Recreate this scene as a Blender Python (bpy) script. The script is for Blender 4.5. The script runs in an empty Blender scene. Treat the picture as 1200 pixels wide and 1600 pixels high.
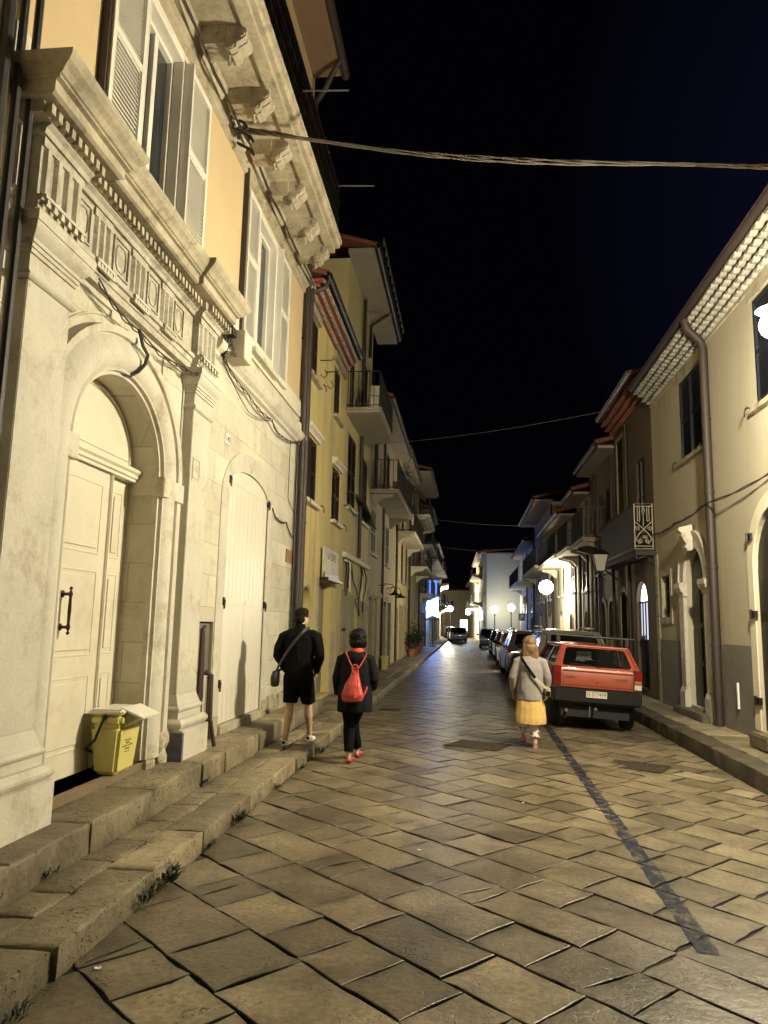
import bpy, bmesh, math, random
from mathutils import Vector, Matrix
random.seed(7)
R_ = math.radians
sc = bpy.context.scene
COL = sc.collection
# ------------------------------------------------------------------ camera
cam = bpy.data.cameras.new('camera'); co = bpy.data.objects.new('camera', cam); COL.objects.link(co)
cam.sensor_fit = 'HORIZONTAL'; cam.sensor_width = 36; cam.lens = 34.5; cam.clip_end = 2000; cam.clip_start = .05
m3 = Matrix(((0.99369338, -0.00388341, 0.11206418), (0.11019324, -0.15119537, -0.98234282), (0.02075842, 0.98849627, -0.14981392)))
co.matrix_world = Matrix.Translation((0, 0, 1.7)) @ m3.to_4x4()
sc.camera = co
sc.render.resolution_x = 768; sc.render.resolution_y = 1024
# ------------------------------------------------------------------ night sky
W = bpy.data.worlds.new('World'); sc.world = W; W.use_nodes = True
nt = W.node_tree; nt.nodes.clear()
wo = nt.nodes.new('ShaderNodeOutputWorld'); bg = nt.nodes.new('ShaderNodeBackground')
sky = nt.nodes.new('ShaderNodeTexSky'); sky.sky_type = 'NISHITA'; sky.sun_disc = False
sky.sun_elevation = R_(-6); sky.sun_rotation = R_(70); sky.air_density = 2
mx = nt.nodes.new('ShaderNodeMixRGB'); mx.blend_type = 'ADD'; mx.inputs[0].default_value = 1
tc = nt.nodes.new('ShaderNodeTexCoord'); dp = nt.nodes.new('ShaderNodeVectorMath'); dp.operation = 'DOT_PRODUCT'
dp.inputs[1].default_value = Vector((.60, .68, .42)).normalized()
rmp = nt.nodes.new('ShaderNodeValToRGB')
rmp.color_ramp.elements[0].position = .86; rmp.color_ramp.elements[0].color = (.0006, .0006, .0015, 1)
rmp.color_ramp.elements[1].position = 1.0; rmp.color_ramp.elements[1].color = (.0034, .0035, .012, 1)
nt.links.new(tc.outputs['Generated'], dp.inputs[0]); nt.links.new(dp.outputs['Value'], rmp.inputs[0])
hsv = nt.nodes.new('ShaderNodeMixRGB'); hsv.blend_type = 'MULTIPLY'; hsv.inputs[0].default_value = 1; hsv.inputs[2].default_value = (.02, .02, .02, 1)
nt.links.new(sky.outputs[0], hsv.inputs[1]); nt.links.new(hsv.outputs[0], mx.inputs[1]); nt.links.new(rmp.outputs[0], mx.inputs[2])
nt.links.new(mx.outputs[0], bg.inputs[0]); bg.inputs[1].default_value = 1.0; nt.links.new(bg.outputs[0], wo.inputs[0])
# ------------------------------------------------------------------ exposure
sc.view_settings.view_transform = 'Standard'; sc.view_settings.look = 'None'
sc.view_settings.exposure = 0; sc.view_settings.gamma = 1
LAMP_MAIN = 3250.0
# ================================================================== materials
MATS = {}
def mat(name, col, rough=.7, var=.12, scale=2.0, bump=.15, bscale=25, metal=0, col2=None, fine=.5, dirt=None, dscale=1.2,
        brick=None, spec=.5, attr=False, emis=None, estr=0, coat=0, bdist=.01, streak=False, pits=0):
    if name in MATS: return MATS[name]
    m = bpy.data.materials.new(name); m.use_nodes = True; n = m.node_tree; N = n.nodes; L = n.links
    P = N['Principled BSDF']; P.inputs['Roughness'].default_value = rough; P.inputs['Metallic'].default_value = metal
    P.inputs['Specular IOR Level'].default_value = spec; P.inputs['Coat Weight'].default_value = coat
    t = N.new('ShaderNodeTexCoord'); out = t.outputs['Object']
    if streak:
        mp = N.new('ShaderNodeMapping'); mp.inputs['Scale'].default_value = (1, 1, .25); L.new(out, mp.inputs[0]); src = mp.outputs[0]
    else: src = out
    n1 = N.new('ShaderNodeTexNoise'); n1.inputs['Scale'].default_value = scale; n1.inputs['Detail'].default_value = 6; n1.inputs['Roughness'].default_value = .65
    L.new(src, n1.inputs[0])
    c2 = col2 or tuple(max(0, c * (1 - var * 2.2)) for c in col)
    cr = N.new('ShaderNodeValToRGB'); cr.color_ramp.elements[0].position = .3; cr.color_ramp.elements[1].position = .68
    cr.color_ramp.elements[0].color = (*c2, 1); cr.color_ramp.elements[1].color = (*col, 1); L.new(n1.outputs[0], cr.inputs[0])
    cur = cr.outputs[0]
    nf = N.new('ShaderNodeTexNoise'); nf.inputs['Scale'].default_value = bscale; nf.inputs['Detail'].default_value = 5; nf.inputs['Roughness'].default_value = .6
    L.new(out, nf.inputs[0])
    def mulby(fac_socket, lo, hi, cur, p0=.35, p1=.65):
        r = N.new('ShaderNodeMapRange'); r.inputs[1].default_value = p0; r.inputs[2].default_value = p1
        r.inputs[3].default_value = lo; r.inputs[4].default_value = hi; L.new(fac_socket, r.inputs[0])
        x = N.new('ShaderNodeMixRGB'); x.blend_type = 'MULTIPLY'; x.inputs[0].default_value = 1
        L.new(cur, x.inputs[1]); L.new(r.outputs[0], x.inputs[2]); return x.outputs[0]
    cur = mulby(nf.outputs[0], 1 - var * fine * 1.6, 1, cur)
    if attr:
        a = N.new('ShaderNodeAttribute'); a.attribute_name = 'tone'; cur = mulby(a.outputs['Fac'], .10, 1.22, cur, -.7, 1)
    if dirt:
        nd = N.new('ShaderNodeTexNoise'); nd.inputs['Scale'].default_value = dscale; nd.inputs['Detail'].default_value = 9; nd.inputs['Roughness'].default_value = .75
        L.new(src, nd.inputs[0])
        r = N.new('ShaderNodeMapRange'); r.inputs[1].default_value = .52; r.inputs[2].default_value = .72; L.new(nd.outputs[0], r.inputs[0])
        x = N.new('ShaderNodeMixRGB'); x.inputs[2].default_value = (*dirt, 1); L.new(r.outputs[0], x.inputs[0]); L.new(cur, x.inputs[1]); cur = x.outputs[0]
    hgt = nf.outputs[0]
    if brick:   # (row height, block width, mortar, offset vector) : blocks run along y, courses along z
        sep = N.new('ShaderNodeSeparateXYZ'); L.new(out, sep.inputs[0]); cmb = N.new('ShaderNodeCombineXYZ')
        ax = N.new('ShaderNodeMath'); ax.operation = 'ADD'; L.new(sep.outputs[0], ax.inputs[0]); L.new(sep.outputs[1], ax.inputs[1])
        L.new(ax.outputs[0], cmb.inputs[0]); L.new(sep.outputs[2], cmb.inputs[1])
        b = N.new('ShaderNodeTexBrick'); b.inputs['Scale'].default_value = 1; b.inputs['Row Height'].default_value = brick[0]
        b.inputs['Brick Width'].default_value = brick[1]; b.inputs['Mortar Size'].default_value = brick[2]; b.inputs['Mortar Smooth'].default_value = .3
        b.inputs['Color1'].default_value = (1, 1, 1, 1); b.inputs['Color2'].default_value = (.80, .79, .76, 1); b.inputs['Mortar'].default_value = (.62, .58, .5, 1)
        b.inputs['Bias'].default_value = -.1
        L.new(cmb.outputs[0], b.inputs[0])
        x = N.new('ShaderNodeMixRGB'); x.blend_type = 'MULTIPLY'; x.inputs[0].default_value = 1; L.new(cur, x.inputs[1]); L.new(b.outputs[0], x.inputs[2]); cur = x.outputs[0]
        s = N.new('ShaderNodeMath'); s.operation = 'SUBTRACT'; L.new(nf.outputs[0], s.inputs[0]); L.new(b.outputs['Fac'], s.inputs[1]); hgt = s.outputs[0]
    if pits:      # small pocks and chips, darker and sunk
        np_ = N.new('ShaderNodeTexNoise'); np_.inputs['Scale'].default_value = pits; np_.inputs['Detail'].default_value = 2; L.new(out, np_.inputs[0])
        n2 = N.new('ShaderNodeTexNoise'); n2.inputs['Scale'].default_value = 4.5; n2.inputs['Detail'].default_value = 3; L.new(out, n2.inputs[0])
        ad = N.new('ShaderNodeMath'); ad.operation = 'MULTIPLY_ADD'; L.new(n2.outputs[0], ad.inputs[0]); ad.inputs[1].default_value = .55; L.new(np_.outputs[0], ad.inputs[2])
        r = N.new('ShaderNodeMapRange'); r.inputs[1].default_value = .90; r.inputs[2].default_value = 1.0; L.new(ad.outputs[0], r.inputs[0])
        x = N.new('ShaderNodeMixRGB'); x.blend_type = 'MULTIPLY'; L.new(r.outputs[0], x.inputs[0]); L.new(cur, x.inputs[1]); x.inputs[2].default_value = (.35, .32, .28, 1); cur = x.outputs[0]
        n3 = N.new('ShaderNodeTexNoise'); n3.inputs['Scale'].default_value = 5.5; n3.inputs['Detail'].default_value = 3; L.new(out, n3.inputs[0])
        s = N.new('ShaderNodeMath'); s.operation = 'MULTIPLY_ADD'; L.new(r.outputs[0], s.inputs[0]); s.inputs[1].default_value = -.9; L.new(hgt, s.inputs[2])
        s2 = N.new('ShaderNodeMath'); s2.operation = 'MULTIPLY_ADD'; L.new(n3.outputs[0], s2.inputs[0]); s2.inputs[1].default_value = 1.6; L.new(s.outputs[0], s2.inputs[2]); hgt = s2.outputs[0]
    L.new(cur, P.inputs['Base Color'])
    rr = N.new('ShaderNodeMapRange'); rr.inputs[3].default_value = max(.03, rough - .10); rr.inputs[4].default_value = min(1, rough + .12); L.new(n1.outputs[0], rr.inputs[0]); L.new(rr.outputs[0], P.inputs['Roughness'])
    if bump:
        bp = N.new('ShaderNodeBump'); bp.inputs['Strength'].default_value = bump; bp.inputs['Distance'].default_value = bdist
        L.new(hgt, bp.inputs['Height']); L.new(bp.outputs[0], P.inputs['Normal'])
    if emis:
        P.inputs['Emission Color'].default_value = (*emis, 1); P.inputs['Emission Strength'].default_value = estr
    MATS[name] = m; return m
def glassmat(name='window glass', col=(.02, .025, .03), rough=.06):
    return mat(name, col, rough=rough, var=.05, bump=.02, bscale=3, spec=.8)
# ================================================================== builders
class MB:
    def __init__(s, f=None): s.v = []; s.f = []; s.map = f; s.mi = []; s.m = 0; s.tone = None
    def add(s, vs, fs):
        o = len(s.v); s.v += [tuple(v) for v in vs]; s.f += [tuple(i + o for i in f) for f in fs]; s.mi += [s.m] * len(fs); return s
    def box(s, a0, a1, b0, b1, c0, c1):
        vs = [(a, b, c) for a in (a0, a1) for b in (b0, b1) for c in (c0, c1)]
        return s.add(vs, [(0, 1, 3, 2), (4, 6, 7, 5), (0, 4, 5, 1), (2, 3, 7, 6), (0, 2, 6, 4), (1, 5, 7, 3)])
    def quad(s, *p): return s.add(p, [tuple(range(len(p)))])
    def prism(s, poly, axis, lo, hi):
        # poly: 2d points in the two axes other than `axis` (in order), extruded along axis
        def P(p, t):
            l = list(p); l.insert(axis, t); return tuple(l)
        n = len(poly); vs = [P(p, lo) for p in poly] + [P(p, hi) for p in poly]
        return s.add(vs, [tuple(range(n)), tuple(range(2 * n - 1, n - 1, -1))] + [(i, (i + 1) % n, (i + 1) % n + n, i + n) for i in range(n)])
    def tube(s, pts, r, seg=8, cap=True):
        pts = [Vector(p) for p in pts]; rs = r if isinstance(r, (list, tuple)) else [r] * len(pts); rings = []
        up = Vector((0, 0, 1)); prev = None
        for i, p in enumerate(pts):
            t = (pts[min(i + 1, len(pts) - 1)] - pts[max(i - 1, 0)]).normalized()
            if prev is None:
                a = t.orthogonal().normalized()
            else:
                a = (prev - t * prev.dot(t)); a = a.normalized() if a.length > 1e-5 else t.orthogonal().normalized()
            prev = a; b = t.cross(a)
            rings.append([p + (a * math.cos(2 * math.pi * k / seg) + b * math.sin(2 * math.pi * k / seg)) * rs[i] for k in range(seg)])
        vs = [v for rg in rings for v in rg]; fs = []
        for i in range(len(pts) - 1):
            for k in range(seg): fs.append((i * seg + k, i * seg + (k + 1) % seg, (i + 1) * seg + (k + 1) % seg, (i + 1) * seg + k))
        if cap: fs += [tuple(range(seg)), tuple(range((len(pts) - 1) * seg, len(pts) * seg))]
        return s.add(vs, fs)
    def lathe(s, prof, c, seg=16, axis=2):
        vs = []
        for (r, h) in prof:
            for k in range(seg):
                a = 2 * math.pi * k / seg; p = [r * math.cos(a), r * math.sin(a)]; p.insert(axis, h)
                vs.append((p[0] + c[0], p[1] + c[1], p[2] + c[2]))
        fs = [(i * seg + k, i * seg + (k + 1) % seg, (i + 1) * seg + (k + 1) % seg, (i + 1) * seg + k) for i in range(len(prof) - 1) for k in range(seg)]
        fs += [tuple(range(seg)), tuple(range((len(prof) - 1) * seg, len(prof) * seg))]
        return s.add(vs, fs)
    def sphere(s, c, r, seg=12, rings=8, sc=(1, 1, 1)):
        vs = []; 
        for i in range(1, rings):
            a = math.pi * i / rings
            for k in range(seg):
                b = 2 * math.pi * k / seg; vs.append((c[0] + r * sc[0] * math.sin(a) * math.cos(b), c[1] + r * sc[1] * math.sin(a) * math.sin(b), c[2] + r * sc[2] * math.cos(a)))
        vs += [(c[0], c[1], c[2] + r * sc[2]), (c[0], c[1], c[2] - r * sc[2])]; T = len(vs) - 2
        fs = [(i * seg + k, i * seg + (k + 1) % seg, (i + 1) * seg + (k + 1) % seg, (i + 1) * seg + k) for i in range(rings - 2) for k in range(seg)]
        fs += [(T, k, (k + 1) % seg) for k in range(seg)] + [(T + 1, (rings - 2) * seg + (k + 1) % seg, (rings - 2) * seg + k) for k in range(seg)]
        return s.add(vs, fs)
    def extr(s, prof, s0, s1, caps=True):
        # moulding: profile [(d,h)...] extruded along street coordinate a from s0 to s1 (closed profile)
        return s.prism(prof, 0, s0, s1)
    def build(s, name, m, parent=None, bevel=0, smooth=False, loc=None, seg=2, sharp=.7):
        me = bpy.data.meshes.new(name); vs = [s.map(*v) for v in s.v] if s.map else s.v
        o = bpy.data.objects.new(name, me); COL.objects.link(o)
        off = Vector((0, 0, 0))
        if parent is not None:
            o.parent = parent; off = WLOC(parent)
        elif loc is not None: o.location = loc; off = Vector(loc)
        vs = [(v[0] - off.x, v[1] - off.y, v[2] - off.z) for v in vs] if getattr(s, 'world', True) else vs
        me.from_pydata(vs, [], s.f)
        bm = bmesh.new(); bm.from_mesh(me)
        if len(s.mi) == len(bm.faces):
            for f, i in zip(bm.faces, s.mi): f.material_index = i
        bmesh.ops.recalc_face_normals(bm, faces=bm.faces)
        if bevel:
            bmesh.ops.bevel(bm, geom=[e for e in bm.edges if e.calc_face_angle(0) > .5], offset=bevel, segments=seg, affect='EDGES', clamp_overlap=True)
        if smooth:
            for f in bm.faces: f.smooth = True
            for e in bm.edges:
                if e.calc_face_angle(0) > sharp: e.smooth = False
        bm.to_mesh(me); bm.free()
        for x in (m if isinstance(m, (list, tuple)) else [m]): me.materials.append(x)
        if s.tone is not None:
            at = me.attributes.new('tone', 'FLOAT', 'POINT')
            if len(s.tone) == len(me.vertices): at.data.foreach_set('value', s.tone)
        return o
def WLOC(o):
    v = Vector(o.get('wl', (0, 0, 0))); return v
def tag(o, label=None, cat=None, group=None, kind=None):
    if label: o['label'] = label
    if cat: o['category'] = cat
    if group: o['group'] = group
    if kind: o['kind'] = kind
    return o
def thing(name, label, cat, loc=(0, 0, 0), group=None, local=False):
    o = bpy.data.objects.new(name, None); COL.objects.link(o); o.location = loc; o.empty_display_size = .2
    if not local: o['wl'] = loc            # parts are given in world coordinates
    return tag(o, label, cat, group)
def sub(b, name, m, part, **k):            # a sub-part: parent is a mesh part (its own location is zero, so share the root offset)
    root = part.parent; o = b.build(name, m, root, **k); o.parent = part; return o
def struct(o): o['kind'] = 'structure'; return o
def copy_tree(o, parent=None):
    c = o.copy(); COL.objects.link(c); c.parent = parent
    for ch in o.children: copy_tree(ch, c)
    return c
def FL(W=-3.0): return lambda s, d, h: (W + d + bend(s), s, h)
def FR(R=4.25): return lambda s, d, h: (R - d + bend(s), s, h)
def bend(s): return -(s - 82) * .028 if s > 82 else 0.0
def text_obj(name, txt, size, m, parent, mtx, extrude=.0008, spacing=1.0, align='CENTER', fit=None):
    c = bpy.data.curves.new(name, 'FONT'); c.body = txt; c.size = size; c.extrude = extrude; c.align_x = align; c.align_y = 'CENTER'; c.space_character = spacing; c.resolution_u = 3
    t = bpy.data.objects.new(name, c); COL.objects.link(t); dg = bpy.context.evaluated_depsgraph_get()
    me = bpy.data.meshes.new_from_object(t.evaluated_get(dg)); bpy.data.objects.remove(t)
    if fit:
        w = max(v.co.x for v in me.vertices) - min(v.co.x for v in me.vertices); me.transform(Matrix.Diagonal((fit / w, 1, 1, 1)))
    me.transform(mtx)
    o = bpy.data.objects.new(name, me); COL.objects.link(o); o.parent = parent; me.materials.clear(); me.materials.append(m); return o
# palette
STONE = mat('pale limestone', (.62, .585, .49), rough=.72, var=.10, scale=1.6, bump=.35, bscale=38, dirt=(.30, .25, .17), dscale=2.3)
SOOT = mat('sooty limestone', (.58, .54, .44), rough=.78, var=.2, scale=5, bump=.5, bscale=30, dirt=(.17, .135, .085), dscale=5.5)
STONE_D = mat('weathered limestone', (.52, .46, .34), rough=.8, var=.2, scale=3, bump=.55, bscale=22, dirt=(.13, .10, .06), dscale=3.2)
ASHLAR = mat('ashlar limestone blocks', (.66, .62, .50), rough=.7, var=.07, scale=1.8, bump=.4, bscale=30, brick=(.37, .62, .005), dirt=(.36, .31, .22), dscale=2.6)
ORANGE = mat('apricot plaster', (.60, .46, .27), rough=.85, var=.05, scale=1.2, bump=.12, bscale=60)
WHITEP = mat('white painted wood', (.78, .75, .67), rough=.42, var=.06, scale=3, bump=.08, bscale=40)
CREAMP = mat('cream painted door', (.70, .65, .52), rough=.42, var=.05, scale=2, bump=.1, bscale=30, dirt=(.52, .46, .35), dscale=1.6)
PLASTW = mat('white plaster band', (.70, .64, .50), rough=.8, var=.06, bump=.1)
BROWNM = mat('brown painted metal', (.036, .023, .018), rough=.6, var=.15, bump=.05, spec=.6)
DARKM = mat('black iron', (.012, .011, .010), rough=.45, var=.2, bump=.1)
CABLEM = mat('dark rubber cable', (.03, .022, .018), rough=.6, bump=.05)
SHUTD = mat('dark brown shutter paint', (.035, .022, .014), rough=.38, var=.15, bump=.1)
SHUTB = mat('blue black shutter paint', (.018, .022, .032), rough=.32, var=.15, bump=.05)
YELLOW = mat('ochre yellow plaster', (.66, .54, .23), rough=.85, var=.12, scale=.9, bump=.15, bscale=40, dirt=(.34, .27, .13), dscale=1.1, streak=True)
YELLOW2 = mat('pale yellow plaster', (.56, .475, .225), rough=.85, var=.1, scale=1.1, bump=.2, bscale=30, dirt=(.30, .24, .12), dscale=1.0, streak=True)
GREYPL = mat('grey beige plaster', (.40, .345, .225), rough=.88, var=.12, scale=1.3, bump=.25, bscale=26, dirt=(.16, .13, .08), dscale=1.3, streak=True)
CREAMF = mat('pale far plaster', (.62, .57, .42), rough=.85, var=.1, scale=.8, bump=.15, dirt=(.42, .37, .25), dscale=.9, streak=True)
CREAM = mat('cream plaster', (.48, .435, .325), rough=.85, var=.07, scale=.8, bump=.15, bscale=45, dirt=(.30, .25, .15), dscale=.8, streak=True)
BROWNPL = mat('brown plaster', (.16, .115, .075), rough=.85, var=.15, scale=1.3, bump=.2, bscale=30, dirt=(.06, .04, .03), streak=True)
ROUGH = mat('grey roughcast', (.20, .178, .15), rough=.92, var=.12, scale=2, bump=1.0, bscale=55, bdist=.02)
PALE = mat('pale grey green plaster', (.45, .47, .38), rough=.85, var=.06, scale=.5, bump=.1, dirt=(.36, .36, .28), dscale=.6, streak=True)
TILE = mat('terracotta tile', (.28, .10, .06), rough=.8, var=.2, bump=.3)
TILEW = mat('limewashed tile', (.40, .385, .33), rough=.85, var=.22, scale=5, bump=.4, dirt=(.24, .21, .16), dscale=3)
TILER = mat('red painted tile', (.42, .09, .05), rough=.75, var=.12, scale=5, bump=.2)
CONC = mat('grey concrete soffit', (.33, .29, .22), rough=.88, var=.1, scale=2, bump=.2, bscale=50)
BRSOF = mat('brown painted soffit', (.22, .14, .09), rough=.85, var=.06, bump=.1)
WOODG = mat('grey brown door wood', (.16, .12, .075), rough=.6, var=.2, scale=4, bump=.2, streak=True)
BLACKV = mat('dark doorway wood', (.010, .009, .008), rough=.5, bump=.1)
METG = mat('galvanised steel', (.30, .29, .26), rough=.45, var=.15, metal=.6, bump=.1)
GLASS = glassmat()
LEAF = mat('leaf green', (.035, .06, .02), rough=.55, var=.25, scale=8, bump=0)
POTM = mat('clay pot', (.28, .11, .06), rough=.8, bump=.1)
CLOTHR = mat('red brown awning cloth', (.16, .05, .03), rough=.9, bump=.1)
# ================================================================== street surface
def cz(x): return -.034 * max(0.0, x - .9) - .02 * max(0, -x - 1.0)
ROAD_S = mat('worn limestone paving', (.275, .225, .140), rough=.40, var=.30, scale=1.9, bump=.42, bscale=26, attr=True, dirt=(.105, .078, .045), dscale=2.6, spec=.40, bdist=.010, fine=.9, pits=55)
WALK_S = mat('pavement stone', (.36, .30, .185), rough=.6, var=.28, scale=2.6, bump=.9, bscale=19, pits=38, attr=True, dirt=(.09, .07, .04), dscale=3.5, bdist=.012)
JOINT = mat('earth joint', (.018, .015, .008), rough=.95, var=.3, bump=.5, bscale=40)
def clip(poly, f):
    out = []
    for i in range(len(poly)):
        a, b = poly[i], poly[(i + 1) % len(poly)]; fa, fb = f(a), f(b)
        if fa >= 0: out.append(a)
        if fa * fb < 0:
            t = fa / (fa - fb); out.append((a[0] + (b[0] - a[0]) * t, a[1] + (b[1] - a[1]) * t))
    return out
def area(p): return abs(sum(p[i][0] * p[(i + 1) % len(p)][1] - p[(i + 1) % len(p)][0] * p[i][1] for i in range(len(p)))) / 2
def slab(mb, poly, z, zf, tilt=.0022, gap=.009, th=.04, tone=None, wear=0):
    cx = sum(p[0] for p in poly) / len(poly); cy = sum(p[1] for p in poly) / len(poly)
    # densify edges and wobble them so no joint is ruler-straight
    q = []
    for i in range(len(poly)):
        a, b = poly[i], poly[(i + 1) % len(poly)]; L = math.hypot(b[0] - a[0], b[1] - a[1]); n = max(1, int(L / .085)); ph = random.uniform(0, 6.3); fr = random.uniform(5, 11)
        for k in range(n):
            t = k / n; w = random.uniform(-.003, .004) + .005 * math.sin(t * L * fr + ph); w = w if 0 < k else (-.012 if random.random() < .5 else -.004)
            q.append((a[0] + (b[0] - a[0]) * t - (b[1] - a[1]) / max(L, .01) * w, a[1] + (b[1] - a[1]) * t + (b[0] - a[0]) / max(L, .01) * w))
    tx, ty = random.uniform(-tilt, tilt), random.uniform(-tilt, tilt); dz = random.uniform(-.002, .002)
    R0 = max(.05, max(math.hypot(p[0] - cx, p[1] - cy) for p in q)); tn = random.random() if tone is None else tone
    rings = []
    def wz(x, y): return math.sin(x * 9.1 + tn * 40) * math.sin(y * 7.7 + tn * 25) * .0012
    for (ins, dzz) in (((gap, -th), (gap, -.006), (gap + .002, -.0022), (gap + .005, -.0005), (gap + .05, .0002)) if not wear else ((gap, -th), (gap, -.024), (gap + .006, -.010), (gap + .020, -.002), (gap + .05, .0))):
        k = []
        for p in q:
            dx, dy = cx - p[0], cy - p[1]; L = math.hypot(dx, dy) or 1; i2 = min(ins * 1.25, L * .6)
            x, y = p[0] + dx / L * i2, p[1] + dy / L * i2
            if wear and -.05 < dzz < -.001: x += random.uniform(-.006, .006); dzz_ = dzz + random.uniform(-.004, .003)
            else: dzz_ = dzz
            k.append((x, y, z + zf(x) + dzz_ + dz + (x - cx) * tx / R0 * 1.2 + (y - cy) * ty / R0 * 1.2 + (wz(x, y) if dzz > -.02 else 0)))
        rings.append(k)
    n = len(q); vs = [v for r in rings for v in r] + [(cx, cy, z + zf(cx) + dz + .0015)]
    fs = [(j * n + i, j * n + (i + 1) % n, (j + 1) * n + (i + 1) % n, (j + 1) * n + i) for j in range(4) for i in range(n)]
    fs += [(4 * n + i, 4 * n + (i + 1) % n, 5 * n) for i in range(n)]
    mb.add(vs, fs); mb.tone += ([-.7] * (2 * n) + [-.5] * n + [tn - .3] * n + [tn] * (n + 1)) if not wear else [tn - .3] * n + [tn] * (4 * n + 1)
X0, X1 = -1.97, 3.30
b = MB(); b.tone = []
random.seed(11)
u0 = -6.0
row = 0; v = -8.0; ca = math.cos(R_(-43)); sa = math.sin(R_(-43))
GRATES = [((2.17, 10.1), .72, .52, -28), ((.17, 11.02), .80, .60, -24), ((-1.52, 15.15), .42, .34, 0)]
# rows run down the street to the right; generated in a turned frame and clipped to the carriageway
while v < 50:
    w = random.choice([.34, .38, .42, .46, .50, .40]); u = -60 + random.uniform(0, .6)
    while u < 30:
        l = random.choice([random.uniform(.34, .52), random.uniform(.45, .8)])
        c = (u + l / 2, v + w / 2); wx = c[0] * ca - c[1] * sa; wy = c[0] * sa + c[1] * ca
        if -2.6 < wx < 4.0 and 0.6 < wy < 62:
            sk = 0
            poly = [(u + sk, v), (u + l, v), (u + l, v + w), (u, v + w)]
            poly = [(p[0] * ca - p[1] * sa, p[0] * sa + p[1] * ca) for p in poly]
            poly = clip(clip(clip(clip(poly, lambda p: p[0] - X0), lambda p: X1 - p[0]), lambda p: p[1] - 1.2), lambda p: 60 - p[1])
            if len(poly) > 2 and area(poly) > .012:
                if any(abs((wx - g_[0][0])) < g_[1] * .30 and abs(wy - g_[0][1]) < g_[2] * .30 for g_ in GRATES): pass
                if random.random() < .16 and len(poly) == 4:     # cracked slab
                    t = random.uniform(.3, .7); q = lambda a, c, t: (a[0] + (c[0] - a[0]) * t, a[1] + (c[1] - a[1]) * t); m0 = q(poly[0], poly[1], t); m1 = q(poly[3], poly[2], min(.85, max(.15, t + random.uniform(-.2, .2)))); tn = random.random()
                    slab(b, [poly[0], m0, m1, poly[3]], 0, cz, gap=.005, tone=tn); slab(b, [m0, poly[1], poly[2], m1], 0, cz, gap=.005, tone=tn)
                else: slab(b, poly, 0, cz, gap=random.uniform(.005, .011))
        u += l
    v += w
ROADS = b.build('road_paving', ROAD_S, smooth=True, sharp=.06); struct(ROADS); tag(ROADS, 'worn diagonal stone slabs of the street', 'paving')
b = MB(); b.quad((-1.975, -12, -.03), (.9, -12, -.012), (.9, 60, -.012), (-1.975, 60, -.03)); b.quad((.9, -12, -.012), (3.31, -12, -.09), (3.31, 60, -.09), (.9, 60, -.012))
o = b.build('road', JOINT); struct(o); tag(o, 'dark earth bed showing in the joints of the street', 'road')
b = MB(); b.quad((-1.97, 60, -.004), (3.3, 60, -.004), (3.3, 82, -.004), (-1.97, 82, -.004)); b.quad((-1.97, 82, -.004), (3.3, 82, -.004), (3.3 - 5, 260, -.004), (-1.97 - 5, 260, -.004))
b.quad((-1.97, -12, -.006), (3.3, -12, -.006), (3.3, 1.2, -.006), (-1.97, 1.2, -.006))
o = b.build('street', ROAD_S); struct(o); tag(o, 'far end of the stone street', 'road')
b = MB(); b.quad((-400, -400, -.12), (400, -400, -.12), (400, 900, -.12), (-400, 900, -.12)); o = b.build('ground', JOINT); struct(o); tag(o, 'dark ground beyond the buildings', 'ground')
# left pavement: kerb stones, slabs, raised step
random.seed(5)
def zero(x): return 0
KZ = .13
def kerbrow(x0, x1, y0, y1, z, lo, hi, name, label, th, mat_=WALK_S, skew=0):
    b = MB(); b.tone = []; y = y0
    while y < y1:
        l = random.uniform(lo, hi); l = min(l, y1 - y + .001); jx = random.uniform(-.012, .012); 
        slab(b, [(x0, y), (x1 + jx, y + skew), (x1 + jx + random.uniform(-.006, .006), y + l + skew), (x0, y + l)], z + random.uniform(-.004, .004), zero, tilt=.005, gap=.0045, th=th, wear=1)
        y += l
        if l < .01: break
    o = b.build(name, mat_, smooth=True); struct(o); tag(o, label, 'pavement'); return o
kerbrow(-2.27, -1.96, .5, 60, KZ, .7, 1.25, 'kerb', 'worn stone kerb along the left pavement', .17)
kerbrow(-2.53, -2.275, .5, 13.6, KZ - .004, .35, .7, 'pavement_left', 'row of small slabs between kerb and step', .13)
kerbrow(-3.02, -2.52, .5, 9.45, KZ + .20, .55, 1.1, 'step_left', 'raised stone step along the portal wall', .23)
kerbrow(-3.02, -2.58, 9.452, 13.4, KZ + .20, .7, 1.1, 'step_left', 'raised stone step farther up the portal wall', .23)
kerbrow(-3.02, -2.66, 13.65, 60, KZ - .004, .5, .9, 'pavement_left', 'inner slabs of the left pavement', .13)
kerbrow(-2.66, -2.275, 13.6, 60, KZ - .004, .5, .9, 'pavement_left', 'outer slabs of the left pavement', .13)
b = MB(); b.box(-3.02, -2.02, .4, 60, -.1, .09); b.box(-3.02, -2.57, .4, 9.4, .09, .28); b.box(-3.02, -2.64, 9.4, 13.3, .09, .28); b.box(-3.02, -1.97, 60, 82, -.1, .13); b.box(3.34, 4.3, .4, 60, -.2, .09)
b.add([(-3.02, 82, .13), (-1.97, 82, .13), (-7, 260, .13), (-8.2, 260, .13)], [(0, 1, 2, 3)])
o = b.build('pavement_bed', mat('mortar bed', (.06, .048, .03), rough=.95, bump=.4)); struct(o); tag(o, 'dark bedding mortar below the pavement slabs', 'pavement')
kerbrow(3.30, 3.62, .5, 60, .135, .8, 1.4, 'kerb', 'stone kerb along the right pavement', .28, mat('kerb stone with painted shade', (.085, .066, .042), rough=.7, var=.3, scale=3, bump=.8, bscale=20, pits=38))  # shade of the kerb face is put into this darker stone colour
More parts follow.
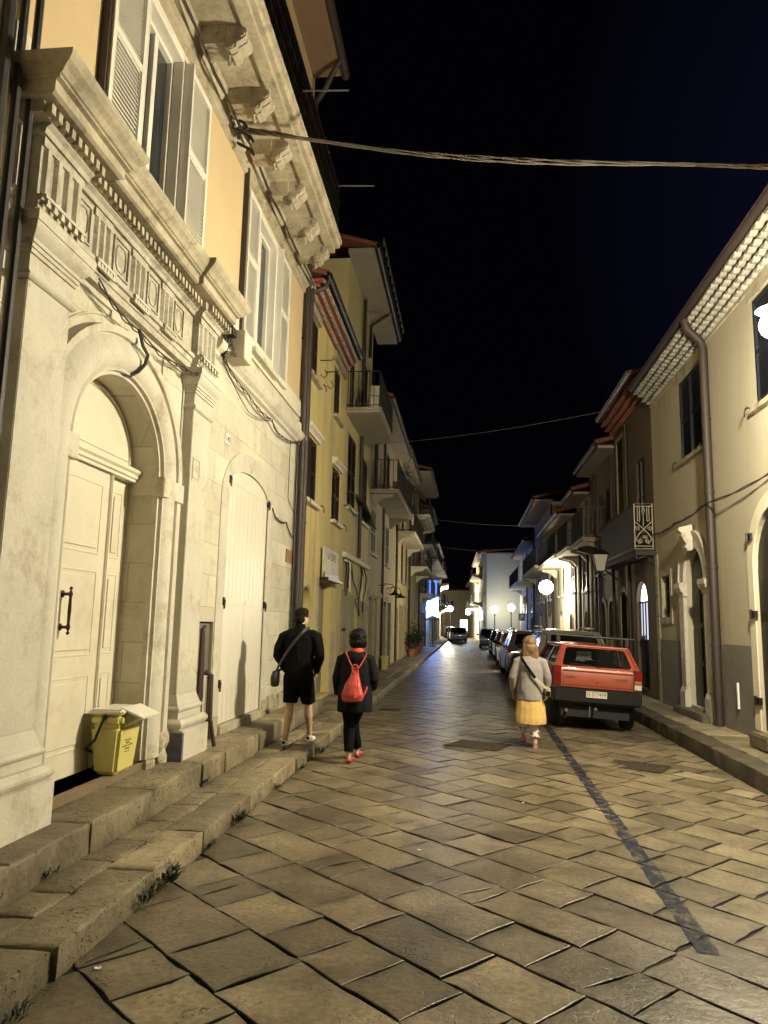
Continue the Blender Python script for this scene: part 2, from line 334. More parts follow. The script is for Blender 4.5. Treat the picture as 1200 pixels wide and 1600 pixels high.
kerbrow(3.625, 4.27, .5, 60, .138, .8, 1.5, 'pavement_right', 'stone slabs of the right pavement', .12)
# ---- painted line
pm = bpy.data.materials.new('worn blue paint'); pm.use_nodes = True; N = pm.node_tree.nodes; L = pm.node_tree.links; P = N['Principled BSDF']
P.inputs['Base Color'].default_value = (.010, .013, .032, 1); P.inputs['Roughness'].default_value = .7; P.inputs['Specular IOR Level'].default_value = .2
t = N.new('ShaderNodeTexCoord'); nz = N.new('ShaderNodeTexNoise'); nz.inputs['Scale'].default_value = 9; nz.inputs['Detail'].default_value = 10; nz.inputs['Roughness'].default_value = .75; L.new(t.outputs['Object'], nz.inputs[0])
r = N.new('ShaderNodeMapRange'); r.inputs[1].default_value = .43; r.inputs[2].default_value = .55; r.inputs[3].default_value = .10; r.inputs[4].default_value = .9; L.new(nz.outputs[0], r.inputs[0]); L.new(r.outputs[0], P.inputs['Alpha'])
b = MB(); random.seed(3); y = 4.42; xc = 1.30
pts = []
while y < 40:
    xc = 1.30 + .1 * min(1, (y - 4.4) / 9) + random.uniform(-.004, .004); pts.append((y, xc - .062 + random.uniform(-.004, .004), xc + .062 + random.uniform(-.004, .004))); y += .08
for (ya, a0, a1), (yb, b0, b1) in zip(pts, pts[1:]):
    b.quad((a0, ya, .0055 + cz(a0)), (a1, ya, .0055 + cz(a1)), (b1, yb, .0055 + cz(b1)), (b0, yb, .0055 + cz(b0)))
o = b.build('parking_line', pm); tag(o, 'worn dark blue painted line on the paving behind the red car', 'road marking')
# ---- drain grates
GR = mat('rusty cast iron', (.05, .035, .02), rough=.6, var=.3, scale=10, bump=.5, bscale=40)
for i, ((x, y), w, h, a) in enumerate(GRATES):
    b = MB(); 
    b.box(-w / 2, w / 2, -h / 2, h / 2, -.003, .003)
    n = int(w / .05)
    for k in range(n):
        xx = -w / 2 + .03 + (w - .06) * k / (n - 1); b.box(xx - .008, xx + .008, -h / 2 + .03, h / 2 - .03, .003, .008)
    for s in (-1, 1): b.box(-w / 2, w / 2, s * h / 2 - .015, s * h / 2 + .015, .0032, .0085)
    b.world = False
    o = b.build('manhole_cover', GR); o.location = (x, y, cz(x) + .004); o.rotation_euler.z = R_(a)
    tag(o, ['square iron cover in the paving behind the red car', 'square iron cover left of the woman in the yellow skirt', 'small drain cover beside the left kerb'][i], 'manhole cover')
# ================================================================== facade tools
def wall(mb, s0, s1, h0, h1, ops, d=0.0):
    """front face at depth d with openings (s0,s1,h0,h1,rise,reveal): rise>0 = arched head above h1"""
    S = sorted({s0, s1} | {o[0] for o in ops} | {o[1] for o in ops}); H = sorted({h0, h1} | {o[2] for o in ops} | {o[3] + o[4] for o in ops})
    for a, b_ in zip(S, S[1:]):
        for c, e in zip(H, H[1:]):
            m, n = (a + b_) / 2, (c + e) / 2
            if any(o[0] < m < o[1] and o[2] < n < o[3] + o[4] for o in ops): continue
            mb.quad((a, d, c), (b_, d, c), (b_, d, e), (a, d, e))
    for (a, b_, c, e, rise, rv) in ops:
        mb.quad((a, d, c), (a, d - rv, c), (a, d - rv, e), (a, d, e)); mb.quad((b_, d, c), (b_, d - rv, c), (b_, d - rv, e), (b_, d, e))
        mb.quad((a, d, c), (b_, d, c), (b_, d - rv, c), (a, d - rv, c))
        if rise <= 0: mb.quad((a, d, e), (b_, d, e), (b_, d - rv, e), (a, d - rv, e))
        else:
            n = 20; w = (b_ - a) / 2; cx = (a + b_) / 2
            arc = [(cx - w * math.cos(math.pi * k / n), e + rise * math.sin(math.pi * k / n)) for k in range(n + 1)]
            for k in range(n):
                p, q = arc[k], arc[k + 1]
                mb.quad((p[0], d, p[1]), (q[0], d, q[1]), (q[0], d, e + rise), (p[0], d, e + rise))
                mb.quad((p[0], d, p[1]), (q[0], d, q[1]), (q[0], d - rv, q[1]), (p[0], d - rv, p[1]))
def shell(mb, s0, s1, h1, depth=7, h0=-.1):
    mb.quad((s0, 0, h0), (s0, -depth, h0), (s0, -depth, h1), (s0, 0, h1)); mb.quad((s1, 0, h0), (s1, -depth, h0), (s1, -depth, h1), (s1, 0, h1))
    mb.quad((s0, -depth, h0), (s1, -depth, h0), (s1, -depth, h1), (s0, -depth, h1)); mb.quad((s0, 0, h1), (s1, 0, h1), (s1, -depth, h1), (s0, -depth, h1))
def leaf(mb, a, b_, h0, h1, d, th=.04, slats=0, rails=(.5,), st=.055):
    """one louvred shutter leaf lying in the facade plane"""
    mb.box(a, a + st, d, d + th, h0, h1); mb.box(b_ - st, b_, d, d + th, h0, h1)
    hs = [h0] + [h0 + (h1 - h0) * r for r in rails] + [h1]
    mb.box(a + st, b_ - st, d + .002, d + th - .002, h0, h0 + st * 1.5); mb.box(a + st, b_ - st, d + .002, d + th - .002, h1 - st * 1.2, h1)
    for r in rails: z = h0 + (h1 - h0) * r; mb.box(a + st, b_ - st, d + .002, d + th - .002, z - st * .6, z + st * .6)
    pitch = .045 if slats == 1 else .09
    z = h0 + st * 1.6
    while z < h1 - st * 1.3:
        if not any(abs(z - (h0 + (h1 - h0) * r)) < st * .75 for r in rails):
            mb.quad((a + st, d + th * .80, z), (b_ - st, d + th * .80, z), (b_ - st, d + th * .42, z + pitch * .93), (a + st, d + th * .42, z + pitch * .93))
        z += pitch
    mb.box(a + st, b_ - st, d - .004, d + .003, h0 + .02, h1 - .02)
def win(F, B, s0, s1, h0, h1, m, kind='shut', d=-.05, sill=True, hood=False, slats=2, hooks=False, frame=STONE_D, label=None, fan=0):
    """window part: closed shutters, glass, void ... with sill and hood"""
    b = MB(F); mid = (s0 + s1) / 2
    if kind == 'shut':
        leaf(b, s0 + .005, mid - .004, h0 + .01, h1 - .005, d, slats=slats); leaf(b, mid + .004, s1 - .005, h0 + .01, h1 - .005, d, slats=slats)
        w = b.build('window', m, B)
        g = MB(F); g.box(mid - .012, mid + .012, d + .04, d + .05, h0 + .05, h1 - .05); sub(g, 'shutter_bar', m, w)
    elif kind in ('glass', 'balc'):
        t = .06
        b.box(s0, s0 + t, d - .03, d + .02, h0, h1); b.box(s1 - t, s1, d - .03, d + .02, h0, h1); b.box(mid - t * .6, mid + t * .6, d - .03, d + .02, h0, h1)
        b.box(s0 + t, s1 - t, d - .029, d + .019, h1 - t, h1); b.box(s0 + t, s1 - t, d - .029, d + .019, h0, h0 + t); b.box(s0 + t, s1 - t, d - .029, d + .019, h0 + (h1 - h0) * .62, h0 + (h1 - h0) * .62 + t * .7)
        w = b.build('window', m, B); g = MB(F); g.box(s0 + .02, s1 - .02, d - .012, d - .006, h0 + .02, h1 - .02); sub(g, 'pane', GLASS, w)
    elif kind == 'door':
        b.box(s0, mid - .004, d - .05, d, h0, h1); b.box(mid + .004, s1, d - .05, d, h0, h1)
        for a, e in ((s0 + .08, mid - .08), (mid + .08, s1 - .08)):
            n = 3
            for k in range(n):
                z0 = h0 + .12 + (h1 - h0 - .2) * k / n; z1 = h0 + .04 + (h1 - h0 - .2) * (k + 1) / n
                if e - a > .1: b.box(a, e, d, d + .018, z0, z1)
        if fan: b.prism([(s0 + (s1 - s0) * (1 - math.cos(math.pi * k / 14)) / 2, h1 + fan * math.sin(math.pi * k / 14)) for k in range(15)], 1, d - .05, d - .004)
        w = b.build('door', m, B, bevel=.004, seg=1)
    elif kind == 'void':
        b.box(s0 - .01, s1 + .01, d - .35, d - .3, h0 - .02, h1 + fan + .02); w = b.build('doorway', m, B)
    elif kind == 'roller':
        n = int((h1 - h0) / .09)
        for k in range(n): z = h0 + (h1 - h0) * k / n; b.quad((s0, d, z), (s1, d, z), (s1, d + .02, z + .045), (s0, d + .02, z + .045)); b.quad((s0, d + .02, z + .045), (s1, d + .02, z + .045), (s1, d, z + .09), (s0, d, z + .09))
        w = b.build('roller_shutter', m, B)
    if label: w['label'] = label
    if sill and kind != 'roller' and kind != 'void':
        g = MB(F); g.box(s0 - .1, s1 + .1, .002, .10, h0 - .075, h0 - .002); g.box(s0 - .001, s1 + .001, d, .0, h0 - .03, h0 + .004); sub(g, 'sill', frame, w)
    if hood:
        g = MB(F); g.extr([(0.002, h1 + .05), (.05, h1 + .05), (.07, h1 + .1), (.13, h1 + .14), (.13, h1 + .19), (.002, h1 + .21)], s0 - .1, s1 + .1); sub(g, 'hood_moulding', frame, w)
    if hooks:
        g = MB(F)
        for s in (s0 - .12, s1 + .12): g.tube([(s, 0, h0 + .02), (s, .12, h0 + .02), (s, .16, h0 - .04), (s, .16, h0 - .12)], .009, 5); g.tube([(s - .06, .13, h0 + .02), (s + .06, .13, h0 + .02)], .008, 5)
        sub(g, 'shutter_hook', DARKM, w)
    return w
def surround(F, B, s0, s1, h0, h1, rise=0, w=.16, p=.03, m=STONE_D, name='stone_surround'):
    b = MB(F); b.box(s0 - w, s0, .001, p, h0, h1); b.box(s1, s1 + w, .001, p, h0, h1)
    if rise <= 0: b.box(s0 - w, s1 + w, .001, p + .002, h1, h1 + w)
    else:
        n = 22; c = (s0 + s1) / 2; r = (s1 - s0) / 2; pr = []
        for k in range(n):
            a0, a1 = math.pi * k / n, math.pi * (k + 1) / n
            q = [(c - (r + e) * math.cos(a), h1 + (rise + e) * math.sin(a)) for a, e in ((a0, 0), (a1, 0), (a1, w), (a0, w))]
            b.prism(q, 1, .001, p)
    return b.build(name, m, B)
def railing(F, B, s0, s1, d1, h0, h1, m=DARKM, step=.11, d0=.02, r=.008, slack=None, name='railing', style=None):
    b = MB(F)
    for h in (h1, h0 + .08): b.box(s0, s1, d1 - .02, d1, h - .02, h); b.box(s0, s0 + .02, d0, d1 - .021, h - .02, h); b.box(s1 - .02, s1, d0, d1 - .021, h - .02, h)
    n = max(2, int((s1 - s0) / step))
    for k in range(n + 1): s = s0 + .01 + (s1 - s0 - .02) * k / n; b.box(s - r, s + r, d1 - .01 - r, d1 - .01 + r, h0, h1 - .021)
    n = max(2, int((d1 - d0) / step))
    for e in (s0 + .01, s1 - .01):
        for k in range(n): d = d0 + .02 + (d1 - d0 - .04) * k / n; b.box(e - r, e + r, d - r, d + r, h0, h1 - .021)
    if style == 'scroll':
        hm = (h0 + h1) / 2
        n = int((s1 - s0) / .3)
        for k in range(n):
            c = s0 + .15 + (s1 - s0 - .3) * k / max(1, n - 1); b.tube([(c + .09 * math.cos(t * .5), d1 - .01, hm + .12 * math.sin(t * .5)) for t in range(13)], .007, 4)
    return b.build(name, m, B)
def balcony(F, B, s0, s1, out, h, th=.14, rail=1.0, m=CONC, name='balcony', style=None, railm=DARKM, step=.11, brackets=0):
    b = MB(F); b.box(s0, s1, .002, out, h, h + th * .55); b.box(s0 - .03, s1 + .03, .002, out + .03, h + th * .55 + .001, h + th)
    o = b.build(name, m, B, bevel=.006, seg=1)
    rl = railing(F, B, s0 + .02, s1 - .02, out - .02, h + th, h + th + rail, step=step, style=style, m=railm); 
    if brackets:
        g = MB(F)
        for k in range(brackets):
            s = s0 + .25 + (s1 - s0 - .5) * k / max(1, brackets - 1); g.prism([(.002, h - .38), (.002, h - .002), (out * .8, h - .002), (out * .8, h - .08), (out * .35, h - .16), (.1, h - .38)], 0, s - .06, s + .06)
        sub(g, 'bracket', m, o)
    return o
def pipe(F, B, pts, r=.05, m=BROWNM, name='downpipe', clips=True):
    b = MB(F); b.tube(pts, r, 10)
    if clips:
        for (p, q) in zip(pts, pts[1:]):
            if abs(p[2] - q[2]) > 2:
                n = int(abs(p[2] - q[2]) / 1.6)
                for k in range(1, n + 1):
                    h = p[2] + (q[2] - p[2]) * k / (n + 1); b.lathe([(r + .008, h - .02), (r + .012, h), (r + .008, h + .02)], (p[0], p[1], 0), 10); b.box(p[0] - .01, p[0] + .01, 0, p[1], h - .01, h + .01)
    return b.build(name, m, B, smooth=True)
def gutter(F, B, s0, s1, d, h, r=.07, m=BROWNM, name='gutter'):
    b = MB(F); n = 8; pr = [(d + r * math.cos(math.pi + math.pi * k / n), h + r * math.sin(math.pi + math.pi * k / n)) for k in range(n + 1)]
    pi_ = [(d + (r - .008) * math.cos(math.pi + math.pi * k / n), h + (r - .008) * math.sin(math.pi + math.pi * k / n)) for k in range(n, -1, -1)]
    b.prism(pr + pi_, 0, s0, s1); b.tube([(s0, d + r, h), (s1, d + r, h)], .011, 6); 
    return b.build(name, m, B, smooth=True)
def roof(F, B, s0, s1, d, h, depth=4, rise=1.3, m=TILE, tiles=True, th=.06):
    b = MB(F); b.prism([(d, h), (d, h + th), (-depth, h + rise + th), (-depth, h + rise)], 0, s0, s1)
    if tiles:
        s = s0 + .1
        while s < s1 - .05:
            n = 6; ra = .085
            a = [(s + ra * math.cos(math.pi * k / n), ra * .8 * math.sin(math.pi * k / n)) for k in range(n + 1)]
            vs = [(q[0], d + .04, h + th + q[1]) for q in a] + [(q[0], d - 1.2, h + th + q[1] + 1.2 * rise / depth) for q in a]
            b.add(vs, [(k, k + 1, k + 1 + n + 1, k + n + 1) for k in range(n)] + [tuple(range(n + 1))]); s += .21
    return b.build('roof', m, B)
def soffit(F, B, s0, s1, d, h, m=CONC, th=.12, name='eave_soffit'):
    b = MB(F); b.box(s0, s1, .001, d, h, h + th); return b.build(name, m, B)
def tile_cornice(F, B, s0, s1, d, h, rows, out, up, ma, mb_=None, pitch=.16, name='tile_cornice'):
    """stepped rows of half-round tiles below the gutter (out and up per whole cornice)"""
    b = MB(F); dr = out / rows; hr = up / rows; mats = [ma] + ([mb_] if mb_ else [])
    for r in range(rows):
        dd = d + dr * (r + 1); hh = h + hr * r
        s = s0 + (pitch / 2 if r % 2 else 0)
        b.m = 1 if mb_ else 0
        b.box(s0, s1, d - .02, dd - (0 if mb_ else .03), hh + hr * (.5 if mb_ else .72), hh + hr * 1.02)
        b.m = 0
        tip = .035 if mb_ else dr * .92
        while s < s1 - pitch * .4:
            n = 8; ra = pitch * (.44 if mb_ else random.uniform(.42, .475))
            arc = [(s + ra - ra * math.cos(math.pi * k / n), hh + hr * .56 - hr * (.30 if mb_ else .60) * math.sin(math.pi * k / n)) for k in range(n + 1)]
            b.prism(arc, 1, dd - tip, dd + .018 + .006 * math.sin(s * 37)); s += pitch
        b.box(s0, s1, dd + .001, dd + .016, hh + hr * .55, hh + hr * .80) if mb_ else None
    return b.build(name, mats, B, smooth=False)
def cable(name, pts, r, m, label, cat='cable', sag=0, group=None, n=16):
    b = MB(); P = [Vector(p) for p in pts]; out = []
    for a, c in zip(P, P[1:]):
        k = max(2, n // (len(P) - 1))
        for i in range(k):
            t = i / k; p = a.lerp(c, t); p.z -= sag * 4 * t * (1 - t); out.append(p)
    out.append(P[-1]); b.tube(out, r, 6); o = b.build(name, m, smooth=True); tag(o, label, cat, group); return o
# ================================================================== LEFT: stone palazzo
F = FL(); 
PZ = thing('palazzo', 'stone fronted palazzo with carved portal and apricot upper wall on the left', 'building', (-3.0, 4, 0))
AC = 5.87          # portal axis
b = MB(F)
door_op = (5.07, 6.67, .40, 3.05, .70, .30); sd_op = (8.9, 10.76, .42, 3.45, .30, .03); mt_op = (8.14, 8.60, 1.06, 1.68, 0, .14)
wall(b, 3.0, 12.78, -.1, 5.0, [door_op, sd_op, mt_op])
shell(b, -8, 12.78, 12.3, depth=8)
b.build('wall', ASHLAR, PZ)
b = MB(F); wall(b, -8, 3.0, -.1, 5.0, []); b.build('side_wall', CREAM, PZ)
b = MB(F)
w1 = (5.93, 6.68, 5.42, 7.50, 0, .22); w2 = (9.92, 10.40, 5.40, 7.42, 0, .22)
w1 = (5.80, 6.62, 5.42, 7.46, 0, .22); w2 = (9.50, 10.46, 5.42, 7.44, 0, .22)
wall(b, -8, 12.78, 5.0, 12.3, [w1, w2], d=0)
b.build('upper_wall', ORANGE, PZ)
b = MB(F); b.box(-8, 12.78, .002, .035, 5.30, 5.60); b.build('plaster_band', PLASTW, PZ)
b = MB(F); b.extr([(.001, 4.80), (.05, 4.82), (.05, 4.86), (.10, 4.90), (.13, 4.95), (.13, 4.99), (.02, 5.03), (.02, 5.28), (.001, 5.28)], 8.02, 12.78); b.build('string_course', STONE, PZ)
b = MB(F); b.box(12.68, 12.775, .036, .055, .1, 8.0); b.build('corner_strip', PLASTW, PZ)
# rubble base
b = MB(F); random.seed(9)
for (a, e) in ((7.86, 8.88), (10.8, 12.75)):
    s = a
    while s < e:
        l = random.uniform(.2, .4); l = min(l, e - s); b.box(s, s + l - .012, .003, random.uniform(.03, .06), .2, random.uniform(.5, .62)); s += l
b.build('rubble_base', STONE_D, PZ, bevel=.02)
# --- pilasters
def pilaster(a, e):
    b = MB(F); b.box(a, e, .001, .12, .95, 3.96)
    o = b.build('pilaster', STONE, PZ, bevel=.006)
    g = MB(F)
    y0, y1 = a - .0, e + .0
    g.box(a - .10, e + .10, .001, .245, .16, .62)
    def ring(z0, z1, o0, o1, n=5, bulge=0):
        pr = []
        for k in range(n + 1):
            t = k / n; pr.append((o0 + (o1 - o0) * t + bulge * math.sin(math.pi * t), z0 + (z1 - z0) * t))
        for (p, z), (q, zz) in zip(pr, pr[1:]):
            g.add([(a - p, .0, z), (e + p, .0, z), (e + p, .12 + p, z), (a - p, .12 + p, z), (a - q, .0, zz), (e + q, .0, zz), (e + q, .12 + q, zz), (a - q, .12 + q, zz)],
                  [(0, 1, 2, 3), (4, 5, 6, 7), (1, 2, 6, 5), (2, 3, 7, 6), (3, 0, 4, 7)])
    ring(.621, .72, .085, .085, 5, .03); ring(.721, .78, .05, .05, 1); ring(.781, .84, .045, .045, 4, .018); ring(.841, .95, .04, .003, 4)
    sub(g, 'base', STONE, o, smooth=False)
    g = MB(F); g0 = g
    def ringc(*q): ring(*q)
    g = g0
    # capital: necking ring, plain collar, stepped flare, abacus
    def cap(z0, z1, o0, o1, n=1, bulge=0):
        for k in range(n):
            t, t2 = k / n, (k + 1) / n; p = o0 + (o1 - o0) * t + bulge * math.sin(math.pi * t); q = o0 + (o1 - o0) * t2 + bulge * math.sin(math.pi * t2); z, zz = z0 + (z1 - z0) * t, z0 + (z1 - z0) * t2
            g0.add([(a - p, .0, z), (e + p, .0, z), (e + p, .12 + p, z), (a - p, .12 + p, z), (a - q, .0, zz), (e + q, .0, zz), (e + q, .12 + q, zz), (a - q, .12 + q, zz)],
                   [(0, 1, 2, 3), (4, 5, 6, 7), (1, 2, 6, 5), (2, 3, 7, 6), (3, 0, 4, 7)])
    cap(3.90, 3.955, .012, .012, 4, .022); cap(3.956, 4.08, .004, .004); cap(4.081, 4.11, .02, .02); cap(4.111, 4.14, .032, .032); cap(4.141, 4.17, .044, .044)
    cap(4.171, 4.26, .045, .10, 5, .01); cap(4.261, 4.33, .108, .112)
    sub(g0, 'capital', STONE, o)
PL, PR = (4.27, 4.80), (7.27, 7.80)
pilaster(*PL); pilaster(*PR)
# --- archivolt: moulded profile swept round jambs and arch
prof = [(.72, .0), (.72, .05), (.745, .05), (.75, .085), (.765, .09), (.78, .075), (.80, .10), (.86, .125), (.92, .12), (.99, .085), (1.03, .055), (1.035, .09), (1.06, .10), (1.09, .10), (1.10, .0)]
prof = [(.80 + (r - .72) * 1.237, d) for r, d in prof]
b = MB(F); path = [('j', .42)] + [('j', .42 + 2.63 * k / 4) for k in range(1, 4)] + [('a', math.pi * k / 28) for k in range(29)] + [('k', 3.05 - 2.63 * k / 4) for k in range(1, 5)]
rings = []
for k, t in path:
    if k == 'j': rings.append([(AC - r, d + .001, t) for r, d in prof])
    elif k == 'a': rings.append([(AC - r * math.cos(t), d + .001, 3.05 + r * .872 * math.sin(t)) for r, d in prof])
    else: rings.append([(AC + r, d + .001, t) for r, d in prof])
n = len(prof); vs = [v for r in rings for v in r]
b.add(vs, [(i * n + k, i * n + k + 1, (i + 1) * n + k + 1, (i + 1) * n + k) for i in range(len(rings) - 1) for k in range(n - 1)])
AV = b.build('arch_surround', STONE, PZ, smooth=True)
g = MB(F)
for sx in (-1, 1): 
    q = sorted((AC + sx * .785, AC + sx * 1.285)); g.box(q[0], q[1], -.2, .118, 2.86, 3.05)
sub(g, 'impost_block', STONE, AV, bevel=.006)
g = MB(F)   # worn lower right stones
random.seed(4)
for k in range(9): y = 6.74 + random.random() * .42; z = .34 + random.random() * .26; g.sphere((y, .06, z), random.uniform(.06, .11), 7, 5, (1, .75, 1.1))
sub(g, 'worn_stone', STONE_D, AV)
# spandrel panels (thin raised fillets)
b = MB(F)
for sx in (-1, 1):
    a0 = AC + sx * 1.18; t = .012
    pts = [(max(4.84, AC + sx * 1.335 * math.cos(x)), .012, 3.05 + 1.18 * math.sin(x)) for x in [(0.28 if sx > 0 else .72) + .08 * k for k in range(9)]]
    pts = pts + [(pts[-1][0], .012, 4.27), (max(4.83, AC + sx * 1.365), .012, 4.27), (max(4.83, AC + sx * 1.365), .012, 3.45 if sx > 0 else 3.95)]
    b.tube(pts, t, 5)
b.build('spandrel_moulding', STONE, PZ, smooth=True)
# --- entablature
b = MB(F)
zA = [(.001, 4.335), (.06, 4.335), (.06, 4.40), (.075, 4.405), (.075, 4.455), (.10, 4.46), (.10, 4.50), (.001, 4.50)]
b.extr(zA, 4.81, 7.26)
for (a, e) in (PL, PR): b.extr([(p + .07 if p > .01 else p, h) for p, h in zA], a - .01, e + .01)
b.box(4.15, 7.9, .001, .05, 4.502, 4.93)
for (a, e) in (PL, PR): b.box(a + .0, e - .0, .051, .125, 4.502, 4.93)
zB = [(.001, 4.932), (.08, 4.932), (.09, 4.97), (.12, 4.99), (.12, 5.0), (.001, 5.0)]
b.extr(zB, 4.81, 7.26)
for (a, e) in (PL, PR): b.extr([(p + .08 if p > .01 else p, h) for p, h in zB], a - .03, e + .03)
EN = b.build('entablature', SOOT, PZ)
# triglyphs and guttae
tri = [(4.36, .53, .127), (5.18, .28, .052), (5.86, .28, .052), (6.52, .28, .052), (7.30, .47, .127)]
g = MB(F); gu = MB(F)
tri_s = [(4.27, 4.80, .127), (5.12, 5.42, .052), (5.78, 6.08, .052), (6.42, 6.72, .052), (7.27, 7.80, .127)]
for a, e, d in tri_s:
    nb = 4 if e - a > .4 else 3; w = (e - a) / (nb * 1.6)
    g.box(a, e, d, d + .018, 4.86, 4.925)
    for k in range(nb):
        c = a + (e - a) * (k + .5) / nb; g.prism([(c - w / 2, d - .002), (c - w / 2 + .02, d + .026), (c + w / 2 - .02, d + .026), (c + w / 2, d - .002)], 2, 4.53, 4.86)
    gu.box(a, e, d - .005 if d > .1 else .101, (d if d > .1 else .101) + .03, 4.43, 4.46) if False else None
    dd = .171 if d > .1 else .101
    gu.box(a, e, dd, dd + .025, 4.475, 4.498)
    for k in range(6):
        c = a + (e - a) * (k + .5) / 6; gu.prism([(c - .015, 4.474), (c + .015, 4.474), (c + .024, 4.425), (c - .024, 4.425)], 1, dd + .001, dd + .02)
sub(g, 'triglyph', SOOT, EN); sub(gu, 'guttae', STONE, EN)
g = MB(F)   # metope panels: frame with an octagonal inner fillet
for a, e in ((4.86, 5.08), (5.46, 5.74), (6.12, 6.38), (6.76, 7.0)):
    z0, z1 = 4.56, 4.88
    for q in ((a, e, z0, z0 + .015), (a, e, z1 - .015, z1)): g.box(q[0], q[1], .051, .068, q[2], q[3])
    for q in ((a, a + .015), (e - .015, e)): g.box(q[0], q[1], .051, .067, z0, z1)
    m_, w_, h_ = (a + e) / 2, (e - a) * .3, .11; c = .05
    P8 = [(m_ - w_, .055, 4.72 - h_ + c), (m_ - w_ + c * .7, .055, 4.72 - h_), (m_ + w_ - c * .7, .055, 4.72 - h_), (m_ + w_, .055, 4.72 - h_ + c), (m_ + w_, .055, 4.72 + h_ - c), (m_ + w_ - c * .7, .055, 4.72 + h_), (m_ - w_ + c * .7, .055, 4.72 + h_), (m_ - w_, .055, 4.72 + h_ - c), (m_ - w_, .055, 4.72 - h_ + c)]
    g.tube(P8, .008, 4)
sub(g, 'metope_frame', SOOT, EN)
# dentils
g = MB(F); s = 4.15
while s < 7.95:
    dd = .20 if (s < 4.86 or s > 7.22) else .13
    g.box(s, s + .045, .01, dd + .055, 5.005, 5.075); s += .085
sub(g, 'dentils', STONE_D, EN)
g = MB(F); g.box(4.12, 7.95, .002, .135, 5.004, 5.085); g.box(4.13, 4.86, .002, .205, 5.0041, 5.084); g.box(7.22, 7.94, .002, .205, 5.0041, 5.084); sub(g, 'dentil_bed', STONE_D, EN)
# cornice with breaks forward over both pilasters
def corn(s0, s1, out):
    pr = [(.001, 5.087), (out * .62, 5.087), (out * .68, 5.10), (out * .68, 5.175), (out * .76, 5.18), (out * .76, 5.195), (out * .80, 5.20), (out * .86, 5.23), (out * .95, 5.26), (out, 5.29), (out, 5.325), (.001, 5.36)]
    g = MB(F); g.extr(pr, s0, s1); return g
CO = corn(5.05, 6.82, .40).build('cornice', STONE_D, PZ)
g = MB(F)
for (s0, s1) in ((3.98, 5.14), (6.74, 7.98)):
    out = .47; lv = [(.62, 5.088), (.68, 5.102), (.68, 5.176), (.76, 5.181), (.76, 5.196), (.80, 5.201), (.86, 5.232), (.95, 5.262), (1.0, 5.292), (1.0, 5.33)]
    for (p, z), (q, zz) in zip(lv, lv[1:]):
        a, c = out * (1 - p), out * (1 - q); a *= .55; c *= .55
        g.add([(s0 + a, 0, z), (s1 - a, 0, z), (s1 - a, out * p, z), (s0 + a, out * p, z), (s0 + c, 0, zz), (s1 - c, 0, zz), (s1 - c, out * q, zz), (s0 + c, out * q, zz)],
              [(0, 1, 2, 3), (4, 5, 6, 7), (1, 2, 6, 5), (2, 3, 7, 6), (3, 0, 4, 7)])
sub(g, 'cornice_break', STONE_D, CO)
# --- threshold and main door
b = MB(F); b.box(4.86, 7.0, -.3, .05, .16, .40); b.build('threshold', mat('brown stone threshold', (.20, .15, .09), rough=.6, var=.08, bump=.2, brick=(.5, .8, .006)), PZ, bevel=.005)
def panelled(mb, a, e, h0, h1, d, rows, st=.11):
    mb.box(a, e, d - .05, d, h0, h1)
    for (z0, z1) in rows:
        # sunk panel: raised rim round a raised field
        mb.box(a + st, e - st, d, d + .006, z0, z0 + .018); mb.box(a + st, e - st, d, d + .006, z1 - .018, z1); mb.box(a + st, a + st + .016, d, d + .0058, z0, z1); mb.box(e - st - .016, e - st, d, d + .0058, z0, z1)
        mb.box(a + st + .05, e - st - .05, d, d + .012, z0 + .05, z1 - .05)
DR = MB(F); panelled(DR, 5.07, 6.20, .425, 2.98, -.20, [(.62, 1.22), (1.38, 2.10), (2.24, 2.86)])
DR = DR.build('door', CREAMP, PZ, bevel=.004, seg=1)
g = MB(F); panelled(g, 6.215, 6.668, .425, 2.98, -.245, [(.62, 1.22), (1.38, 2.10), (2.24, 2.86)], st=.12); sub(g, 'second_leaf', CREAMP, DR, bevel=.004, seg=1)
g = MB(F); g.box(6.20, 6.232, -.2, -.17, .43, 2.98); sub(g, 'cover_strip', CREAMP, DR, bevel=.008)
g = MB(F); g.extr([(-.26, 2.985), (-.16, 2.985), (-.16, 3.01), (-.14, 3.02), (-.14, 3.05), (-.12, 3.07), (-.12, 3.10), (-.26, 3.13)], 5.075, 6.665); sub(g, 'transom', CREAMP, DR)
g = MB(F); g.prism([(AC + .785 * math.cos(math.pi * k / 24), 3.13 + .61 * math.sin(math.pi * k / 24)) for k in range(25)], 1, -.26, -.22)
g.tube([(AC + .72 * math.cos(math.pi * k / 24), -.215, 3.15 + .555 * math.sin(math.pi * k / 24)) for k in range(25)], .014, 6)
g.prism([(AC + .675 * math.cos(math.pi * k / 24), 3.17 + .495 * math.sin(math.pi * k / 24)) for k in range(25)], 1, -.22, -.208); sub(g, 'lunette_panel', CREAMP, DR)
g = MB(F); y = 5.56
for z in (1.62, 1.88): g.lathe([(.03, -.2), (.034, -.185), (.012, -.175), (.012, -.13)], (y, z), 10, axis=1) if False else g.tube([(y, -.2, z), (y, -.185, z), (y, -.18, z), (y, -.12, z)], [.032, .03, .012, .014], 10)
zs = [1.56, 1.575, 1.59, 1.60, 1.62, 1.65, 1.75, 1.85, 1.88, 1.90, 1.91, 1.925, 1.94]; rs = [.006, .016, .006, .012, .018, .011, .015, .011, .018, .012, .006, .016, .005]
g.tube([(y, -.12, z) for z in zs], rs, 10); sub(g, 'handle', mat('wrought iron handle', (.05, .02, .015), rough=.4, metal=.5, bump=.1), DR, smooth=True)
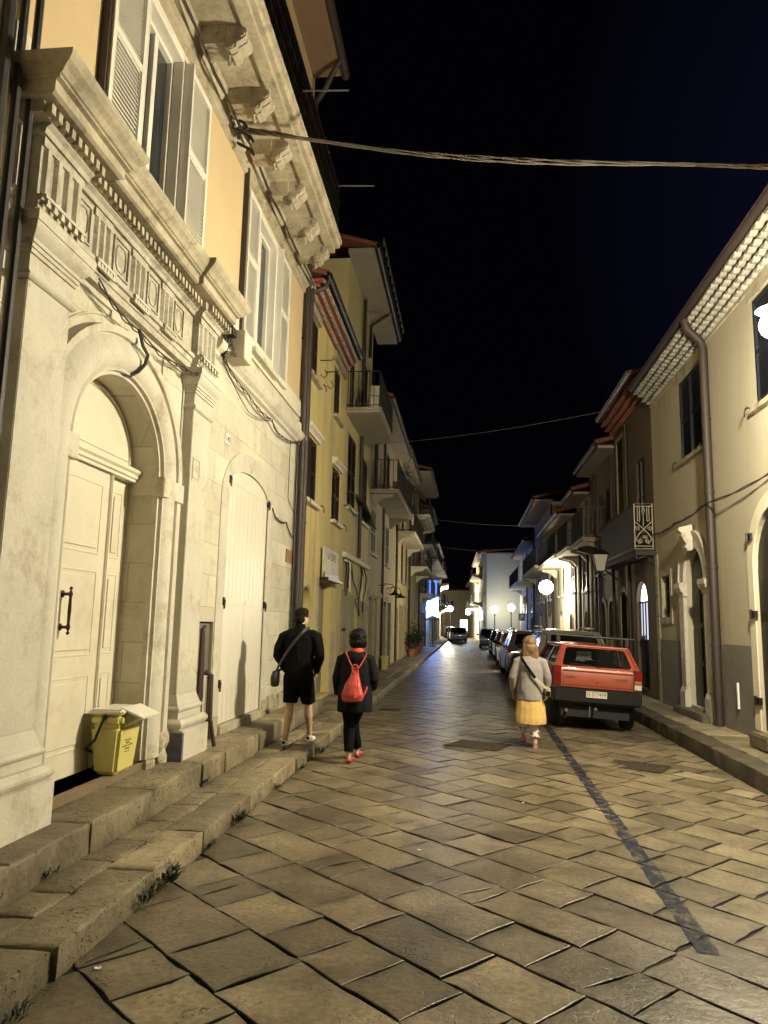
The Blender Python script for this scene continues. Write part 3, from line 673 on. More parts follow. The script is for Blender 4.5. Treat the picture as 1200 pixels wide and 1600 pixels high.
# --- small arched white door with flush stone surround
b = MB(F); c = 9.83
def segarch(hw, h, rise, n=16): return [(c - hw * math.cos(math.pi * k / n), h + rise * math.sin(math.pi * k / n)) for k in range(n + 1)]
o1 = [(8.62, .36)] + [(8.62, 3.25)] + [(c - 1.21 * math.cos(math.pi * k / 16), 3.25 + .72 * math.sin(math.pi * k / 16)) for k in range(1, 16)] + [(11.04, 3.25), (11.04, .36)]
i1 = [(8.9, .36)] + [(8.9, 3.4)] + [(c - .93 * math.cos(math.pi * k / 16), 3.4 + .30 * math.sin(math.pi * k / 16)) for k in range(1, 16)] + [(10.76, 3.4), (10.76, .36)]
nn = len(o1); vs = [(p[0], .012, p[1]) for p in o1] + [(p[0], .012, p[1]) for p in i1] + [(p[0], .0, p[1]) for p in o1] + [(p[0], -.02, p[1]) for p in i1]
b.add(vs, [(k, k + 1, nn + k + 1, nn + k) for k in range(nn - 1)] + [(k, k + 1, 2 * nn + k + 1, 2 * nn + k) for k in range(nn - 1)] + [(nn + k, nn + k + 1, 3 * nn + k + 1, 3 * nn + k) for k in range(nn - 1)])
SS = b.build('door_surround', STONE, PZ)
WHD = mat('glossy white door paint', (.72, .68, .57), rough=.42, var=.04, scale=2, bump=.12, bscale=6, spec=.6, streak=True)
b = MB(F); b.box(8.905, 9.815, -.06, -.012, .44, 3.46); b.box(9.825, 10.755, -.06, -.012, .44, 3.46)
b.prism([(c - .92 * math.cos(math.pi * k / 16), 3.465 + .225 * math.sin(math.pi * k / 16)) for k in range(17)], 1, -.06, -.014)
for q in (8.93, 9.85):
    b.box(q, q + .87, -.012, -.004, 1.90, 1.97); b.box(q, q + .87, -.012, -.004, .86, .90)
    for k in range(1, 5): b.box(q + .87 * k / 5 - .003, q + .87 * k / 5 + .003, -.012, -.008, .46, .85); b.box(q + .87 * k / 5 - .002, q + .87 * k / 5 + .002, -.012, -.009, 1.98, 3.44)
SD = b.build('side_door', WHD, PZ)
g = MB(F)
for y, z in ((8.9, 3.47), (10.76, 3.45), (8.88, 1.93), (10.78, 1.93), (8.88, .93)): g.box(y - .03, y + .03, -.01, .03, z - .05, z + .05); g.tube([(y, .03, z - .09), (y, .035, z + .02)], .012, 6)
sub(g, 'hinge', DARKM, SD)
b = MB(F); b.box(8.86, 10.8, -.02, .06, .30, .435); b.build('door_sill', STONE_D, PZ, bevel=.012)
# --- gas meter niche, rusty pipes
b = MB(F); b.box(8.17, 8.57, -.135, -.03, 1.10, 1.66); MTR = b.build('meter_box', mat('grey meter paint', (.19, .18, .14), rough=.5, var=.2, scale=6, bump=.1, dirt=(.10, .08, .05)), PZ, bevel=.01)
g = MB(F)
for k in range(6): g.box(8.36, 8.43, -.03, -.026, 1.28 + k * .03, 1.30 + k * .03)
g.box(8.34, 8.44, -.03, -.024, 1.475, 1.49); sub(g, 'vent', DARKM, MTR)
RUST = mat('rusty pipe', (.05, .022, .014), rough=.65, var=.3, scale=12, bump=.4, bscale=60)
pipe(F, PZ, [(8.22, .03, 1.62), (8.1, .05, 1.60), (8.09, .05, .66), (8.06, .22, .60), (8.06, .27, .34)], .022, RUST, 'gas_pipe', False)
pipe(F, PZ, [(8.17, .03, 1.58), (8.17, .05, .85), (8.15, .05, .8), (8.15, .05, .34)], .028, RUST, 'gas_pipe', False)
pipe(F, PZ, [(8.52, -.05, 1.10), (8.52, .03, 1.06), (8.53, .04, .34)], .035, RUST, 'gas_pipe', False)
pipe(F, PZ, [(8.46, .03, 1.06), (8.46, .03, .5)], .014, RUST, 'gas_pipe', False)
# --- upper windows with folded white shutters
def pwin(s0, s1, h0, h1, lw, rw, fold=0):
    b = MB(F); t = .055; m_ = (s0 + s1) / 2
    b.box(s0, s0 + t, -.16, -.06, h0, h1); b.box(s1 - t, s1, -.16, -.06, h0, h1); b.box(s0 + t, s1 - t, -.16, -.06, h1 - t, h1); b.box(s0 + t, s1 - t, -.16, -.06, h0, h0 + t)
    b.box(m_ - .04, m_ + .04, -.15, -.07, h0 + t, h1 - t)
    b.box(s0 - .09, s0, .001, .05, h0, h1 + .09); b.box(s1, s1 + .09, .001, .05, h0, h1 + .09); b.box(s0, s1, .001, .05, h1, h1 + .09)
    for q in ((s0 + .001, s0 + .02), (s1 - .02, s1 - .001)): b.box(q[0], q[1], -.061, .052, h0, h1)
    b.box(s0 + .021, s1 - .021, -.061, .051, h1 - .02, h1 - .001)
    w = b.build('window', WHITEP, PZ, bevel=.004, seg=1)
    g = MB(F); g.box(s0 + .03, s1 - .03, -.12, -.115, h0 + .03, h1 - .03); sub(g, 'pane', GLASS, w)
    g = MB(F); leaf(g, s0 - .09 - lw, s0 - .10, h0 - .02, h1 + .02, .055, slats=1, rails=(.56,)); sub(g, 'shutter', WHITEP, w)
    g = MB(F); leaf(g, s1 + .10, s1 + .09 + rw, h0 - .02, h1 + .02, .055, slats=1, rails=(.56,)); sub(g, 'shutter', WHITEP, w)
    g = MB(F)   # half leaf folded out square to the wall
    for k in range(1): g.box(s1 + .02, s1 + .055, .05, .15, h0, h1)
    sub(g, 'folded_leaf', WHITEP, w)
    g = MB(F); g.box(s0 - .09 - lw - .035, s0 - .09 - lw - .003, .002, .07, h0 - .03, h1 + .3); sub(g, 'shutter_edge', BROWNM, w)
    g = MB(F); g.box(s0 - .15, s1 + .15, .036, .12, h0 - .07, h0 - .003); sub(g, 'sill', STONE, w)
    return w
pwin(5.80, 6.62, 5.44, 7.46, .60, .62); pwin(9.50, 10.46, 5.42, 7.44, .52, .66)
# --- cornice, balcony slab with scroll brackets, dark grille
b = MB(F); b.extr([(.002, 7.66), (.05, 7.68), (.05, 7.74), (.09, 7.76), (.12, 7.82), (.17, 7.86), (.17, 7.93), (.002, 7.93)], -8, 12.77); b.build('upper_moulding', STONE_D, PZ)
b = MB(F); b.box(-8, 11.58, .002, .74, 7.935, 8.03); b.extr([(.002, 8.031), (.80, 8.031), (.82, 8.06), (.82, 8.10), (.85, 8.11), (.85, 8.17), (.002, 8.17)], -8, 11.62)
b.box(-8, 11.4, .62, .76, 7.90, 7.934)
BS = b.build('balcony_slab', STONE_D, PZ)
s = 2.3; BR = None
for c in (1.25, 2.15, 3.05, 4.0, 4.95, 5.9, 6.82, 7.74, 8.68, 9.62, 10.56, 11.38):
    g = MB(F); g.box(c - .13, c + .13, .17, .44, 7.72, 7.934); 
    g.box(c - .10, c + .10, .22, .40, 7.715, 7.719)
    P = [(.40, 7.933), (.42, 7.76), (.44, 7.68), (.50, 7.64), (.56, 7.67), (.57, 7.73), (.61, 7.75), (.66, 7.79), (.67, 7.86), (.64, 7.933)]
    for k, (w0, w1) in enumerate(((-.12, -.05), (-.045, .045), (.05, .12))): g.prism([(p[0], p[1] - (.012 if k == 1 else 0)) for p in P], 0, c + w0, c + w1)
    g.tube([(c - .135, .50, 7.70), (c + .135, .50, 7.70)], .045, 10); g.tube([(c - .135, .615, 7.82), (c + .135, .615, 7.82)], .038, 10)
    g.tube([(c - .05, .47, 7.64), (c, .46, 7.57), (c + .05, .47, 7.64)], .02, 6)
    o = sub(g, 'bracket', STONE_D, BS, bevel=.008, seg=1)
b = MB(F); random.seed(2)   # dense wrought grille on the balcony
d1 = .80
for s in [i * .075 - 2 for i in range(int(13.5 / .075))]:
    b.box(s - .009, s + .009, d1 - .012, d1 + .006, 8.17, 9.06)
    if int(s * 100) % 2 == 0: b.tube([(s + .03 * math.sin(t * 1.3), d1 + .01, 8.25 + t * .075) for t in range(11)], .007, 4)
for z in (8.24, 8.5, 8.8, 9.07): b.box(-2, 11.5, d1 - .016, d1 + .012, z - .012, z + .012)
for k in range(8): b.box(11.48, 11.5, .05 + k * .1, .068 + k * .1, 8.17, 9.06)
b.box(11.478, 11.502, .02, d1 - .017, 9.05, 9.08); b.box(-2, 11.46, d1 - .03, d1 - .022, 8.2, 9.02)
b.build('balcony_railing', mat('bronze dark iron', (.03, .022, .015), rough=.4, metal=.6, var=.3, scale=20, bump=.4), PZ)
b = MB(F)
for s, z in ((8.7, 8.72), (11.4, 9.06)): b.tube([(s, .8, z), (s, 1.42, z - .03)], .012, 6)
b.build('clothes_rod', METG, PZ)
soffit(F, PZ, -8, 12.62, .56, 12.15, BRSOF, .1); gutter(F, PZ, -8, 12.7, .62, 12.2, .08)
roof(F, PZ, -8, 12.75, .6, 12.27, 6, 2, tiles=False)
pipe(F, PZ, [(12.2, .6, 12.13), (12.25, .45, 11.9), (12.45, .28, 11.75), (12.5, .09, 11.5), (12.52, .085, 10.0), (12.52, .085, .4)], .055)
pipe(F, PZ, [(12.70, .10, 8.0), (12.70, .10, .4)], .06, BROWNM)
pipe(F, PZ, [(12.36, .04, 5.0), (12.36, .04, .4)], .022, DARKM, clips=False)
b = MB(F)
for k, y in enumerate((3.9, 4.02, 4.14)): b.tube([(y, .06 + .02 * k, .3), (y, .06 + .02 * k, 12)], .028 if k else .04, 8)
b.build('conduit', mat('dark grey conduit', (.05, .045, .05), rough=.5), PZ, smooth=True)
# --- number plates, plaque, cable box
NAVY = mat('navy enamel', (.03, .04, .18), rough=.3, bump=0); ENAM = mat('white enamel', (.75, .75, .70), rough=.25, bump=0, var=.02)
def plate(F, B, y, z, w, h, txt, mb_, mt, d=.012, size=.1, name='number_plate', side=1, base=-3.0, d0=.002):
    g = MB(F); g.box(y - w / 2, y + w / 2, d0, d0 + d, z - h / 2, z + h / 2); o = g.build(name, mb_, B, bevel=.003, seg=1)
    if side == 1: M = Matrix(((0, 0, 1, base + d0 + d + .001), (1, 0, 0, y), (0, 1, 0, z), (0, 0, 0, 1)))
    else: M = Matrix(((0, 0, -1, base - d0 - d - .001), (-1, 0, 0, y), (0, 1, 0, z), (0, 0, 0, 1)))
    M = Matrix.Translation(-WLOC(B)) @ M
    text_obj('lettering', txt, size, mt, o, M); return o
plate(F, PZ, 8.73, 3.95, .18, .14, '140', ENAM, NAVY, size=.11)
pl = plate(F, PZ, 7.42, 3.28, .20, .26, '147', STONE, STONE_D, size=.12, d0=.121, d=.006)
g = MB(F)
for q in ((7.33, 7.51, 3.38, 3.386), (7.33, 7.51, 3.174, 3.18)): g.box(q[0], q[1], .127, .131, q[2], q[3])
for q in ((7.325, 7.331), (7.509, 7.515)): g.box(q[0], q[1], .127, .131, 3.17, 3.39)
sub(g, 'carved_border', STONE_D, pl)
b = MB(F); b.box(11.96, 12.40, .002, .02, 2.68, 2.90); b.build('small_plaque', mat('orange brown plaque', (.38, .20, .06), rough=.6, var=.25, scale=8), PZ, bevel=.004)
b = MB(F); b.box(8.32, 8.62, .035, .30, 4.86, 5.22); CB = b.build('junction_box', PLASTW, PZ, bevel=.008)
g = MB(F); random.seed(8)
for k in range(9):
    y0 = 8.2 + random.uniform(-.03, .06); z0 = 5.12 - k * .03
    g.tube([(8.32, .12 + .01 * k, z0), (y0, .1 + .02 * (k % 3), z0 + random.uniform(-.04, .05)), (y0 + .03, .08, z0 - .1), (8.2, .06, 4.86)], .009, 5)
g.box(8.14, 8.30, .05, .2, 5.10, 5.2); sub(g, 'loose_wires', CABLEM, CB)
b = MB(F); b.box(12.2, 12.34, .03, .10, 4.95, 5.15); b.build('junction_box', PLASTW, PZ, bevel=.006)
b = MB(F); b.box(10.86, 10.93, .0, .05, .72, .80); b.build('door_stop', ENAM, PZ)
# sandy band for the top of door base seen in the photograph: the foot stones by the right pilaster (blue grey repair)
b = MB(F); b.box(7.165, 7.21, .05, .249, .17, .60); b.build('blue_paint_patch', mat('faded blue paint', (.17, .18, .26), rough=.8, var=.3, scale=12, bump=.2), PZ)
# --- cables on the palazzo
def wcab(name, pts, r, label, sag=.03, m=CABLEM, group=None): return cable(name, [F(*p) for p in pts], r, m, label, sag=sag, group=group)
def bundle(name, pts, label, n=3, rr=.0065, spread=.018, W_=F):
    b = MB(); P = [Vector(W_(*p)) for p in pts]; path = []
    for a, c in zip(P, P[1:]):
        for i in range(14):
            t = i / 14; p = a.lerp(c, t); p.z -= .05 * 4 * t * (1 - t); path.append(p)
    path.append(P[-1])
    for k in range(n):
        ph = 6.28 * k / n; b.tube([p + Vector((abs(spread * math.cos(i * .55 + ph)), 0, spread * math.sin(i * .55 + ph))) for i, p in enumerate(path)], rr, 5)
    o = b.build(name, CABLEM, smooth=True); tag(o, label, 'cable'); return o
bundle('wall_cable', [(5.12, .13, 4.30), (5.95, .09, 4.22), (7.0, .09, 4.26), (7.22, .2, 4.30)], 'twisted black cable bundle sagging over the portal arch', 3)
bundle('wall_cable', [(8.25, .05, 4.86), (9.3, .05, 4.72), (10.5, .06, 4.70), (11.2, .05, 4.62), (12.45, .06, 4.86)], 'twisted cable bundle running from the junction box to the drainpipe', 3)
wcab('wall_cable', [(8.3, .05, 4.8), (9.4, .05, 4.50), (10.4, .06, 4.66)], .006, 'thin loose wire hanging below the cable bundle')
wcab('wall_cable', [(5.9, .12, 4.22), (5.93, .15, 4.08), (6.0, .17, 4.02), (5.98, .16, 3.93), (5.92, .13, 3.84), (5.86, .08, 3.78), (5.70, .02, 3.77), (5.55, -.02, 3.76)], .016, 'thick black cable looping down over the arch of the portal', 0)
bundle('wall_cable', [(-2, .19, 7.93), (6.1, .19, 7.76), (8.4, .19, 7.76), (12.5, .19, 7.80)], 'black cables clipped along the moulding under the balcony', 2, .012, .02)
wcab('wall_cable', [(10.95, .02, 3.42), (11.2, .03, 3.30), (11.8, .03, 3.32), (12.3, .03, 3.12)], .012, 'short black cable between the arched white door and the drainpipe', .03)
wcab('wall_cable', [(11.9, .02, 4.72), (11.9, .02, 3.75), (12.0, .02, 3.68), (12.4, .02, 3.55)], .006, 'thin wire dropping beside the drainpipe to the plaque', 0)
b = MB(F); 
for q in ((7.9, 7.80), (8.0, 7.72), (8.15, 7.80), (8.2, 7.65)): b.tube([(q[0], .1, q[1]), (q[0] + .08, .26, q[1] - .05), (q[0] + .1, .3, q[1] - .12)], .02, 6)
b.tube([(7.88, .12, 7.80), (8.02, .13, 7.72), (8.22, .12, 7.72)], .022, 6)
o = b.build('cable_clamp', DARKM); tag(o, 'black cable clamps where the overhead bundle leaves the palazzo', 'clamp')
# --- yellow bin
BIN = thing('organic_waste_bin', 'yellow plastic bin with white lid standing on the portal threshold', 'bin', (-2.92, 6.25, .40))
YB = mat('yellow plastic', (.66, .59, .20), rough=.45, var=.06, bump=.05, spec=.5); WB = mat('white plastic', (.74, .72, .62), rough=.35, var=.03, bump=.03)
b = MB(); x0, x1, y0, y1 = -3.13, -2.86, 6.05, 6.46
def frus(b, z0, z1, i0, i1): b.add([(x0 + i0, y0 + i0, z0), (x1 - i0, y0 + i0, z0), (x1 - i0, y1 - i0, z0), (x0 + i0, y1 - i0, z0), (x0 + i1, y0 + i1, z1), (x1 - i1, y0 + i1, z1), (x1 - i1, y1 - i1, z1), (x0 + i1, y1 - i1, z1)], [(0, 1, 2, 3), (4, 5, 6, 7), (0, 1, 5, 4), (1, 2, 6, 5), (2, 3, 7, 6), (3, 0, 4, 7)])
frus(b, .405, .80, .035, .0); frus(b, .80, .90, -.003, -.004); b.build('body', YB, BIN, bevel=.028, seg=3, smooth=True)
b = MB(); frus(b, .901, .94, -.016, -.010); o = b.build('lid', WB, BIN, bevel=.014, seg=3, smooth=True)
g = MB(); g.add([(x1 - .03, y0 + .05, .935), (x1 - .03, y1 + .015, .935), (x1 + .14, y1 + .04, .852), (x1 + .14, y0 + .09, .852), (x1 - .03, y0 + .05, .955), (x1 - .03, y1 + .015, .955), (x1 + .15, y1 + .04, .872), (x1 + .15, y0 + .09, .872)], [(0, 1, 2, 3), (4, 5, 6, 7), (0, 1, 5, 4), (1, 2, 6, 5), (2, 3, 7, 6), (3, 0, 4, 7)]); sub(g, 'flap', WB, o, bevel=.005)
g = MB(); g.add([(x1 + .006, y0 + .07, .80), (x1 + .006, y1 - .01, .80), (x1 + .10, y1, .865), (x1 + .10, y0 + .11, .865), (x1 + .006, y0 + .07, .90), (x1 + .006, y1 - .01, .90)], [(0, 1, 2, 3), (3, 2, 5, 4), (0, 3, 4), (1, 2, 5), (0, 1, 5, 4)]); sub(g, 'spout', mat('pale yellow green plastic', (.50, .52, .28), rough=.5, bump=0), o)
b = MB(); b.tube([(-3.0, y0 - .02, .88), (-3.05, y0 - .05, .70), (-3.14, y0 - .03, .62), (-3.17, y0 + .2, .55), (-3.16, y1, .62), (-3.02, y1 + .015, .88)], .012, 8); b.sphere((-3.0, y0 - .012, .88), .024, 10, 6); b.build('handle', DARKM, BIN, smooth=True)
INK = mat('black print', (.03, .03, .02), rough=.7, bump=0)
for k, (t_, sz) in enumerate((('RACCOLTA', .022), ('RIFIUTI', .020), ('PLASTICA  LATTINE', .022), ('E METALLI', .020), ('COMUNE DI CITTA', .012))):
    zz = .675 - k * .024; xx = -2.862 - .035 * (1 - (zz - .405) / .395) + .0032
    text_obj('print', t_, sz, INK, BIN, Matrix.Translation(-Vector((-2.92, 6.25, .40))) @ Matrix(((0, .088, 1, xx), (1, 0, 0, 6.235), (0, 1, 0, zz), (0, 0, 0, 1))), extrude=.0004)
# ================================================================== LEFT: ochre house
YB_ = thing('yellow_house', 'ochre yellow house with red and white tiled eave beside the stone palazzo', 'building', (-3.0, 12.8, 0)); B_ = YB_
ops = [(13.15, 14.02, 6.42, 7.62, 0, .2), (15.86, 16.66, 6.35, 7.5, 0, .2), (13.12, 14.22, 3.98, 5.22, 0, .14), (15.92, 16.98, 3.96, 5.18, 0, .14), (13.22, 14.12, .2, 1.95, .42, .3), (14.74, 16.2, .2, 2.55, 0, .35)]
b = MB(F); wall(b, 12.78, 17.45, -.1, 8.0, ops); shell(b, 12.785, 17.45, 8.0); b.build('wall', YELLOW, B_)
win(F, B_, 13.17, 14.0, 6.42, 7.6, SHUTD, d=-.06, hooks=True); win(F, B_, 15.88, 16.64, 6.35, 7.48, SHUTD, d=-.06)
win(F, B_, 13.14, 14.2, 3.98, 5.2, SHUTD, d=-.05, hood=True, hooks=True, slats=1, frame=PLASTW); win(F, B_, 15.94, 16.96, 3.96, 5.16, SHUTD, d=-.05, hood=True, hooks=True, slats=1, frame=PLASTW)
win(F, B_, 13.22, 14.12, .2, 1.95, WOODG, 'door', d=-.25, sill=False, fan=.41)
b = MB(F); n = 18
for k in range(n):
    a0, a1 = math.pi * k / n, math.pi * (k + 1) / n; cc = 13.67
    b.prism([(cc - r * math.cos(a), 1.95 + (r) * math.sin(a)) for r, a in ((.46, a0), (.46, a1), (.63, a1), (.63, a0))], 1, .001, .012)
b.box(13.04, 13.21, .001, .012, .2, 1.95); b.box(14.13, 14.30, .001, .012, .2, 1.95); b.build('door_surround', YELLOW2, B_)
win(F, B_, 14.76, 16.18, .2, 2.5, mat('peeling grey door', (.36, .31, .18), rough=.7, var=.25, scale=3, bump=.4, dirt=(.07, .05, .03), dscale=3, streak=True), 'door', d=-.16, sill=False)
b = MB(F); b.box(14.62, 14.73, .001, .03, .15, 2.6); b.box(16.22, 16.6, .001, .04, .15, 1.5); b.build('stone_jamb', STONE_D, B_)
SG = MB(F); SG.box(14.85, 15.66, .05, .10, 2.62, 3.24); SG.box(15.68, 16.5, .05, .10, 2.62, 3.24)
SGN = SG.build('sign_board', mat('stained white board', (.62, .60, .50), rough=.6, var=.15, scale=4, bump=.1, dirt=(.22, .18, .10), dscale=5, streak=True), B_)
text_obj('lettering', 'LA CORTE', .22, mat('faded dark lettering', (.10, .09, .07), rough=.7, bump=0), SGN, Matrix.Translation(-Vector((-3.0, 12.8, 0))) @ Matrix(((0, 0, 1, -2.898), (1, 0, 0, 15.68), (0, 1, 0, 3.08), (0, 0, 0, 1))))
g = MB(F); g.box(14.8, 16.55, .0, .2, 2.56, 2.61); g.box(14.8, 16.5, .12, .124, 2.62, 2.72); sub(g, 'sign_shelf', DARKM, SGN)
tile_cornice(F, B_, 12.82, 17.2, .0, 7.80, 3, .32, .30, TILEW, TILER, pitch=.17)
b = MB(F); b.box(12.82, 14.0, .001, .06, 7.62, 7.80); b.box(15.7, 17.2, .001, .06, 7.6, 7.80); b.build('lintel_band', CONC, B_)
gutter(F, B_, 12.82, 17.3, .36, 8.22, .08, DARKM); roof(F, B_, 12.8, 17.4, .36, 8.16, 5, 1.6)
pipe(F, B_, [(12.95, .38, 8.12), (12.9, .3, 7.95), (12.86, .1, 7.85)], .05, BROWNM, clips=False)
b = MB(F)
for s in (14.2, 14.9): b.tube([(s, 0, 7.0), (s, .25, 7.0), (s, .3, 7.08)], .012, 5); b.tube([(s, .02, 6.7), (s, .1, 6.62), (s, .16, 6.7), (s, .1, 6.8)], .009, 5)
b.build('iron_hook', DARKM, B_)
# ================================================================== LEFT: tall yellow house with balcony
C_ = thing('tall_house', 'tall pale yellow house with a long concrete balcony and flaking ground floor', 'building', (-3.0, 17.5, 0))
ops = [(17.98, 19.3, 4.6, 6.5, 0, .16), (20.4, 21.6, 4.55, 6.45, 0, .16), (18.0, 19.2, 7.05, 9.3, 0, .2), (20.3, 21.4, 7.05, 9.3, 0, .2), (19.55, 20.3, .15, 2.35, 0, .3), (17.75, 18.6, .15, 2.4, 0, .12)]
b = MB(F); wall(b, 17.455, 22.2, -.1, 10.95, ops); shell(b, 17.46, 22.2, 10.95); b.build('wall', YELLOW2, C_)
win(F, C_, 18.0, 19.28, 4.6, 6.48, SHUTD, d=-.04, slats=1, frame=PLASTW); win(F, C_, 20.42, 21.58, 4.55, 6.42, SHUTD, d=-.04, slats=1, frame=PLASTW)
win(F, C_, 18.02, 19.18, 7.05, 9.28, SHUTD, 'glass', d=-.1, sill=False); win(F, C_, 20.32, 21.38, 7.05, 9.28, SHUTD, d=-.06, sill=False)
win(F, C_, 19.57, 20.28, .15, 2.33, WOODG, 'door', d=-.2, sill=False); win(F, C_, 17.77, 18.58, .15, 2.38, GREYPL, 'door', d=-.06, sill=False)
b = MB(F); b.box(17.5, 22.1, .001, .10, 3.28, 3.40); b.build('string_course', PLASTW, C_, bevel=.01)
b = MB(F); random.seed(12)
for (a, e, z0, z1) in ((17.6, 18.7, 1.55, 2.5), (17.6, 18.7, .2, 1.5), (18.72, 19.5, .2, 2.42), (20.35, 21.1, .2, 2.35), (21.15, 22.0, 1.3, 2.3)): b.box(a, e - .03, .001, random.uniform(.015, .05), z0, z1)
b.build('flaking_render', mat('old patched render', (.40, .35, .22), rough=.9, var=.2, scale=4, bump=.7, bscale=18, dirt=(.13, .11, .07), dscale=4), C_, bevel=.02)
b = MB(F)
for k in range(5): z = .4 + k * .26; b.box(18.0, 18.45, .051, .056, z, z + .16)
b.build('vent_grille', GREYPL, C_)
b = MB(F)
for k, s in enumerate((17.65, 17.75, 18.0, 18.12, 18.5, 20.3, 20.42, 20.6)):
    b.tube([(s, .06, 3.26), (s + .05 * math.sin(k), .09, 3.0), (s + .1 * math.cos(k * 2), .05, 2.55 - .1 * (k % 3))], .014, 5)
b.tube([(18.7, .05, 3.2), (19.1, .05, 2.75), (19.6, .06, 2.6), (20.1, .05, 2.3), (20.3, .05, 1.9)], .02, 5); b.tube([(21.0, .05, 3.3), (21.5, .07, 3.0), (21.4, .05, 2.6), (21.0, .05, 2.4), (21.1, .04, 2.0)], .022, 5)
b.build('loose_conduit', CABLEM, C_, smooth=True)
b = MB(F); b.tube([(17.6, .08, 3.2), (18.2, .08, 3.2), (18.3, .08, 2.5)], .03, 6); b.tube([(18.2, .1, 3.2), (18.2, .1, 2.45)], .025, 6); b.tube([(20.5, .08, 3.0), (20.5, .08, 2.3)], .03, 6); b.build('white_conduit', PLASTW, C_, smooth=True)
balcony(F, C_, 17.48, 20.7, .86, 6.86, th=.13, rail=.95, step=.12, style='scroll')
pipe(F, C_, [(19.83, .08, 10.9), (19.83, .08, 3.45)], .05, BROWNM)
b = MB(F); b.tube([(17.6, .1, 4.6 + .3), (17.7, .25, 4.85), (17.9, .3, 4.84)], .02, 6)
for s in (17.55, 18.9): b.tube([(s, .0, 4.55), (s, .16, 4.5), (s + .3, .22, 4.3)], .012, 5)
b.build('awning_arm', DARKM, C_)
b = MB(F); b.add([(19.3, .02, 5.1), (21.9, .02, 4.7), (21.9, .30, 4.52), (19.3, .3, 4.92), (19.3, .02, 5.06), (21.9, .02, 4.66), (21.9, .30, 4.48), (19.3, .3, 4.88)], [(0, 1, 2, 3), (4, 5, 6, 7), (0, 1, 5, 4), (1, 2, 6, 5), (2, 3, 7, 6), (3, 0, 4, 7)]); b.build('rolled_awning', SHUTD, C_)
soffit(F, C_, 17.2, 23.4, .66, 10.95, CONC, .12); gutter(F, C_, 17.15, 23.4, .72, 11.12, .10, DARKM); roof(F, C_, 17.15, 23.4, .7, 11.1, 6, 1.8)
pipe(F, C_, [(21.0, .72, 11.0), (21.0, .1, 10.6), (21.0, .09, 9.6)], .05, DARKM, clips=False)
b = MB(F)
for k in range(12): s = 17.3 + .52 * k; b.box(s, s + .02, .86, .9, 11.15, 11.32)
b.box(17.25, 23.3, .875, .895, 11.32, 11.35); b.build('snow_rail', METG, C_)
b = MB(F); b.box(18.2, 18.6, .5, .75, 7.0, 7.5); b.box(18.25, 18.55, .52, .74, 7.55, 7.8); b.build('stored_box', PLASTW, C_)
# ================================================================== LEFT: houses farther on
def plants(F, B, s0, s1, d, h, n, hang=.6, seed=1, name='hanging_plants'):
    random.seed(seed); b = MB(F)
    for k in range(n):
        s = random.uniform(s0, s1); c = (s, d + random.uniform(-.05, .12), h + random.uniform(-.1, .35)); m = random.randint(24, 40)
        droop = random.random() < .5
        for j in range(m):
            p = (c[0] + random.gauss(0, .13), c[1] + random.gauss(0, .08), c[2] + (random.uniform(-hang, .1) if droop else random.gauss(0, .15)))
            a, e = random.uniform(0, 6.3), random.uniform(-1, 1); L = random.uniform(.03, .07); u = Vector((math.cos(a), math.sin(a), e)).normalized() * L; w = Vector((-math.sin(a), math.cos(a), .3)) * L * .45; q = Vector(p)
            b.quad(q - w * .2, q + u * .5 + w, q + u, q + u * .5 - w)
    return b.build(name, LEAF, B)
def planters(F, B, s0, s1, d, h, n):
    b = MB(F)
    for k in range(n):
        s = s0 + (s1 - s0) * (k + .5) / n; b.prism([(d - .09, h + .2), (d + .09, h + .2), (d + .06, h), (d - .06, h)], 0, s - .22, s + .22)
    return b.build('planter_box', POTM, B)
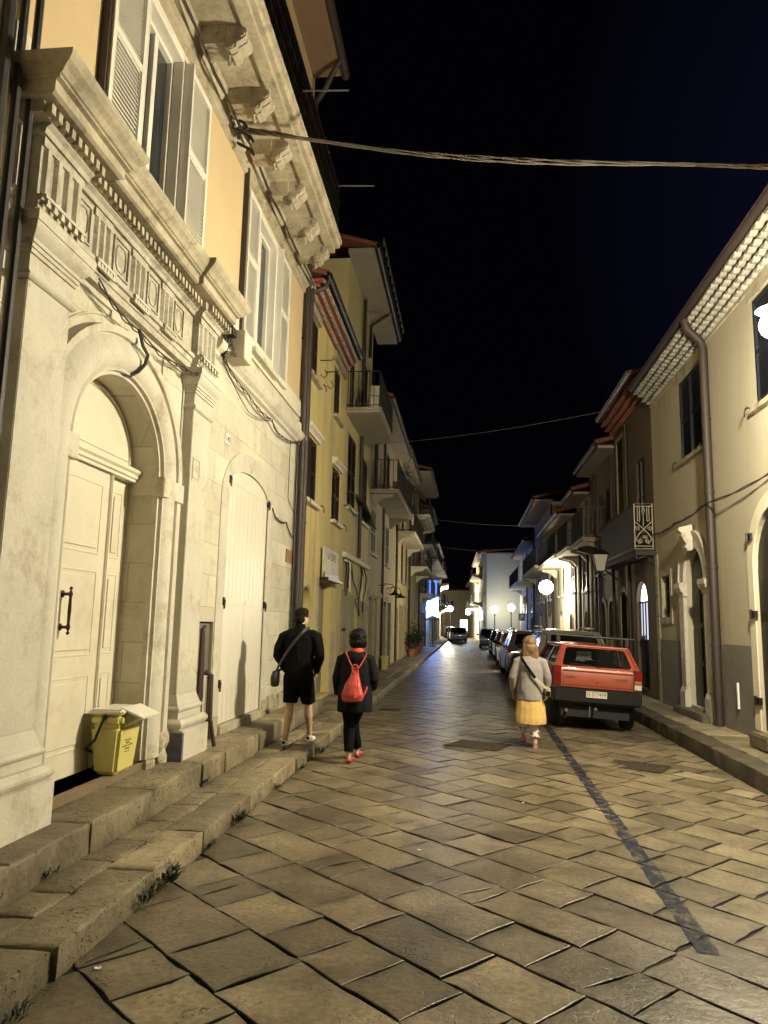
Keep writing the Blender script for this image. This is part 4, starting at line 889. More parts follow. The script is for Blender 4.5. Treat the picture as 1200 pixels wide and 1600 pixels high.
def house(F, name, label, s0, s1, H, wm, wins, balcs=(), pipes=(), eave=.45, eaveh=.1, gm=BROWNM, rm=TILE, depth=7, cat='building', shop=(), gap=.006, rise=1.4):
    base = F(s0, 0, 0); B = thing(name, label, cat, base)
    ops = [(w[0], w[1], w[2], w[3], w[5] if len(w) > 5 else 0, .16) for w in wins]
    b = MB(F); wall(b, s0 + gap, s1, -.1, H, ops); shell(b, s0 + gap, s1, H, depth); b.build('wall', wm, B)
    for w in wins:
        k = w[4]; rs = w[5] if len(w) > 5 else 0
        fan = rs * .97
        if k == 'shut': win(F, B, w[0] + .01, w[1] - .01, w[2], w[3], SHUTD, d=-.05)
        elif k == 'shutg': win(F, B, w[0] + .01, w[1] - .01, w[2], w[3], mat('grey green shutter paint', (.10, .105, .09), rough=.5), d=-.05)
        elif k == 'glass': win(F, B, w[0] + .01, w[1] - .01, w[2], w[3], WHITEP, 'glass', d=-.08)
        elif k == 'gshut':
            x = win(F, B, w[0] + .01, w[1] - .01, w[2], w[3], WHITEP, 'glass', d=-.08); hw = (w[1] - w[0]) / 2
            for a in (w[0] - hw - .02, w[1] + .02): g = MB(F); leaf(g, a, a + hw, w[2], w[3], .01); sub(g, 'shutter', SHUTD, x)
        elif k == 'door': win(F, B, w[0] + .01, w[1] - .01, w[2], w[3], WOODG, 'door', d=-.12, sill=False, fan=fan)
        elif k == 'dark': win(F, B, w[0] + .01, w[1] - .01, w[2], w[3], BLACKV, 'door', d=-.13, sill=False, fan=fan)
        elif k == 'roller': win(F, B, w[0] + .01, w[1] - .01, w[2], w[3], mat('grey roller shutter', (.30, .28, .22), rough=.5, metal=.2), 'roller', d=-.1, sill=False)
        if k in ('door', 'dark') and w[1] - w[0] > .8: surround(F, B, w[0], w[1], .1, w[3], rs, .13, .03)
    for q in balcs:
        balcony(F, B, q[0], q[1], q[2], q[3], th=.13, rail=.95, step=.13, m=q[4] if len(q) > 4 else CONC, brackets=2)
    for p in pipes: pipe(F, B, [(p, .07, H - .15), (p, .07, .15)], .045, gm)
    if eave:
        soffit(F, B, s0 - .05, s1 + .0, eave, H + .002, CONC, .09); gutter(F, B, s0 - .05, s1, eave + .05, H + .14, .075, gm); roof(F, B, s0 - .05, s1, eave + .04, H + .15, 5, rise, rm)
    return B
H1 = house(F, 'shop_house', 'grey beige house with shop openings and two wall lamps on the left', 22.21, 30.6, 8.6, GREYPL,
  [(22.8, 23.95, 3.88, 5.3, 'shutg'), (26.95, 28.15, 3.85, 5.3, 'shutg'), (22.4, 23.6, .15, 2.5, 'dark'), (23.9, 24.9, .15, 2.5, 'roller'), (26.0, 27.4, .15, 2.5, 'door'), (27.9, 29.2, .15, 2.5, 'dark'), (23.2, 24.3, 5.95, 8.1, 'shut'), (26.9, 28.0, 5.95, 8.1, 'shut')],
  [(22.55, 28.6, .86, 5.74, CONC)], [25.7], eave=.6)
b = MB(F); b.box(22.3, 29.3, .001, .07, 2.56, 2.72); b.build('shop_cornice', GREYPL, H1, bevel=.01)
plants(F, H1, 22.9, 28.5, .92, 6.7, 34, 1.0, 3); planters(F, H1, 22.8, 28.4, .72, 6.0, 7)
for y in (25.2, 27.6):
    L_ = thing('wall_lamp', 'unlit black wall lamp over the shop openings, ' + ('nearer one of the pair' if y < 26 else 'farther one of the pair'), 'wall lamp', (-3.0, y, 2.9), 'pair of black wall lamps above the shop openings')
    b = MB(F); b.tube([(y, 0, 2.98), (y, .2, 3.05), (y, .45, 3.03), (y, .55, 2.93), (y, .55, 2.82)], .014, 7); b.tube([(y, .02, 2.8), (y, .12, 2.84), (y, .16, 2.96), (y, .24, 3.04)], .010, 6); b.build('arm', DARKM, L_, smooth=True)
    b = MB(F); b.lathe([(.02, 2.86), (.03, 2.80), (.07, 2.76), (.20, 2.68), (.205, 2.665), (.06, 2.70), (.02, 2.75)], (y, .55, 0), 14); b.build('shade', DARKM, L_, smooth=True)
    b = MB(F); b.sphere((y, .55, 2.70), .035, 8, 6); b.build('bulb', mat('unlit bulb glass', (.6, .6, .55), rough=.2), L_, smooth=True)
H2 = house(F, 'striped_house', 'narrow cream house with a red brown awning and balcony plants on the left', 30.6, 38.0, 9.0, YELLOW2,
  [(31.2, 32.2, 3.6, 5.4, 'shut'), (33.6, 34.7, 3.6, 5.4, 'shut'), (36.1, 37.1, 3.6, 5.4, 'shut'), (31.2, 32.2, .15, 2.4, 'door'), (33.2, 34.8, .15, 2.5, 'dark'), (35.8, 37.2, .15, 2.5, 'door'), (33.6, 34.7, 5.95, 8.1, 'shut')],
  [(30.8, 37.4, .80, 5.45, PLASTW)], [30.75, 37.9], eave=.55)
plants(F, H2, 31, 37.3, .86, 6.3, 26, .9, 4); planters(F, H2, 31, 37, .66, 5.7, 6)
b = MB(F); b.add([(33.2, .05, 8.4), (36, .05, 8.4), (36, 1.0, 7.7), (33.2, 1.0, 7.7), (33.2, .05, 8.37), (36, .05, 8.37), (36, 1.0, 7.67), (33.2, 1.0, 7.67)], [(0, 1, 2, 3), (4, 5, 6, 7), (0, 1, 5, 4), (1, 2, 6, 5), (2, 3, 7, 6), (3, 0, 4, 7)]); b.build('awning', CLOTHR, H2)
H3 = house(F, 'balcony_house', 'cream house with stacked pale balconies and a protruding roof slab on the left', 38.0, 46.0, 9.6, YELLOW2,
  [(38.8, 39.8, 4.9, 6.6, 'shut'), (41.4, 42.4, 4.9, 6.6, 'shut'), (44, 45, 4.9, 6.6, 'shut'), (38.8, 39.8, .15, 2.4, 'door'), (41.0, 42.6, .15, 2.5, 'roller'), (44, 45.2, .15, 2.4, 'dark'), (41.4, 42.4, 7.9, 9.3, 'shut')],
  [(38.3, 44.2, .95, 4.55, PLASTW), (39, 45.5, 1.0, 7.4, PLASTW)], [38.1, 45.9], eave=1.1)
plants(F, H3, 38.4, 44, 1.0, 5.3, 22, .7, 5); planters(F, H3, 38.5, 44, .8, 4.75, 6)
H4 = house(F, 'grey_house', 'narrow grey house beyond the stacked balconies on the left', 46.0, 53.0, 8.8, GREYPL,
  [(46.8, 47.8, 4.2, 5.9, 'shut'), (49.2, 50.2, 4.2, 5.9, 'shut'), (51.4, 52.4, 4.2, 5.9, 'shut'), (46.6, 48, .15, 2.5, 'roller'), (49, 50.4, .15, 2.5, 'dark'), (51.2, 52.6, .15, 2.5, 'roller')],
  [(46.5, 52.5, .8, 3.5, PLASTW), (46.5, 52.5, .8, 6.6, PLASTW)], [52.9], eave=.8)
H5 = house(F, 'bar_building', 'building washed in blue light behind the glowing bar sign', 53.0, 64.0, 7.6, PALE,
  [(54, 55, 4.3, 6, 'gshut'), (58, 59, 4.3, 6, 'gshut'), (61.5, 62.5, 4.3, 6, 'gshut'), (54.2, 55.8, .15, 2.6, 'roller'), (57.6, 59.4, .15, 2.6, 'dark'), (61, 62.6, .15, 2.6, 'roller')],
  [(53.6, 60, .9, 3.7, PLASTW), (53.6, 63.5, .9, 6.3, PLASTW)], [53.2], eave=.5)
H6 = house(F, 'tall_far_house', 'pale house with two balconies just beyond the blue lit bar', 64.0, 78.0, 8.6, PALE,
  [(65.5, 66.6, 4.0, 5.8, 'gshut'), (69.5, 70.6, 4.0, 5.8, 'gshut'), (73.5, 74.6, 4.0, 5.8, 'gshut'), (65.5, 67.2, .15, 2.5, 'roller'), (69.5, 71.2, .15, 2.5, 'dark'), (73.5, 75.2, .15, 2.5, 'roller')],
  [(65, 71.5, 1.0, 3.4, PLASTW), (65, 75.5, 1.0, 6.4, PLASTW)], [], eave=.5)
H7 = house(F, 'far_row_house', 'far left house standing beside the distant globe lamps', 78.0, 96.0, 8.2, CREAM,
  [(80, 81.2, 4.0, 5.8, 'gshut'), (85, 86.2, 4.0, 5.8, 'gshut'), (91, 92.2, 4.0, 5.8, 'gshut'), (80, 82, .15, 2.6, 'roller'), (85, 87, .15, 2.6, 'dark'), (91, 93, .15, 2.6, 'roller')], [(79, 88, 1.0, 3.5, PLASTW), (84, 94, 1.0, 6.2, PLASTW)], [], eave=.5)
H8 = house(F, 'farthest_left_house', 'farthest plain house at the left bend of the street', 96.0, 125.0, 9.5, CREAM,
  [(98, 99.5, 4.0, 6, 'shut'), (104, 105.5, 4.0, 6, 'shut'), (110, 111.5, 4.0, 6, 'shut'), (98, 100, .15, 2.6, 'roller'), (104, 106, .15, 2.6, 'dark'), (116, 118, .15, 2.6, 'roller')], [(97, 107, 1.0, 3.5, PLASTW)], [], eave=.5)
# ================================================================== RIGHT: cream corner house
FRm = FR()
Rr = thing('cream_house', 'cream plastered house with arched stone doorway and white tile cornice on the right', 'building', (4.25, 12, 0))
ops = [(13.48, 14.88, 4.98, 6.62, 0, .12), (9.66, 11.02, 4.96, 6.62, 0, .12), (13.72, 14.94, .3, 2.62, .62, .16), (9.75, 11.5, .28, 2.62, .85, .3), (16.08, 16.72, 1.96, 2.84, 0, .18), (3.5, 4.7, 4.96, 6.62, 0, .12)]
b = MB(FRm); wall(b, -8, 17.2, -.1, 6.9, ops); shell(b, -8, 17.2, 6.9, 8); b.build('wall', CREAM, Rr)
for (a, e, fr) in ((13.5, 14.86, STONE_D), (9.68, 11.0, STONE_D), (3.52, 4.68, STONE_D)):
    win(FRm, Rr, a, e, 4.98 if a > 13 else 4.96, 6.6, SHUTB, d=-.03, slats=1, hooks=True, frame=STONE_D)
b = MB(FRm)
for (a, e) in ((13.40, 14.96), (9.58, 11.1)): b.box(a - .06, e + .06, .001, .03, 6.622, 6.80)
b.build('lintel', STONE_D, Rr, bevel=.006)
b = MB(FRm)
for (a, e) in ((15.44, 17.0), (11.72, 12.95), (11.72, 13.0)): 
    if e != 13.0: b.box(a, e, .001, .022, .1, 1.48)
b.box(-8, 9.5, .001, .022, .1, 1.48); b.build('roughcast_plinth', ROUGH, Rr)
b = MB(FRm); random.seed(6); z = .13
while z < 3.3:
    h = random.uniform(.34, .62); b.box(17.0 - random.uniform(.0, .06), 17.205, .001, .03, z, min(z + h - .01, 3.35)); z += h
b.build('corner_stones', STONE_D, Rr, bevel=.01)
# portal
b = MB(FRm); wl, wr = 13.72, 14.94
for (a, e) in ((wl - .30, wl), (wr, wr + .30)):
    b.box(a, e, .001, .07, .62, 2.34); b.box(a - .03, e + .03, .001, .11, .13, .52); b.extr([(.001, .52), (.11, .52), (.09, .57), (.075, .62), (.001, .62)], a - .02, e + .02)
    b.extr([(.001, 2.34), (.08, 2.34), (.08, 2.39), (.13, 2.45), (.13, 2.49), (.15, 2.50), (.15, 2.60), (.001, 2.62)], a - .05, e + .05)
PO = b.build('portal_pilaster', STONE, Rr, bevel=.006)
b = MB(FRm); n = 24; cc = (wl + wr) / 2; r = (wr - wl) / 2
for k in range(n):
    a0, a1 = math.pi * k / n, math.pi * (k + 1) / n
    b.prism([(cc - q * math.cos(a), 2.62 + (q * 1.02) * math.sin(a)) for q, a in ((r, a0), (r, a1), (r + .30, a1), (r + .30, a0))], 1, .001, .06)
    b.prism([(cc - q * math.cos(a), 2.62 + (q * 1.02) * math.sin(a)) for q, a in ((r + .26, a0), (r + .26, a1), (r + .31, a1), (r + .31, a0))], 1, .0601, .085)
AR = b.build('portal_arch', STONE, Rr)
g = MB(FRm); g.prism([(.05, 3.18), (.15, 3.16), (.17, 3.3), (.24, 3.42), (.24, 3.50), (.30, 3.54), (.30, 3.60), (.05, 3.66)], 0, cc - .09, cc + .09); g.tube([(cc - .11, .2, 3.46), (cc + .11, .2, 3.46)], .06, 10); g.tube([(cc - .10, .15, 3.24), (cc + .10, .15, 3.24)], .045, 10); sub(g, 'keystone', STONE, AR, bevel=.01)
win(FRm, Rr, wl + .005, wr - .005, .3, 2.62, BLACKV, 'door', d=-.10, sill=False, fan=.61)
b = MB(FRm); b.box(wl - .3, wr + .3, .0, .26, .13, .26); b.build('door_step', WALK_S, Rr, bevel=.02)
# tall arched doorway near the right edge of the view
surround(FRm, Rr, 9.75, 11.5, .28, 2.62, .85, .22, .018, PLASTW)
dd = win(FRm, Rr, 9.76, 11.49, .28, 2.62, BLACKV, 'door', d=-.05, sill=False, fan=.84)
g = MB(FRm)
for z in (3.1, 1.95, .7): g.box(11.44, 11.62, .0, .05, z - .05, z + .05); g.tube([(11.58, .05, z - .07), (11.58, .05, z + .07)], .02, 8)
sub(g, 'hinge', DARKM, dd)
w = win(FRm, Rr, 16.1, 16.7, 1.98, 2.82, BLACKV, 'glass', d=-.1, sill=False); surround(FRm, Rr, 16.08, 16.72, 1.96, 2.84, 0, .13, .02, STONE_D)
b = MB(FRm); b.box(15.95, 16.85, .001, .024, 1.82, 1.955); b.build('window_sill', STONE_D, Rr)
tile_cornice(FRm, Rr, -8, 17.25, .0, 6.86, 4, .36, .36, TILEW, None, pitch=.205)
gutter(FRm, Rr, -8, 17.3, .39, 7.30, .085, BROWNM); roof(FRm, Rr, -8, 17.3, .38, 7.22, 6, 1.8)
b = MB(FRm); b.box(-8, 17.2, .001, .03, 6.80, 6.86); b.build('cornice_band', STONE_D, Rr)
DP = pipe(FRm, Rr, [(13.08, .39, 7.2), (13.06, .34, 7.02), (13.08, .12, 6.80), (13.08, .085, 6.66), (13.08, .085, .15)], .075, BROWNM)
b = MB(FRm); b.box(12.3, 12.34, .022, .05, .5, .9); b.build('wall_stub', ENAM, Rr)
bundle('wall_cable', [(17.3, .05, 3.84), (15.4, .05, 3.84), (13.0, .18, 3.86), (10.5, .06, 3.90), (7, .06, 3.86)], 'black cable running along the cream wall over the arched doorway', 2, .010, .014, FRm)
b = MB(); b.box(3.86, 4.2, 10.3, 10.95, .15, .34); o = b.build('stone_block', WALK_S, bevel=.02); tag(o, 'low stone block on the right pavement at the foot of the cream wall', 'stone block')
# ================================================================== RIGHT: brown house with wrought iron balcony
Rb = house(FRm, 'brown_house', 'dark brown house with white scrolled ironwork on the end of its balcony', 17.21, 21.6, 7.25, BROWNPL,
   [(18.0, 18.8, 3.9, 5.85, 'shut'), (20.25, 21.05, 4.0, 6.9, 'dark'), (18.1, 19.25, .3, 2.35, 'x', .5), (20.2, 21.2, .2, 2.3, 'dark', .4)], [], [19.7], eave=0)
# arched door; emission put in its panes in place of a reflected glare
LG = mat('frosted glass with added glow', (.5, .5, .55), rough=.35, emis=(.80, .86, 1.0), estr=1.1, bump=.3, bscale=12)
LG2 = mat('fanlight glass with added glow', (.6, .6, .6), rough=.35, emis=(.95, .97, 1.0), estr=3.0, bump=0)
b = MB(FRm); b.box(18.12, 19.23, -.11, -.10, 1.45, 2.33); D_ = b.build('glow_door', LG, Rb)
g = MB(FRm); cc = 18.675; g.prism([(cc - .53 * math.cos(math.pi * k / 14), 2.36 + .47 * math.sin(math.pi * k / 14)) for k in range(15)], 1, -.11, -.10); sub(g, 'fanlight', LG2, D_)
g = MB(FRm)
for s in (18.11, 18.38, 18.66, 18.94, 19.2): g.box(s, s + .03, -.0999, -.07, .3, 2.34)
g.box(18.11, 19.24, -.0995, -.06, 2.33, 2.37); g.box(18.12, 19.23, -.11, -.08, .3, 1.45)
for s in (18.55, 18.8): g.tube([(s, -.06, 1.35), (s, -.02, 1.42), (s, -.02, 1.52), (s, -.06, 1.58)], .015, 6)
sub(g, 'door_frame', DARKM, D_)
tile_cornice(FRm, Rb, 17.3, 21.5, .0, 7.25, 3, .36, .35, TILE, None, pitch=.19); gutter(FRm, Rb, 17.3, 21.6, .42, 7.75, .08, METG); roof(FRm, Rb, 17.3, 21.6, .42, 7.66, 5, 1.5)
b = MB(FRm); b.box(17.25, 21.5, .002, .42, 3.36, 3.46); b.box(17.22, 21.53, .002, .45, 3.461, 3.50); BB = b.build('balcony', mat('dark slate slab', (.05, .045, .04), rough=.8), Rb)
g = MB(FRm); g.tube([(17.3, .02, 3.14), (17.3, .12, 3.20), (17.3, .10, 3.30), (17.3, .2, 3.34), (17.3, .38, 3.28), (17.3, .40, 3.36)], .016, 6); g.tube([(21.4, .02, 3.05), (21.4, .4, 3.36)], .02, 6); sub(g, 'bracket', DARKM, BB)
IW = mat('white painted ironwork', (.52, .47, .38), rough=.5, var=.1, bump=.1)
g = MB(FRm); y = 17.27; a, e, z0, z1 = .03, .43, 3.51, 4.55; th = .012; mid = (a + e) / 2
def bar(pts, r=.009): g.tube([(y, p[0], p[1]) for p in pts], r, 5)
bar([(a, z0), (a, z1), (e, z1), (e, z0), (a, z0)], .014); bar([(a, z0 + .06), (e, z0 + .06)]); bar([(a, z1 - .06), (e, z1 - .06)])
for q in (a + .07, a + .12, e - .12, e - .07): bar([(q, z1 - .06), (q, z1 - .40)])
bar([(a + .07, z1 - .40), (a + .12, z1 - .40)]); bar([(e - .12, z1 - .40), (e - .07, z1 - .40)])
bar([(mid, z1 - .06), (mid - .03, z1 - .16), (mid, z1 - .30), (mid + .03, z1 - .16), (mid, z1 - .06)]); bar([(mid, z1 - .3), (mid, z1 - .5)])
for sg in (-1, 1):
    bar([(mid + sg * .18, z1 - .42), (mid + sg * .03, z1 - .56), (mid - sg * .12, z1 - .72), (mid - sg * .17, z0 + .22), (mid - sg * .10, z0 + .11), (mid - sg * .04, z0 + .16)], .011)
    for (cx, cz_, r0) in ((mid + sg * .14, z0 + .46, .055), (mid + sg * .07, z0 + .17, .05)): bar([(cx + r0 * (1 - t / 16) * math.cos(t * .7), cz_ + r0 * (1 - t / 16) * math.sin(t * .7)) for t in range(12)], .009)
sub(g, 'ironwork_panel', IW, BB, smooth=True)
g = MB(FRm); g.box(17.3, 21.48, .425, .435, 3.50, 3.56); g.box(17.28, 21.5, .415, .445, 4.50, 4.56)
s = 17.4
while s < 21.4: g.box(s, s + .022, .425, .436, 3.56, 4.5); s += .062
sub(g, 'railing', DARKM, BB)
b = MB(FRm); b.box(21.45, 21.47, .03, .43, 3.5, 4.5); sub(b, 'railing_end', DARKM, BB)
# further houses on the right
R3_ = house(FRm, 'dark_grey_house', 'dark grey house with narrow arched doorways next to the brown house', 21.6, 25.9, 6.9, mat('dark grey plaster', (.30, .26, .19), rough=.9, var=.15, bump=.2, dirt=(.14, .11, .08), streak=True),
  [(22.1, 22.9, 3.4, 5.9, 'shut'), (23.6, 24.4, 3.4, 5.9, 'shut'), (22.0, 22.8, .2, 2.1, 'dark', .4), (23.3, 24.1, .2, 2.1, 'dark', .4), (24.7, 25.4, .2, 2.1, 'dark', .35)], [(22.8, 25.2, .75, 4.3, CONC)], [21.75, 24.6], eave=.45)
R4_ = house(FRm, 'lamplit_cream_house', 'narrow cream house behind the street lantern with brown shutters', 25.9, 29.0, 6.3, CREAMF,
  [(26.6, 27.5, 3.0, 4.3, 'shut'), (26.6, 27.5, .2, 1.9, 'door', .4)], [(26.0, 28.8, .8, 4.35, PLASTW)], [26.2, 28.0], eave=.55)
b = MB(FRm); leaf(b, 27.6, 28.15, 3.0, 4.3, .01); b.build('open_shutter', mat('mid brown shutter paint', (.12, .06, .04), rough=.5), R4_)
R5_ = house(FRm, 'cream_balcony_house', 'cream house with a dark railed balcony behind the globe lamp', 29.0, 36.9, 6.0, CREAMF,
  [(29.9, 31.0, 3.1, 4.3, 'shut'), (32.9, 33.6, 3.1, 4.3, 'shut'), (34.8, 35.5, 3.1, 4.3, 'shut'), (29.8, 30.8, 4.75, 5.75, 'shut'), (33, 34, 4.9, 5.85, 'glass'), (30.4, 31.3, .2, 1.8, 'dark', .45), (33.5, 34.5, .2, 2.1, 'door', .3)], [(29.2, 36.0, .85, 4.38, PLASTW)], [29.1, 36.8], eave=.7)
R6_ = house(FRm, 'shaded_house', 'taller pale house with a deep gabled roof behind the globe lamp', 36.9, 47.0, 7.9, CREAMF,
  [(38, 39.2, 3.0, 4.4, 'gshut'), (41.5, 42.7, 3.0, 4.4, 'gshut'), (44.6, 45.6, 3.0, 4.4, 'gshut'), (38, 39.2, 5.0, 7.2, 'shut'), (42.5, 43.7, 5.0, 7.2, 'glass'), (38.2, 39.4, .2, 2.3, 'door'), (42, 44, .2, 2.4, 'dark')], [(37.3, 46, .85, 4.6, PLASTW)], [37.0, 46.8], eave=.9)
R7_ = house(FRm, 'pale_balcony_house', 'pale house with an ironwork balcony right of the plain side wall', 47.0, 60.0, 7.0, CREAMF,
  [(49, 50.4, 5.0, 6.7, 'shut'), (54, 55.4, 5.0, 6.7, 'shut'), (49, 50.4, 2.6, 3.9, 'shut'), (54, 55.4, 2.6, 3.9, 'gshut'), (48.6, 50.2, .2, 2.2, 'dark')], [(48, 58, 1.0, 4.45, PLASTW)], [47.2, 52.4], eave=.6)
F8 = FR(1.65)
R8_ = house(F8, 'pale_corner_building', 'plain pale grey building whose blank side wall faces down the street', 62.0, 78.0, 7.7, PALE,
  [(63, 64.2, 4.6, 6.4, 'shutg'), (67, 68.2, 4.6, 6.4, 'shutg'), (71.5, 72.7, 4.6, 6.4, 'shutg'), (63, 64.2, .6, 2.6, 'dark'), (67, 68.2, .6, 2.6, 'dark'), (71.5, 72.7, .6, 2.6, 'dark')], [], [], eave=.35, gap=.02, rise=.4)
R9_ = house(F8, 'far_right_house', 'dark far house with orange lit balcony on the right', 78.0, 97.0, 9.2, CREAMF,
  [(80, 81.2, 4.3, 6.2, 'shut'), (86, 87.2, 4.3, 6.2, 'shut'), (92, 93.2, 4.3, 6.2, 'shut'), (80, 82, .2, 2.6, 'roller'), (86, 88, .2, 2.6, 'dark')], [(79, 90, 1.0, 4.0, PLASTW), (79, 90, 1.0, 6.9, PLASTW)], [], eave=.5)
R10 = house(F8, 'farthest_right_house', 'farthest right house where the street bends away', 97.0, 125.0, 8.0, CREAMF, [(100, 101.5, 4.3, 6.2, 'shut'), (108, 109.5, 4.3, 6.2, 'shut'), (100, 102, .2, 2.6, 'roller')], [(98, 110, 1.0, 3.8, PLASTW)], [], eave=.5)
# end of the street
FE = lambda s, d, h: (s, 150 - d, h)
E1 = house(FE, 'street_end_house', 'pale house closing the far end of the street', -16, 4, 8.5, GREYPL, [(-12, -10.8, 4.5, 6.5, 'gshut'), (-8, -6.8, 4.5, 6.5, 'gshut'), (-4.5, -3.3, 4.5, 6.5, 'gshut'), (-8, -6, .2, 2.6, 'dark')], [(-9, -3, 1, 4.1, PLASTW)], [], eave=.5)
# ================================================================== lamps
def emat(name, col, st):
    m = bpy.data.materials.new(name); m.use_nodes = True; P = m.node_tree.nodes['Principled BSDF']; P.inputs['Base Color'].default_value = (.8, .8, .75, 1)
    P.inputs['Emission Color'].default_value = (*col, 1); P.inputs['Emission Strength'].default_value = st; return m
WARM = (1.0, .89, .64); NEUT = (1.0, .90, .68); COOL = (.80, .90, 1.0)
# wall lamp that lights the foreground, on the cream wall at the right edge of the view
ML = thing('wall_street_lamp', 'glaring street lamp on a bracket, at the right edge beside the cream house window', 'street lamp', (4.25, 7.85, 4.7))
LX, LY, LZ = 3.24, 7.85, 4.93
b = MB(); b.tube([(4.24, LY, 4.7), (4.0, LY, 4.8), (3.7, LY, 5.05), (3.45, LY, 5.26), (LX, LY, 5.3), (LX, LY, 5.17)], .018, 8); b.box(4.225, 4.247, LY - .06, LY + .06, 4.55, 4.85); b.build('bracket', DARKM, ML, smooth=True)
b = MB(); b.lathe([(.03, 5.19), (.05, 5.16), (.17, 5.11), (.18, 5.095), (.05, 5.10)], (LX, LY, 0), 18); b.build('shade', DARKM, ML, smooth=True)
b = MB(); b.sphere((LX, LY, LZ), .145, 16, 12); b.build('lamp_globe', emat('lit lamp glass', WARM, LAMP_MAIN), ML, smooth=True)
def globe_post(x, y, z, r, st, col, label, group=None, name='globe_street_lamp'):
    G = thing(name, label, 'street lamp', (x, y, .1), group)
    b = MB(); b.lathe([(.09, .1), (.09, .3), (.05, .36), (.035, z - r - .25), (.06, z - r - .2), (.035, z - r - .1), (.08, z - r + .03)], (x, y, 0), 10); b.build('post', DARKM, G, smooth=True)
    b = MB(); b.sphere((x, y, z), r, 14, 10); b.build('globe', emat('lit globe ' + label[:12], col, st), G, smooth=True); return G
globe_post(3.34, 31.8, 3.36, .29, 300, NEUT, 'brightest globe lamp, in front of the cream houses on the right')
globe_post(2.25, 60.6, 3.0, .28, 42, NEUT, 'globe lamp glowing against the blank pale side wall')
globe_post(3.50, 59.5, 3.15, .28, 60, NEUT, 'globe lamp just right of the blank pale wall')
globe_post(-2.75, 92.0, 3.7, .34, 700, NEUT, 'left one of the far pair of globe lamps at the street bend')
globe_post(-2.1, 97.0, 3.8, .34, 700, NEUT, 'right one of the far pair of globe lamps at the street bend')
globe_post(-4.4, 112.0, 3.6, .34, 1800, NEUT, 'most distant globe lamp, left of the far pair')
globe_post(-6.2, 139.0, 4.0, .34, 200, NEUT, 'last globe lamp in front of the house closing the street')  # added lamp, put in to brighten the dark end of the street
# unlit lantern on a post
G = thing('street_lantern', 'unlit four sided street lantern on a black post, in front of the dark grey house', 'street lamp', (3.50, 20.0, .14))
b = MB(); b.lathe([(.10, .14), (.10, .5), (.06, .56), (.045, 1.4), (.04, 3.0), (.07, 3.04), (.03, 3.10), (.06, 3.18)], (3.5, 20, 0), 10); b.tube([(3.5, 20, 2.6), (3.38, 20, 2.72), (3.30, 20, 2.62)], .015, 6); b.tube([(3.5, 20, 2.9), (3.62, 20, 3.0), (3.66, 20, 2.88)], .015, 6); b.build('post', DARKM, G, smooth=True)
b = MB(); z0, z1, r0, r1 = 3.2, 3.62, .11, .19
for sx, sy in ((1, 1), (1, -1), (-1, -1), (-1, 1)): b.tube([(3.5 + sx * r0, 20 + sy * r0, z0), (3.5 + sx * r1, 20 + sy * r1, z1)], .012, 5)
b.box(3.5 - r0 - .01, 3.5 + r0 + .01, 20 - r0 - .01, 20 + r0 + .01, z0 - .02, z0); b.add([(3.5 - .23, 19.77, z1), (3.73, 19.77, z1), (3.73, 20.23, z1), (3.27, 20.23, z1), (3.42, 19.92, z1 + .15), (3.58, 19.92, z1 + .15), (3.58, 20.08, z1 + .15), (3.42, 20.08, z1 + .15)], [(0, 1, 2, 3), (4, 5, 6, 7), (0, 1, 5, 4), (1, 2, 6, 5), (2, 3, 7, 6), (3, 0, 4, 7)]); b.sphere((3.5, 20, z1 + .2), .04, 8, 6)
b.build('lantern_frame', DARKM, G)
b = MB(); k = .008; b.add([(3.5 - r0 + k, 20 - r0 + k, z0 + .002), (3.5 + r0 - k, 20 - r0 + k, z0 + .002), (3.5 + r0 - k, 20 + r0 - k, z0 + .002), (3.5 - r0 + k, 20 + r0 - k, z0 + .002), (3.5 - r1 + k, 20 - r1 + k, z1 - .002), (3.5 + r1 - k, 20 - r1 + k, z1 - .002), (3.5 + r1 - k, 20 + r1 - k, z1 - .002), (3.5 - r1 + k, 20 + r1 - k, z1 - .002)], [(0, 1, 5, 4), (1, 2, 6, 5), (2, 3, 7, 6), (3, 0, 4, 7)])
b.build('lantern_glass', mat('milky lantern glass', (.55, .52, .42), rough=.3, bump=0), G)
# glowing bar sign, lit shop signs
S_ = thing('lit_bar_sign', 'glaring blue white sign box projecting from the bar building on the left', 'sign', (-3.0, 55.5, 2.2))
b = MB(); b.box(-2.93, -2.12, 55.4, 55.62, 2.15, 3.6); b.build('sign_box', emat('blue white sign glow', (.20, .38, 1.0), 30), S_, bevel=.02)
b = MB(); b.box(-3.0, -2.93, 55.45, 55.55, 2.5, 2.6); b.box(-3.0, -2.93, 55.45, 55.55, 3.2, 3.3); b.build('bracket', DARKM, S_)
b = MB(); b.box(-2.96, -2.2, 57.6, 57.7, 4.0, 5.1); o = b.build('blue_banner', emat('blue lit banner', (.08, .2, .9), 1.6)); tag(o, 'blue lit banner hanging above the bar sign', 'banner')
b = MB(); b.box(-2.98, -2.9, 54.0, 60.0, 2.75, 2.95); o = b.build('blue_light_strip', emat('blue light strip', (.08, .20, 1.0), 45)); tag(o, 'blue light strip over the bar entrance', 'light strip')
UM = thing('bar_umbrella', 'closed down grey parasol under the blue bar sign', 'parasol', (-2.45, 54.2, .13))
b = MB(); b.lathe([(.55, 2.0), (.45, 2.15), (.25, 2.3), (.03, 2.36), (.02, 2.3)], (-2.45, 54.2, 0), 10); b.build('canopy', GREYPL, UM)
b = MB(); b.tube([(-2.45, 54.2, .14), (-2.45, 54.2, 2.3)], .025, 6); b.lathe([(.25, .14), (.25, .2), (.03, .22)], (-2.45, 54.2, 0), 10); b.build('pole', DARKM, UM)
